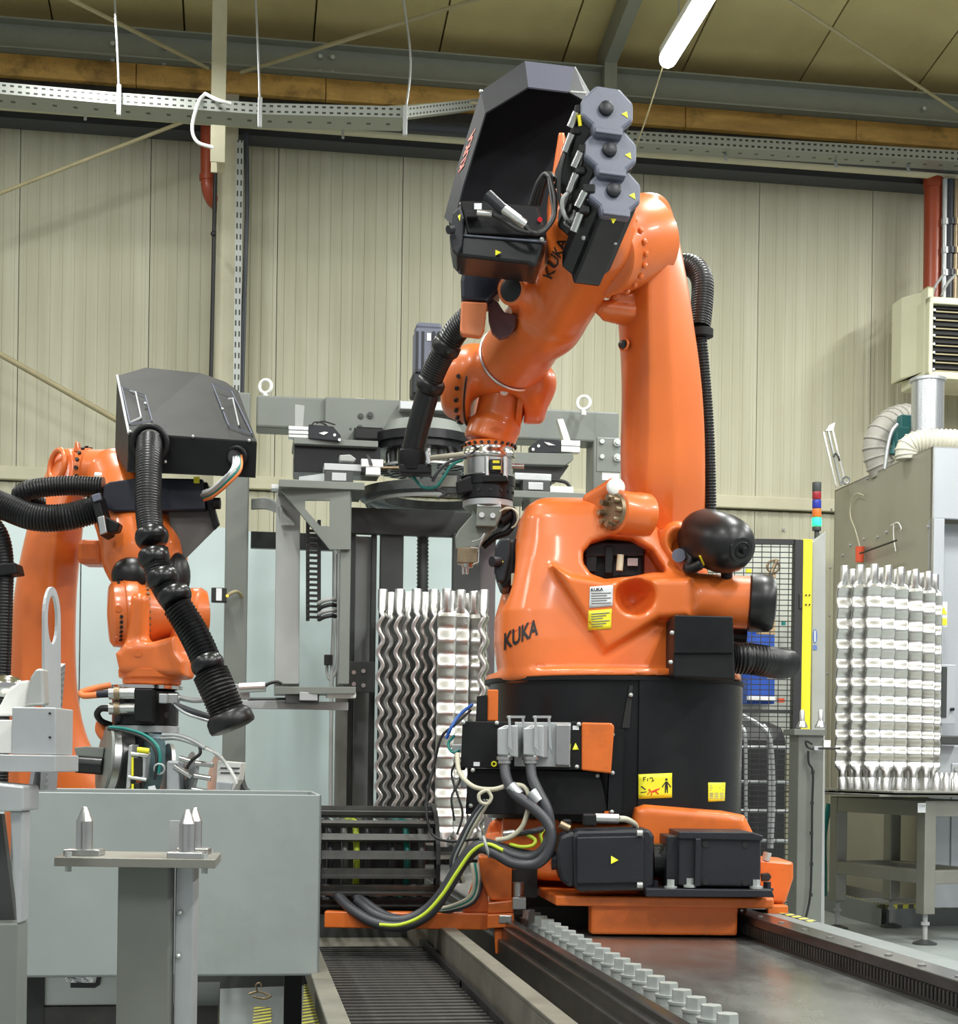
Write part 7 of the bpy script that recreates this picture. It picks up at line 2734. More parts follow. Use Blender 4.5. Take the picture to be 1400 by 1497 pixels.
# ---- carriage ----------------------------------------------------------
DC = 5.0
front_c = [(865, 1308), (1079, 1312), (1078, 1368), (863, 1366)]
part('carriage_front', MB().ppoly([(864, 1314), (1079, 1318), (1078, 1368), (864, 1366)], DC, 0.05), ORANGE_D, rob, bevel=0.008)
q = MB()
P = [G(783, 1300, A(960, 1308, DC).z), None]
zc1 = A(980, 1311, DC).z
q.prism([A(x, y, d) * Vector((1, 1, 0)) + UP * zc1 for x, y, d in ((812, 1312, DC - 0.02), (1131, 1318, DC - 0.02), (1118, 1300, 5.6), (1095, 1290, 6.3), (740, 1290, 6.3), (775, 1300, 5.5))], (0, 0, -0.032))
part('carriage_plate', q, ORANGE_D, rob, bevel=0.006)
part('carriage_shade_block', MB().ppoly([(772, 1326), (1078, 1326), (1078, 1362), (790, 1362)], 5.35, 0.8), INK, rob)  # black block stands for the shadow under the carriage plate
# base casting with raised wings
def base_sdf(P):
    d = d_box(P, A(900, 1255, 5.78), (0.46, 0.36, 0.075), Matrix.Identity(3), 0.05)
    d = smin(d, d_cyl(P, A(895, 1275, D0), A(895, 1196, D0), 0.50, 0.44, 0.03), 0.06)
    hump_ = d_poly(P, [(915, 1225), (924, 1180), (938, 1175), (1060, 1186), (1080, 1190), (1098, 1226), (1105, 1290), (915, 1290)], 5.3, 5.17, 5.75, 0.03)
    d = smin(d, hump_, 0.03)
    hole_ = d_poly(P, [(706, 1202), (735, 1198), (732, 1222), (700, 1226)], 5.5, 5.0, 5.7, 0.01)
    d = smax(d, -hole_, 0.015)
    return d


base = small_sdf('base_casting', base_sdf, [(690, 1170), (1120, 1300)], 5.2, 6.2, 0.012, ORANGE_D, rob)
part('left_web', MB().ppoly([(735, 1196), (820, 1198), (818, 1245), (735, 1252)], 5.30, 0.03, (0, 1, 0)), ORANGE_D, rob, bevel=0.006)
# right foot bracket
rf = part('foot_bracket', MB().ppoly([(1108, 1256), (1160, 1260), (1160, 1284), (1153, 1306), (1148, 1322), (1128, 1320), (1118, 1298), (1108, 1298)], 5.35, 0.25, (0, 1, 0)), ORANGE_D, rob, bevel=0.010)
part('foot_slot', MB().ppoly([(1112, 1277), (1124, 1276), (1128, 1282), (1124, 1288), (1112, 1288)], 5.345, 0.02, (0, 1, 0)), INK, rf, bevel=0.004)
part('foot_block', MB().pbox(1122, 1324, 1152, 1340, 5.28, 0.2, False), ORANGE_D, rob, bevel=0.004)
part('foot_bolt', MB().cyl(A(1119, 1258, 5.36), A(1122, 1246, 5.36), 0.014, seg=10), ZINC, rob)
part('guide_shoe', MB().pbox(1090, 1318, 1122, 1330, 5.3, 0.2, False), STEEL, rob, bevel=0.003)
# left support with scraper
ls_ = part('side_support', MB().ppoly([(699, 1252), (736, 1250), (748, 1262), (748, 1318), (716, 1316), (704, 1288)], 5.18, 0.35, (0, 1, 0)), ORANGE_D, rob, bevel=0.006)
part('support_foot', MB().ppoly([(713, 1320), (750, 1316), (751, 1334), (713, 1336)], 5.16, 0.2, (0, 1, 0)), ORANGE_D, rob, bevel=0.004)
part('support_clamp', MB().ppoly([(712, 1337), (751, 1335), (751, 1355), (712, 1358)], 5.15, 0.18, (0, 1, 0)), ORANGE_D, rob, bevel=0.004)
part('support_leg', MB().ppoly([(722, 1358), (740, 1357), (738, 1393), (724, 1395)], 5.17, 0.10, (0, 1, 0)), ORANGE_D, rob, bevel=0.004)
part('scraper', MB().pbox(749, 1312, 769, 1330, 5.13, 0.04, False), STEEL, rob, bevel=0.003)
part('lube_nipple_plate', MB().pbox(729, 1338, 748, 1350, 5.145, 0.02, False), STEEL, rob, bevel=0.003)
part('guide_roller', MB().cyl(A(757, 1290, 5.2), A(757, 1312, 5.2), 0.02, seg=18), STEEL, rob, smooth=40)
part('black_recess', MB().ppoly([(740, 1272), (785, 1270), (785, 1312), (750, 1312)], 5.3, 0.02, (0, 1, 0)), INK, rob)

# ---- travel motor and gearbox -------------------------------------------
tm = part('travel_motor', MB().ppoly([(845, 1214), (949, 1212), (956, 1222), (955, 1296), (945, 1302), (846, 1304), (838, 1296), (836, 1222)], 4.92, 0.22, (0, 1, 0)), MOTOR, rob, bevel=0.010)
part('motor_panel', MB().ppoly([(843, 1224), (941, 1222), (941, 1290), (843, 1292)], 4.905, 0.02, (0, 1, 0)), MOTOR, tm, bevel=0.004)
part('motor_lid', MB().ppoly([(813, 1246), (819, 1222), (836, 1216), (842, 1218), (842, 1294), (832, 1298), (820, 1288), (814, 1268)], 4.93, 0.20, (0, 1, 0)), MOTOR, tm, bevel=0.012)
part('lid_boss', MB().cyl(A(816, 1258, 5.0), A(806, 1258, 5.0), 0.03, seg=18), MOTOR, tm, smooth=40)
sticker('warning_triangle', [(893, 1251), (904, 1257.5), (893, 1263), (893, 1263)], 4.902, YELLOW_S, tm, None, 1)
for x, y in ((934, 1218), (934, 1294)):
    part('bright_screw', MB().cyl(A(x - 3, y, 4.9), A(x + 5, y, 4.9), 0.010, seg=10), ZINC, tm, smooth=40)
part('connector_elbow', MB().pbox(852, 1190, 872, 1208, 4.93, 0.05, False), BLACK, tm, bevel=0.006)
part('connector_sleeve', MB().cyl(A(870, 1196, 4.95), A(904, 1197, 4.95), 0.0155, seg=18), STEEL_L, tm, smooth=40)
q = MB()
cable(q, [(904, 1197, 4.95), (915, 1198, 4.97), (926, 1204, 5.0), (930, 1212, 5.05)], 0.010)
part('connector_cable', q, CABLE_BEIGE, tm, smooth=60)
part('small_plug', MB().cyl(A(818, 1205, 4.96), A(832, 1212, 4.96), 0.013, seg=14), BROWN_ST, tm, smooth=40)
part('small_plug_head', MB().pbox(822, 1198, 835, 1212, 4.96, 0.03, False), BLACK, tm, bevel=0.006)
part('coupling', MB().cyl(A(954, 1258, 5.02), A(978, 1258, 5.02), 0.055, seg=28), BLACK_G, rob, smooth=40)
gx = part('gearbox', MB().pbox(992, 1220, 1112, 1296, 4.90, 0.24, False), MOTOR, rob, bevel=0.006)
part('gearbox_flange', MB().pbox(974, 1222, 992, 1296, 4.93, 0.2, False), MOTOR, rob, bevel=0.004)
part('gearbox_top', MB().ppoly([(992, 1216), (1100, 1217), (1116, 1222), (1114, 1229), (992, 1226)], 4.89, 0.26, (0, 1, 0)), MOTOR, gx, bevel=0.003)
part('gearbox_rib', MB().pbox(1016, 1226, 1024, 1296, 4.88, 0.03, False), MOTOR, gx, bevel=0.003)
ghole = MB().cyl((0, 0, 0), (0, -0.003, 0), 0.010, seg=14).mesh('tapped_hole', [INK])
copies('tapped_hole', ghole, [A(x, y, 4.90) for x, y in ((1031, 1234), (1089, 1235), (1031, 1289), (1089, 1290))], gx)
zbp = A(1040, 1300, 4.9).z
bp1 = part('gearbox_base', MB().ppoly([(944, 1299), (1128, 1301), (1132, 1312), (944, 1311)], 4.87, 0.30, (0, 1, 0)), MOTOR, rob, bevel=0.003)
hb3 = MB()
hb3.cyl((0, 0, 0), (0, 0, 0.008), 0.020, seg=14)
hb3.cyl((0, 0, 0.008), (0, 0, 0.028), 0.0125, seg=6)
hb3_me = hb3.mesh('base_bolt', [ZINC], 40)
copies('base_bolt', hb3_me, [A(x, y, 4.90) for x, y in ((1008, 1297), (1105, 1299), (980, 1299))], bp1)
hb4_me = hb3.mesh('base_bolt', [MOTOR], 40)
copies('base_bolt', hb4_me, [A(x, y, 4.95) for x, y in ((956, 1300), (1121, 1302))], bp1)

# ---- connector boxes at the front -----------------------------------------
DX = 5.16
cb1 = part('connector_box', MB().ppoly([(676, 1054), (728, 1055), (850, 1055), (851, 1126), (818, 1126), (673, 1122)], DX, 0.14, (0, 1, 0)), BLACK, rob, bevel=0.003)
cb2 = part('lower_box', MB().ppoly([(684, 1123), (876, 1128), (890, 1192), (680, 1190)], DX + 0.03, 0.16, (0, 1, 0)), BLACK, rob, bevel=0.003)
part('orange_cheek', MB().ppoly([(850, 1056), (894, 1057), (898, 1062), (893, 1131), (850, 1126)], DX - 0.006, 0.14, (0, 1, 0)), ORANGE_D, rob, bevel=0.005)
part('orange_stud', MB().pbox(712, 1008, 728, 1054, DX + 0.06, 0.05, False), ORANGE_D, rob, bevel=0.004)
part('black_bracket', MB().ppoly([(697, 1018), (712, 1016), (712, 1056), (695, 1056)], DX + 0.05, 0.05, (0, 1, 0)), BLACK, rob)
part('orange_strip', MB().ppoly([(884, 1186), (890, 1186), (888, 1196), (882, 1194)], DX, 0.02, (0, 1, 0)), ORANGE_D, rob)
part('dark_sheet', MB().ppoly([(893, 1066), (912, 1066), (908, 1190), (888, 1190)], DX + 0.02, 0.05, (0, 1, 0)), DRUM, rob)
copies('dome_screw', scr, [A(x, y, DX - 0.005) for x, y in ((846, 1059), (677, 1056), (726, 1057), (843, 1121), (691, 1126))] + [A(873, 1134, DX + 0.025), A(895, 1074, DX + 0.015), A(895, 1130, DX + 0.015), A(894, 1187, DX + 0.015), A(688, 1178, DX + 0.025)], rob)
part('white_sticker', MB().pbox(837, 1061, 846, 1067, DX - 0.004, 0.003, False), LABEL_W, cb1)
part('white_sticker', MB().pbox(692, 1114, 701, 1120, DX - 0.004, 0.003, False), LABEL_W, cb1)
sticker('warning_triangle', [(841, 1086), (846, 1096), (836.5, 1096), (836.5, 1096)], DX - 0.004, YELLOW_S, cb1, None, 1)
part('yellow_ring', MB().torus(A(722, 1117, DX - 0.004), (0, 1, 0), 0.007, 0.003, 18, 8), YELLOW_S, cb1, smooth=50)
part('mount_plate', MB().pbox(752, 1056, 834, 1121, DX - 0.012, 0.012, False), ALU_M, cb1, bevel=0.002)
part('mount_block', MB().pbox(812, 1058, 834, 1120, DX - 0.03, 0.02, False), STEEL, cb1, bevel=0.006)
for k, (xo, dd) in enumerate(((0, 0), (38, 0.005))):
    hc_ = part('heavy_connector', MB().prism([A(x + xo, y, DX - 0.09) for x, y in ((727, 1065), (738, 1060), (757, 1060), (757, 1108), (741, 1104), (727, 1103))], (0.02, 0.085, 0)), ALU_M, rob, bevel=0.004)
    part('connector_face', MB().ppoly([(727 + xo, 1065), (743 + xo, 1063), (743 + xo, 1104), (727 + xo, 1103)], DX - 0.105, 0.03, (0, 1, 0)), ALU_M, hc_, bevel=0.003)
    for s in (0, 20):
        part('latch_arm', MB().ppoly([(742 + xo + s, 1047), (746 + xo + s, 1046), (748 + xo + s, 1090), (757 + xo + s - 8, 1098), (742 + xo + s + (2 if s else 0), 1092), (743 + xo + s, 1060)], DX - 0.115 + 0.004 * s, 0.006, (0, 1, 0)), GALV, hc_, bevel=0.0015)
    part('latch_bar', MB().beam(A(742 + xo, 1048, DX - 0.11), A(766 + xo, 1048, DX - 0.04), 0.008, 0.008), GALV, hc_)
    part('cable_gland', MB().lathe(A(737 + xo, 1118, DX - 0.08), UP, [(0.018, 0), (0.022, 0.004), (0.022, 0.014), (0.026, 0.016), (0.026, 0.026), (0.020, 0.030), (0.020, 0.040)], 12), STEEL, hc_, smooth=30)

# ---- cables of the travelling robot ------------------------------------------
wires = thing('robot_cable_bundle', 'bundle of thick grey cables looping from the connectors to the chain', 'cables', A(600, 1350, 5.25))


def wire(pix, r, m_, name='cable'):
    q = MB()
    cable(q, pix, r, 12, 10)
    return part(name, q, m_, wires, smooth=60)


dw = 5.02
wire([(737, 1118, 5.08), (741, 1140, 5.05), (752, 1160, 5.03), (778, 1180, 5.0), (798, 1200, 4.98), (806, 1222, 4.97), (800, 1248, 4.97), (780, 1264, 4.98), (750, 1262, 5.0), (722, 1247, 5.02), (700, 1240, 5.05), (678, 1260, 5.08), (655, 1298, 5.1), (628, 1335, 5.12), (590, 1354, 5.12), (550, 1350, 5.15), (515, 1330, 5.2), (492, 1308, 5.25)], 0.0175, CABLE_GREY)
wire([(775, 1118, 5.08), (778, 1138, 5.05), (788, 1160, 5.02), (800, 1185, 5.0), (804, 1215, 5.0), (796, 1240, 5.0), (776, 1254, 5.02), (748, 1250, 5.04), (720, 1238, 5.05), (695, 1238, 5.07), (672, 1262, 5.1), (648, 1302, 5.13), (620, 1332, 5.15), (585, 1346, 5.15), (550, 1338, 5.18), (522, 1316, 5.24)], 0.0175, CABLE_GREY)
wire([(735, 1243, 5.0), (712, 1234, 5.02), (690, 1245, 5.04), (668, 1275, 5.05), (645, 1310, 5.06), (618, 1338, 5.07), (585, 1352, 5.08), (555, 1352, 5.1)], 0.006, CABLE_YG, 'earth_cable')
wire([(790, 1250, 5.06), (760, 1246, 5.06), (728, 1236, 5.07), (700, 1232, 5.1), (676, 1256, 5.13), (655, 1290, 5.15), (632, 1325, 5.17), (600, 1343, 5.18), (565, 1338, 5.2), (530, 1316, 5.24), (506, 1305, 5.28)], 0.013, CABLE_GREY)
wire([(668, 1102, 5.15), (672, 1130, 5.1), (692, 1150, 5.06), (720, 1154, 5.05), (745, 1148, 5.05), (765, 1150, 5.05), (774, 1168, 5.04), (770, 1190, 5.03), (762, 1210, 5.03), (745, 1224, 5.04), (725, 1228, 5.05)], 0.008, CABLE_BEIGE, 'pale_cable')
wire([(716, 1157, 5.03), (709, 1156, 5.03), (700, 1162, 5.03), (702, 1172, 5.03), (712, 1175, 5.03), (718, 1166, 5.03), (714, 1157, 5.03)], 0.006, CABLE_BEIGE, 'cable_loop')
for k in range(4):
    wire([(708 + 2 * k, 1170, 5.06), (690 + 2 * k, 1195 + 2 * k, 5.08), (674 + 3 * k, 1225, 5.1), (660 + 3 * k, 1260, 5.12), (668 + 3 * k, 1290, 5.14), (690 + 2 * k, 1250 + 6 * k, 5.16)][:5], 0.008, (CABLE_GREY, ALU_M, CABLE_GREY, CABLE_BEIGE)[k])
for k in range(4):
    wire([(690 + 4 * k, 1262, 5.22), (694 + 3 * k, 1290, 5.2), (686 + 2 * k, 1312 + 2 * k, 5.19), (660, 1325 + 2 * k, 5.2), (635, 1330 + k, 5.22)], 0.008, (CABLE_BEIGE, CABLE_GREEN, CABLE_BEIGE, CABLE_GREY)[k])
wire([(690, 1030, 5.3), (672, 1045, 5.25), (660, 1062, 5.22), (652, 1080, 5.22)], 0.006, CABLE_BLUE, 'blue_cable')
wire([(688, 1038, 5.28), (664, 1060, 5.24), (645, 1078, 5.24), (634, 1120, 5.24), (625, 1160, 5.22), (624, 1195, 5.2), (634, 1222, 5.18), (660, 1230, 5.12), (700, 1226, 5.08)], 0.0045, INK, 'thin_cable')
wire([(672, 1106, 5.2), (660, 1130, 5.2), (668, 1160, 5.18), (676, 1190, 5.17), (668, 1220, 5.16)], 0.004, INK, 'thin_cable')
wire([(668, 1110, 5.2), (672, 1140, 5.2), (660, 1165, 5.18), (664, 1200, 5.17)], 0.004, INK, 'thin_cable')
wire([(664, 1075, 5.22), (655, 1088, 5.22), (662, 1100, 5.2), (672, 1096, 5.2)], 0.005, CABLE_GREEN, 'teal_cable')
for k in range(3):
    part('wiring_terminal', MB().pbox(660 + 6 * k, 1088 + 26 * k, 676 + 4 * k, 1100 + 26 * k, 5.22, 0.04, False), ALU_M if k != 1 else INK, wires, bevel=0.003)
wire([(745, 1234, 5.05), (762, 1238, 5.04), (778, 1236, 5.04), (782, 1228, 5.05), (770, 1220, 5.06), (760, 1216, 5.08)], 0.006, CABLE_YG, 'earth_cable')
wire([(792, 1232, 5.1), (790, 1220, 5.1), (795, 1212, 5.12)], 0.006, CABLE_YG, 'earth_cable')
wire([(735, 1222, 5.06), (752, 1219, 5.06), (775, 1216, 5.06), (792, 1212, 5.1)], 0.010, CABLE_GREY)
part('brass_plug', MB().cyl(A(736, 1219, 5.05), A(752, 1217, 5.05), 0.011, seg=12), STEEL, wires, smooth=40)
for x, y, d, x2, y2 in ((752, 1157, 5.03, 742, 1150), (783, 1166, 5.01, 790, 1178)):
    part('cable_sleeve', MB().cyl(A(x - 6, y - 8, d + 0.01), A(x + 6, y + 6, d), 0.020, seg=16), ALU_M, wires, smooth=40)
part('cable_tie', MB().torus(A(711, 1238, 5.04), (1, 0, 0.3), 0.034, 0.005, 20, 8), GREY_L, wires, smooth=50)

# orange chain bracket fixed to the carriage
cbk = part('chain_bracket', MB().pbox(474, 1334, 714, 1358, 5.2, 0.05, False), ORANGE_D, rob, bevel=0.004)
part('bracket_tab', MB().ppoly([(690, 1290), (712, 1290), (714, 1334), (676, 1334)], 5.22, 0.02, (0, 1, 0)), ORANGE_D, rob, bevel=0.003)

# ================================================================== the second robot at the left
R2 = thing('robot', 'orange robot with a black box housing behind the steel bin at the left', 'robot', Vector((A(70, 1200, 6.5).x, 6.5, 0)))
D2 = 6.2
LB = [  # y, x left, ridge, x right, depth
    (655, 92, 104, 114, 6.28), (664, 80, 108, 124, 6.26), (690, 66, 112, 126, 6.24), (735, 50, 96, 125, 6.22), (782, 36, 82, 122, 6.2), (830, 26, 78, 116, 6.2), (880, 18, 76, 112, 6.2),
    (950, 13, 76, 111, 6.2), (1000, 11, 76, 113, 6.2), (1040, 10, 78, 118, 6.2), (1080, 9, 80, 128, 6.2), (1120, 8, 84, 150, 6.2), (1180, 6, 88, 190, 6.2), (1300, 0, 90, 240, 6.2)]
secs = []
for (y, xl, r1, xr, d) in LB:
    secs.append([A(xl, y, d + 0.12), A(xl + 3, y, d + 0.06), A(xl + (r1 - xl) * 0.3, y, d + 0.02), A(r1 - 5, y, d), A(r1 + 3, y, d + 0.008), A(xr - (xr - r1) * 0.3, y, d + 0.08), A(xr, y, d + 0.14), A(xr, y, d + 0.30), A((xl + xr) / 2, y, d + 0.33), A(xl, y, d + 0.28)])
la2 = part('link_arm', MB().loft(secs), ORANGE, R2, smooth=60)
s_ = la2.modifiers.new('smooth', 'SUBSURF')
s_.levels = s_.render_levels = 2
part('base_plinth', MB().box(Vector((A(100, 1200, 6.5).x, 6.55, 0.3)), (0.7, 0.6, 0.6)), GREY_D, R2)
part('arm_rim', MB().torus(A(84, 680, 6.25), (-0.75, -0.7, 0.1), 0.06, 0.012, 28, 8), ORANGE, la2, smooth=60)
part('arm_fin', MB().ppoly([(107, 660), (110, 645), (113, 645), (116, 660)], 6.24, 0.05, (0, 1, 0)), ORANGE, la2, bevel=0.003)
hp0, hp1 = A(122, 690, 6.28), A(182, 690, 6.24)
h2 = part('elbow_hub', MB().lathe(hp0, hp1 - hp0, [(0.088, 0), (0.094, 0.006), (0.094, 0.03), (0.088, 0.035), (0.088, (hp1 - hp0).length)], 36), ORANGE, R2, smooth=40)
u3, w3, a3 = frame_of(hp1 - hp0)
ts = [2 * math.pi * k / 18 for k in range(18)]
copies('hub_bolt', MB().cyl((0, 0, -0.004), (0, 0, 0.008), 0.008, seg=8).mesh('hub_bolt', [INK]), [hp0 + a3 * 0.018 + (u3 * math.cos(t) + w3 * math.sin(t)) * 0.094 for t in ts], h2, [Vector((0, 0, 1)).rotation_difference(u3 * math.cos(t) + w3 * math.sin(t)) for t in ts])
part('white_cap', MB().cyl(A(139, 696, 6.12), A(160, 698, 6.12), 0.016, seg=16), WHITE_PL, R2, smooth=50)
part('stop_block', MB().pbox(112, 788, 152, 824, 6.2, 0.14, False), ORANGE_D, R2, bevel=0.02)

# ---- black housing on the upper arm ---------------------------------
DH = 5.85
topq = [(171, 549), (213, 537), (293, 545), (330, 558), (348, 571), (375, 645), (188, 632)]
dtop = [6.20, 6.28, 6.28, 6.22, 6.16, 5.83, 5.83]
ho = part('housing_lid', MB().prism([A(x, y, d) for (x, y), d in zip(topq, dtop)], (0, 0.004, -0.012)), HOODTOP, R2, bevel=0.002)
P = [A(188, 634, 5.83), A(375, 646, 5.83), A(373, 698, 5.86), A(186, 688, 5.86)]
hf = part('housing_front', MB().prism(P, (0, 0.012, 0)), BLACK, R2, bevel=0.002)
part('housing_left', MB().prism([A(171, 549, 6.20), A(188, 632, 5.83), A(186, 690, 5.86), A(168, 660, 6.2)], (0.006, 0, 0)), HOODTOP, R2)
part('housing_right', MB().prism([A(348, 571, 6.16), A(375, 645, 5.83), A(373, 698, 5.86), A(352, 690, 6.2)], (-0.006, 0, 0)), BLACK, R2)
part('housing_floor', MB().prism([A(186, 690, 5.86), A(373, 698, 5.86), A(352, 690, 6.2), A(168, 665, 6.2)], (0, 0, 0.006)), BLACK, R2)
part('edge_strip', MB().beam(A(171, 549, 6.195), A(188, 634, 5.825), 0.008, 0.008), ALU_M, ho)
lid_pts = {'l': [(178, 566), (212, 578), (222, 615), (190, 620)], 'r': [(310, 561), (338, 572), (368, 634), (334, 622)]}


def on_lid(x, y):
    "depth on the lid plane"
    t = (y - 549) / (632 + (x - 188) * 0.06 - 549)
    return 6.20 + (5.83 - 6.20) * min(max(t, 0), 1)


for k, pts in lid_pts.items():
    for a, b in zip(pts, pts[1:] + pts[:1]):
        part('lid_seam', MB().beam(A(*a, on_lid(*a) - 0.012), A(*b, on_lid(*b) - 0.012), 0.004, 0.005), MOTOR_CAP, ho)
for pts in ([(190, 571), (198, 573), (206, 610), (190, 617)], [(333, 583), (340, 582), (349, 622)]):
    for a, b in zip(pts, pts[1:]):
        part('handle_wire', MB().beam(A(*a, on_lid(*a) - 0.016), A(*b, on_lid(*b) - 0.016), 0.005, 0.005), ALU_M, ho)
copies('lid_screw', MB().sphere((0, 0, 0), 0.006, 8, 6).mesh('lid_screw', [ZINC], 50), [A(190, 631, 5.822), A(282, 638, 5.822), A(364, 644, 5.822), A(212, 590, 5.99), A(325, 598, 5.97), A(242, 675, 5.836)], ho)
part('hose_collar', MB().torus(A(219, 648, 5.80), (0, 1, 0.15), 0.062, 0.012, 30, 10), BLACK, hf, smooth=50)
part('cable_grommet', MB().torus(A(346, 668, 5.84), (0.25, 1, 0.2), 0.035, 0.008, 24, 8), BLACK, hf, smooth=50)
part('grommet_hole', MB().lathe(A(346, 668, 5.838), (0.25, -1, 0), [(0.032, 0), (0.001, 0.001)], 20), INK, hf)
for k, (mm, dx, dy) in enumerate(((WHITE_PL, 0, 0), (ALU_M, 2, 3), (CABLE_GREEN, 5, 5), (LED_O if False else CABLE_ORANGE, 7, 9), (WHITE_PL, 3, -3), (ALU_M, -4, 2))):
    q = MB()
    cable(q, [(346 + dx, 666 - dy * 0.2, 5.85), (344 + dx, 682 + dy * 0.6, 5.78), (330 + dx * 0.6, 698 + dy, 5.78), (310 + dx * 0.4, 716 + dy, 5.84), (296 + dx * 0.4, 722 + dy, 5.92)], 0.006)
    part('housing_cable', q, mm, R2, smooth=60)
# plates under the housing
part('saddle_plate', MB().ppoly([(150, 710), (160, 704), (205, 698), (296, 700), (300, 745), (164, 748), (150, 740)], 5.95, 0.20, (0, 1, 0)), NAVY, R2, bevel=0.006)
part('side_bracket', MB().ppoly([(246, 748), (300, 722), (319, 768), (270, 817), (252, 790)], 6.0, 0.012, (0, 1, 0)), mat('dusty_bracket_sheet', (0.10, 0.09, 0.085), 0.4), R2)
part('side_bracket', MB().ppoly([(294, 708), (302, 704), (320, 766), (312, 774)], 5.97, 0.03, (0, 1, 0)), BLACK, R2, bevel=0.003)
part('bracket_knob', MB().cyl(A(312, 736, 5.98), A(322, 736, 5.98), 0.022, seg=14), BLACK, R2, smooth=40)
part('yellow_clip', MB().pbox(283, 697, 291, 706, 5.93, 0.01, False), YELLOW_S, R2)

# ---- upper arm and wrist ---------------------------------------------
def arm2_sdf(P):
    d = d_rcone(P, A(190, 745, 6.15), A(212, 815, 6.05), 0.145, 0.155)
    d = smin(d, d_rcone(P, A(212, 815, 6.05), A(228, 880, 6.0), 0.150, 0.105), 0.04)
    d = smin(d, d_rcone(P, A(170, 700, 6.25), A(190, 745, 6.15), 0.12, 0.13), 0.04)
    cut = d_ell(P, A(198, 850, 5.86), (0.075, 0.10, 0.08))
    return smax(d, -cut, 0.015)


def small2(name, fn, pix, d0, d1, res, m_, pad=0.04):
    return small_sdf(name, fn, pix, d0, d1, res, m_, R2, pad)


ar2 = small2('upper_arm', arm2_sdf, [(120, 650), (290, 930)], 5.85, 6.4, 0.010, ORANGE)
part('wrist_bellows', MB().sphere(A(196, 842, 5.93), 0.085, 22, 14, (1.0, 0.9, 0.9)), RUBBER, R2, smooth=60)
part('wrist_bellows', MB().sphere(A(258, 842, 5.98), 0.075, 22, 14, (0.7, 0.8, 1.2)), RUBBER, R2, smooth=60)
# left drum with cover
c0, c1 = A(160, 898, 5.88), A(212, 898, 5.92)
dr2 = part('wrist_drum', MB().lathe(c0, c1 - c0, [(0.02, -0.008), (0.105, 0.0), (0.122, 0.012), (0.126, 0.05), (0.128, 0.055), (0.128, 0.10), (0.115, 0.115), (0.112, 0.15), (0.100, 0.18), (0.09, 0.36)], 44), ORANGE, R2, smooth=40)
u4, w4, a4 = frame_of(c1 - c0)
part('drum_seam', MB().torus(c0 + a4 * 0.053, a4, 0.127, 0.003, 40, 6), ORANGE_D, dr2, smooth=50)
ts = [2 * math.pi * k / 40 for k in range(40)]
copies('drum_slot', MB().box((0, 0, 0), (0.010, 0.012, 0.004), Matrix.Identity(3)).mesh('drum_slot', [INK]), [c0 + a4 * 0.032 + (u4 * math.cos(t) + w4 * math.sin(t)) * 0.1255 for t in ts if math.sin(3 * t) > 0.1], dr2,
       [Vector((0, 0, 1)).rotation_difference(u4 * math.cos(t) + w4 * math.sin(t)) for t in ts if math.sin(3 * t) > 0.1])
ts = [2 * math.pi * k / 30 for k in range(30)]
copies('drum_bolt', MB().cyl((0, 0, -0.003), (0, 0, 0.008), 0.006, seg=8).mesh('drum_bolt', [BROWN_ST]), [c0 + a4 * 0.135 + (u4 * math.cos(t) + w4 * math.sin(t)) * 0.113 for t in ts], dr2, [Vector((0, 0, 1)).rotation_difference(u4 * math.cos(t) + w4 * math.sin(t)) for t in ts])
part('drum_plug', MB().cyl(A(173, 890, 5.775), A(173, 890, 5.765), 0.012, seg=14), ORANGE_D, dr2, smooth=40)
part('right_drum', MB().lathe(A(278, 898, 5.98), (1, -0.1, 0), [(0.09, 0), (0.10, 0.01), (0.10, 0.045), (0.085, 0.055), (0.001, 0.056)], 36), ORANGE, R2, smooth=40)


def fork_sdf(P):
    d = d_rcone(P, A(205, 880, 5.80), A(200, 950, 5.82), 0.035, 0.045)
    d = smin(d, d_poly(P, [(176, 958), (190, 944), (232, 940), (262, 932), (266, 955), (276, 968), (276, 990), (182, 985)], 5.86, 5.76, 5.98, 0.025), 0.03)
    d = smin(d, d_rcone(P, A(262, 925, 5.90), A(268, 975, 5.90), 0.035, 0.045), 0.03)
    return d


fk = small2('wrist_fork', fork_sdf, [(165, 860), (290, 1000)], 5.74, 6.0, 0.008, ORANGE)
part('fork_plug', MB().cyl(A(202, 955, 5.765), A(202, 955, 5.755), 0.014, seg=16), ORANGE, fk, smooth=40)
part('side_plug', MB().cyl(A(174, 961, 5.85), A(184, 960, 5.85), 0.018, seg=14), ORANGE_D, fk, smooth=40)
af = A(222, 994, 5.88)
part('flange', MB().lathe(A(222, 1002, 5.88), UP, [(0.10, 0), (0.108, 0.006), (0.108, 0.02), (0.122, 0.028), (0.124, 0.055), (0.11, 0.062)], 40), ORANGE, fk, smooth=40)

# ---- tool changer and gripper ----------------------------------------------
g2 = thing('robot_gripper', 'black tool changer with geared clamping head on the left robot', 'gripper', A(215, 1160, 5.85))
a5 = A(213, 1005, 5.88)


def g2z(y):
    return A(213, y, 5.88).z - a5.z


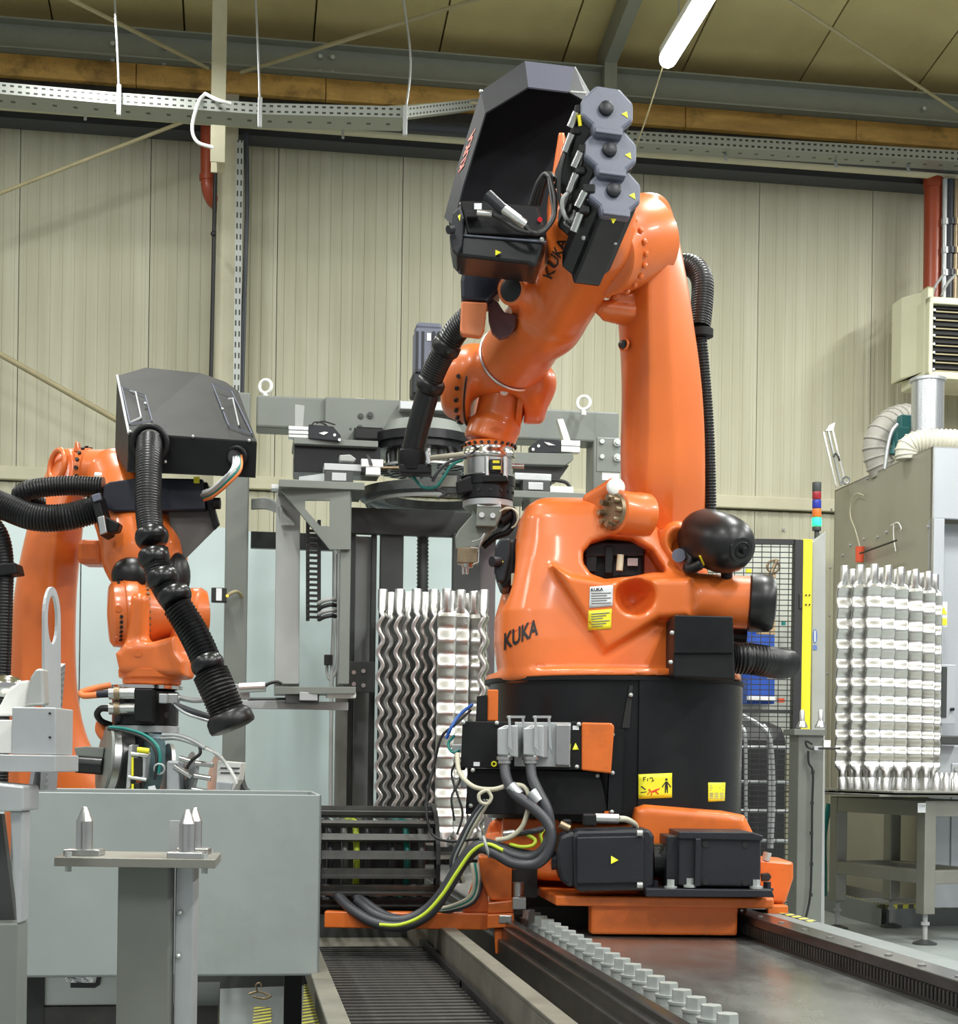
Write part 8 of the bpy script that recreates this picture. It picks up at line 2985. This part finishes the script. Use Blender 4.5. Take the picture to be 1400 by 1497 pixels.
part('chrome_ring', MB().lathe(a5, UP, [(0.10, g2z(1010)), (0.135, g2z(1008)), (0.135, g2z(1003)), (0.10, g2z(1002))], 40), CHROME, g2, smooth=35)
part('changer_drum', MB().lathe(a5, UP, [(0.10, g2z(1062)), (0.122, g2z(1060)), (0.122, g2z(1012)), (0.11, g2z(1010))], 40), BLACK_G, g2, smooth=35)
part('steel_band', MB().lathe(a5, UP, [(0.118, g2z(1072)), (0.126, g2z(1071)), (0.126, g2z(1062)), (0.118, g2z(1061))], 40), ALU_M, g2, smooth=35)
part('connector_block', MB().pbox(197, 1007, 222, 1056, 5.70, 0.08, False), BLACK, g2, bevel=0.004)
for y in (1014, 1036):
    part('round_connector', MB().cyl(A(160, y, 5.74), A(198, y, 5.74), 0.022, seg=18), STEEL, g2, smooth=40)
    part('connector_collar', MB().cyl(A(168, y, 5.74), A(176, y, 5.74), 0.027, seg=18), BROWN_ST, g2, smooth=40)
part('cable_boot', MB().cyl(A(142, 1015, 5.74), A(162, 1014, 5.74), 0.014, seg=14), NAVY, g2, smooth=40)
q = MB()
cable(q, [(162, 1002, 5.78), (140, 1006, 5.76), (120, 1012, 5.75), (122, 1017, 5.74), (142, 1016, 5.74)], 0.012)
part('orange_sleeve', q, CABLE_ORANGE, g2, smooth=60)
q = MB()
cable(q, [(162, 1036, 5.74), (148, 1036, 5.74), (142, 1044, 5.75), (148, 1054, 5.77), (162, 1060, 5.8)], 0.012)
part('black_lead', q, RUBBER, g2, smooth=60)
part('clamp_block', MB().pbox(232, 1014, 244, 1028, 5.72, 0.04, False), ALU_M, g2, bevel=0.003)
part('clamp_block', MB().pbox(245, 1014, 260, 1028, 5.74, 0.04, False), STEEL, g2, bevel=0.003)
part('drum_bolt_head', MB().cyl(A(245, 1045, 5.765), A(245, 1045, 5.755), 0.012, seg=12), INK, g2)
# orange finger
part('orange_finger', MB().tube(spline([A(148, 1056, 5.80), A(147, 1068, 5.80), A(156, 1078, 5.80), A(172, 1078, 5.78)], 6), 0.02, 12), ORANGE, g2, smooth=60)
# geared clamping head, axis tilting to the right
q0, q1 = A(150, 1112, 5.72), A(226, 1122, 5.80)
axh = (q1 - q0).normalized()
part('end_disc', MB().lathe(q0, axh, [(0.08, 0), (0.128, 0.003), (0.130, 0.012), (0.122, 0.016), (0.10, 0.018)], 44), GREY_P, g2, smooth=35)
part('black_drum', MB().lathe(q0 + axh * 0.042, axh, [(0.115, 0), (0.126, 0.003), (0.126, 0.045), (0.10, 0.05)], 44), BLACK_G, g2, smooth=35)
part('steel_drum', MB().lathe(q0 + axh * 0.014, axh, [(0.11, 0), (0.118, 0.002), (0.118, 0.028), (0.11, 0.03)], 44), STEEL, g2, smooth=35)
fr_ = part('cage_frame', MB().ppoly([(188, 1090), (194, 1088), (190, 1152), (184, 1154)], 5.60, 0.10, (0, 1, 0)), ALU_M, g2, bevel=0.003)
part('cage_frame', MB().ppoly([(208, 1100), (214, 1100), (212, 1140), (206, 1142)], 5.60, 0.08, (0, 1, 0)), ALU_M, g2, bevel=0.003)
for (xa, ya, xb, yb) in ((192, 1102, 216, 1105), (188, 1136, 214, 1140)):
    part('cage_rod', MB().cyl(A(xa, ya, 5.6), A(xb, yb, 5.6), 0.007, seg=10), STEEL_L, g2, smooth=40)
part('black_sensor', MB().pbox(195, 1108, 210, 1136, 5.60, 0.06, False), INK, g2, bevel=0.003)
part('yellow_stripe', MB().pbox(192, 1107, 195, 1134, 5.595, 0.02, False), YELLOW_S, g2)
part('yellow_stripe', MB().pbox(192, 1146, 195, 1162, 5.595, 0.02, False), YELLOW_S, g2)
part('black_sensor', MB().pbox(196, 1144, 204, 1164, 5.60, 0.04, False), INK, g2, bevel=0.003)
part('yellow_plug', MB().cyl(A(201, 1096, 5.58), A(218, 1098, 5.58), 0.010, seg=12), YELLOW_S, g2, smooth=40)
part('glass_ring', MB().lathe(A(205, 1118, 5.78), axh, [(0.10, 0), (0.125, 0.004), (0.125, 0.06), (0.10, 0.064)], 40), GLASSB, g2, smooth=35)
part('arm_neck', MB().cyl(A(205, 1072, 5.88), A(205, 1105, 5.86), 0.10, 0.07, seg=28), NAVY, g2, smooth=40)
part('chuck_flange', MB().lathe(A(240, 1124, 5.78), axh, [(0.05, 0), (0.095, 0.002), (0.095, 0.016), (0.05, 0.018)], 32), STEEL_L, g2, smooth=35)
part('chuck_body', MB().pbox(243, 1112, 262, 1162, 5.68, 0.12, False), MACH_L, g2, bevel=0.008)
part('chuck_disc', MB().lathe(A(276, 1132, 5.76), axh, [(0.05, 0), (0.085, 0.002), (0.085, 0.014), (0.05, 0.016)], 32), ALU_M, g2, smooth=35)
for (xa, ya, xb, yb) in ((262, 1108, 282, 1114), (255, 1120, 280, 1136), (286, 1116, 312, 1118), (284, 1134, 308, 1138), (280, 1154, 305, 1158)):
    part('guide_rod', MB().cyl(A(xa, ya, 5.68), A(xb, yb, 5.68), 0.010, seg=12), STEEL, g2, smooth=40)
part('jaw_disc', MB().lathe(A(312, 1136, 5.74), axh, [(0.05, 0), (0.085, 0.002), (0.085, 0.016), (0.05, 0.018)], 32), STEEL_L, g2, smooth=35)
jb = part('jaw_block', MB().ppoly([(318, 1112), (353, 1115), (349, 1140), (340, 1156), (316, 1150)], 5.66, 0.12, (0, 1, 0)), WHITE_PL, g2, bevel=0.003)
for y in (1122, 1129):
    part('jaw_groove', MB().pbox(322, y, 350, y + 1.8, 5.655, 0.01, False), GREY_D, jb)
part('jaw_block', MB().ppoly([(316, 1142), (340, 1144), (336, 1164), (314, 1164)], 5.64, 0.10, (0, 1, 0)), MACH_L, g2, bevel=0.004)
part('foot_wedge', MB().ppoly([(352, 1140), (356, 1152), (374, 1165), (350, 1165)], 5.8, 0.1, (0, 1, 0)), GREY_D, g2)
# left pointing spindle
part('spindle_bracket', MB().ppoly([(108, 1093), (128, 1091), (152, 1093), (150, 1108), (112, 1108)], 5.70, 0.05, (0, 1, 0)), GREY_P, g2, bevel=0.003)
part('spindle_motor', MB().cyl(A(112, 1117, 5.7), A(150, 1120, 5.7), 0.032, seg=20), BLACK_G, g2, smooth=40)
part('spindle_chuck', MB().cyl(A(98, 1110, 5.7), A(114, 1114, 5.7), 0.014, 0.024, seg=14), STEEL, g2, smooth=40)
for k in range(3):
    part('chuck_jaw', MB().beam(A(98, 1106 + 4 * k, 5.69), A(112, 1109 + 5 * k, 5.68), 0.008, 0.008), BROWN_ST, g2)
# leads of the gripper
for pix, r, m_ in (([(160, 1063, 5.68), (185, 1066, 5.66), (210, 1074, 5.62), (228, 1088, 5.58), (234, 1106, 5.57), (232, 1130, 5.57)], 0.006, CABLE_GREEN),
                   ([(158, 1066, 5.68), (184, 1070, 5.65), (208, 1078, 5.61), (224, 1092, 5.58), (229, 1112, 5.57), (226, 1140, 5.57)], 0.005, INK),
                   ([(236, 1080, 5.7), (260, 1080, 5.66), (285, 1088, 5.64), (310, 1098, 5.62), (330, 1116, 5.6), (345, 1140, 5.6)], 0.007, GALV),
                   ([(238, 1075, 5.7), (262, 1076, 5.66), (284, 1084, 5.64), (300, 1094, 5.62)], 0.009, ALU_M),
                   ([(292, 1092, 5.63), (292, 1102, 5.62), (280, 1112, 5.62), (272, 1124, 5.62)], 0.006, INK),
                   ([(300, 1094, 5.62), (322, 1106, 5.6), (336, 1126, 5.59), (346, 1146, 5.59)], 0.005, WHITE_PL),
                   ([(255, 1030, 5.75), (275, 1038, 5.72), (300, 1046, 5.72), (320, 1050, 5.75)], 0.012, CABLE_GREY),
                   ([(262, 1020, 5.8), (285, 1024, 5.8), (305, 1022, 5.8), (330, 1018, 5.85)], 0.010, ALU_M),
                   ([(252, 1028, 5.75), (270, 1042, 5.71), (298, 1052, 5.71), (318, 1056, 5.75)], 0.006, GALV)):
    q = MB()
    cable(q, pix, r)
    part('gripper_lead', q, m_, g2, smooth=60)
part('lead_ring', MB().torus(A(233, 1124, 5.57), (0, 1, 0.2), 0.018, 0.004, 20, 8), ALU_M, g2, smooth=50)
part('white_lead_tag', MB().ppoly([(216, 1150), (226, 1148), (230, 1160), (220, 1163)], 5.57, 0.003, (0, 1, 0)), LABEL_W, g2)

# ---- big hoses --------------------------------------------------------------
dh = thing('dress_pack_hose', 'thick black jointed hose running down in front of the left robot', 'hose', A(340, 1075, 5.5))
q = MB()
hose(q, [(219, 645, 5.80), (218, 668, 5.74), (217, 710, 5.70), (217, 745, 5.68), (220, 775, 5.66)], 0.047, 0.010, 0.03)
part('upper_hose', q, RUBBER, dh, smooth=70)
for (p, n_, r_) in (((221, 782, 5.66), (226, 800, 5.64), 0.062), ((224, 812, 5.63), (228, 830, 5.62), 0.058), ((236, 842, 5.60), (244, 862, 5.59), 0.060), ((254, 868, 5.58), (260, 884, 5.57), 0.062), ((302, 968, 5.52), (308, 984, 5.51), 0.060)):
    pa, pb_ = A(*p), A(*n_)
    ax_ = (pb_ - pa).normalized()
    part('ball_joint', MB().lathe(pa, ax_, [(0.046, -0.020), (r_ * 0.90, -0.012), (r_ * 0.98, 0.002), (r_ * 0.98, 0.018), (r_ * 0.9, 0.030), (0.046, 0.040)], 26), BLACK_G, dh, smooth=60)
q = MB()
hose(q, [(226, 805, 5.64), (232, 838, 5.62), (246, 866, 5.60), (258, 882, 5.57)], 0.047, 0.012, 0.07)
part('middle_hose', q, RUBBER, dh, smooth=70)
q = MB()
hose(q, [(260, 888, 5.57), (275, 912, 5.56), (290, 940, 5.54), (302, 968, 5.52)], 0.050, 0.014, 0.10)
part('corrugated_hose', q, BLACK_G, dh, smooth=70)
q = MB()
hose(q, [(308, 985, 5.51), (318, 1008, 5.50), (328, 1032, 5.50), (337, 1056, 5.50)], 0.062, 0.012, 0.06)
part('lower_hose', q, RUBBER, dh, smooth=70)
axc = (A(338, 1060, 5.5) - A(328, 1036, 5.5)).normalized()
part('end_collar', MB().lathe(A(336, 1052, 5.50), axc, [(0.064, -0.03), (0.074, -0.022), (0.082, -0.01), (0.084, 0.02), (0.080, 0.03), (0.06, 0.036), (0.001, 0.038)], 32), RUBBER, dh, smooth=45)

for lb, pix, r_, d_ in (('thick black hose leaving the left picture edge below the housing', [(-30, 725, 5.9), (10, 742, 5.88), (50, 756, 5.86), (95, 756, 5.86), (140, 745, 5.88)], 0.049, 0),
                        ('black hose bending back behind the thick one at the left', [(60, 738, 6.1), (36, 732, 6.05), (32, 722, 6.0), (52, 714, 5.98), (100, 710, 5.98), (152, 712, 5.98)], 0.036, 0)):
    th = thing('corrugated_hose', lb, 'hose', A(*pix[0]), 'hoses at the left edge')
    q = MB()
    hose(q, pix, r_, 0.011, 0.07)
    part('hose', q, RUBBER, th, smooth=70)
hc = thing('hose_clamp', 'steel-buckled black clamp holding the thick hose at the left', 'clamp', A(142, 745, 5.82))
part('clamp_band', MB().ppoly([(131, 724), (143, 720), (158, 778), (146, 784)], 5.80, 0.12, (0, 1, 0)), BLACK, hc, bevel=0.006)
part('buckle', MB().ppoly([(142, 756), (152, 753), (156, 778), (146, 782)], 5.79, 0.02, (0, 1, 0)), STEEL, hc, bevel=0.003)
part('buckle', MB().ppoly([(133, 724), (146, 720), (148, 730), (136, 734)], 5.79, 0.02, (0, 1, 0)), MOTOR_CAP, hc, bevel=0.003)
part('clamp_arm', MB().ppoly([(150, 752), (175, 765), (172, 776), (156, 780)], 5.83, 0.06, (0, 1, 0)), BLACK, hc, bevel=0.006)
lh = thing('upright_hose', 'black upright hose at the far left edge beside the link arm', 'hose', A(4, 1100, 6.05))
q = MB()
hose(q, [(-12, 762, 6.0), (2, 785, 6.0), (8, 820, 6.0), (7, 880, 6.0), (5, 950, 6.0), (2, 1050, 6.0), (0, 1150, 6.0)], 0.030, 0.012, 0.05)
part('hose', q, RUBBER, lh, smooth=70)
part('hose_clip', MB().ppoly([(-20, 826), (22, 822), (26, 838), (-20, 844)], 5.95, 0.10, (0, 1, 0)), BLACK, lh, bevel=0.006)
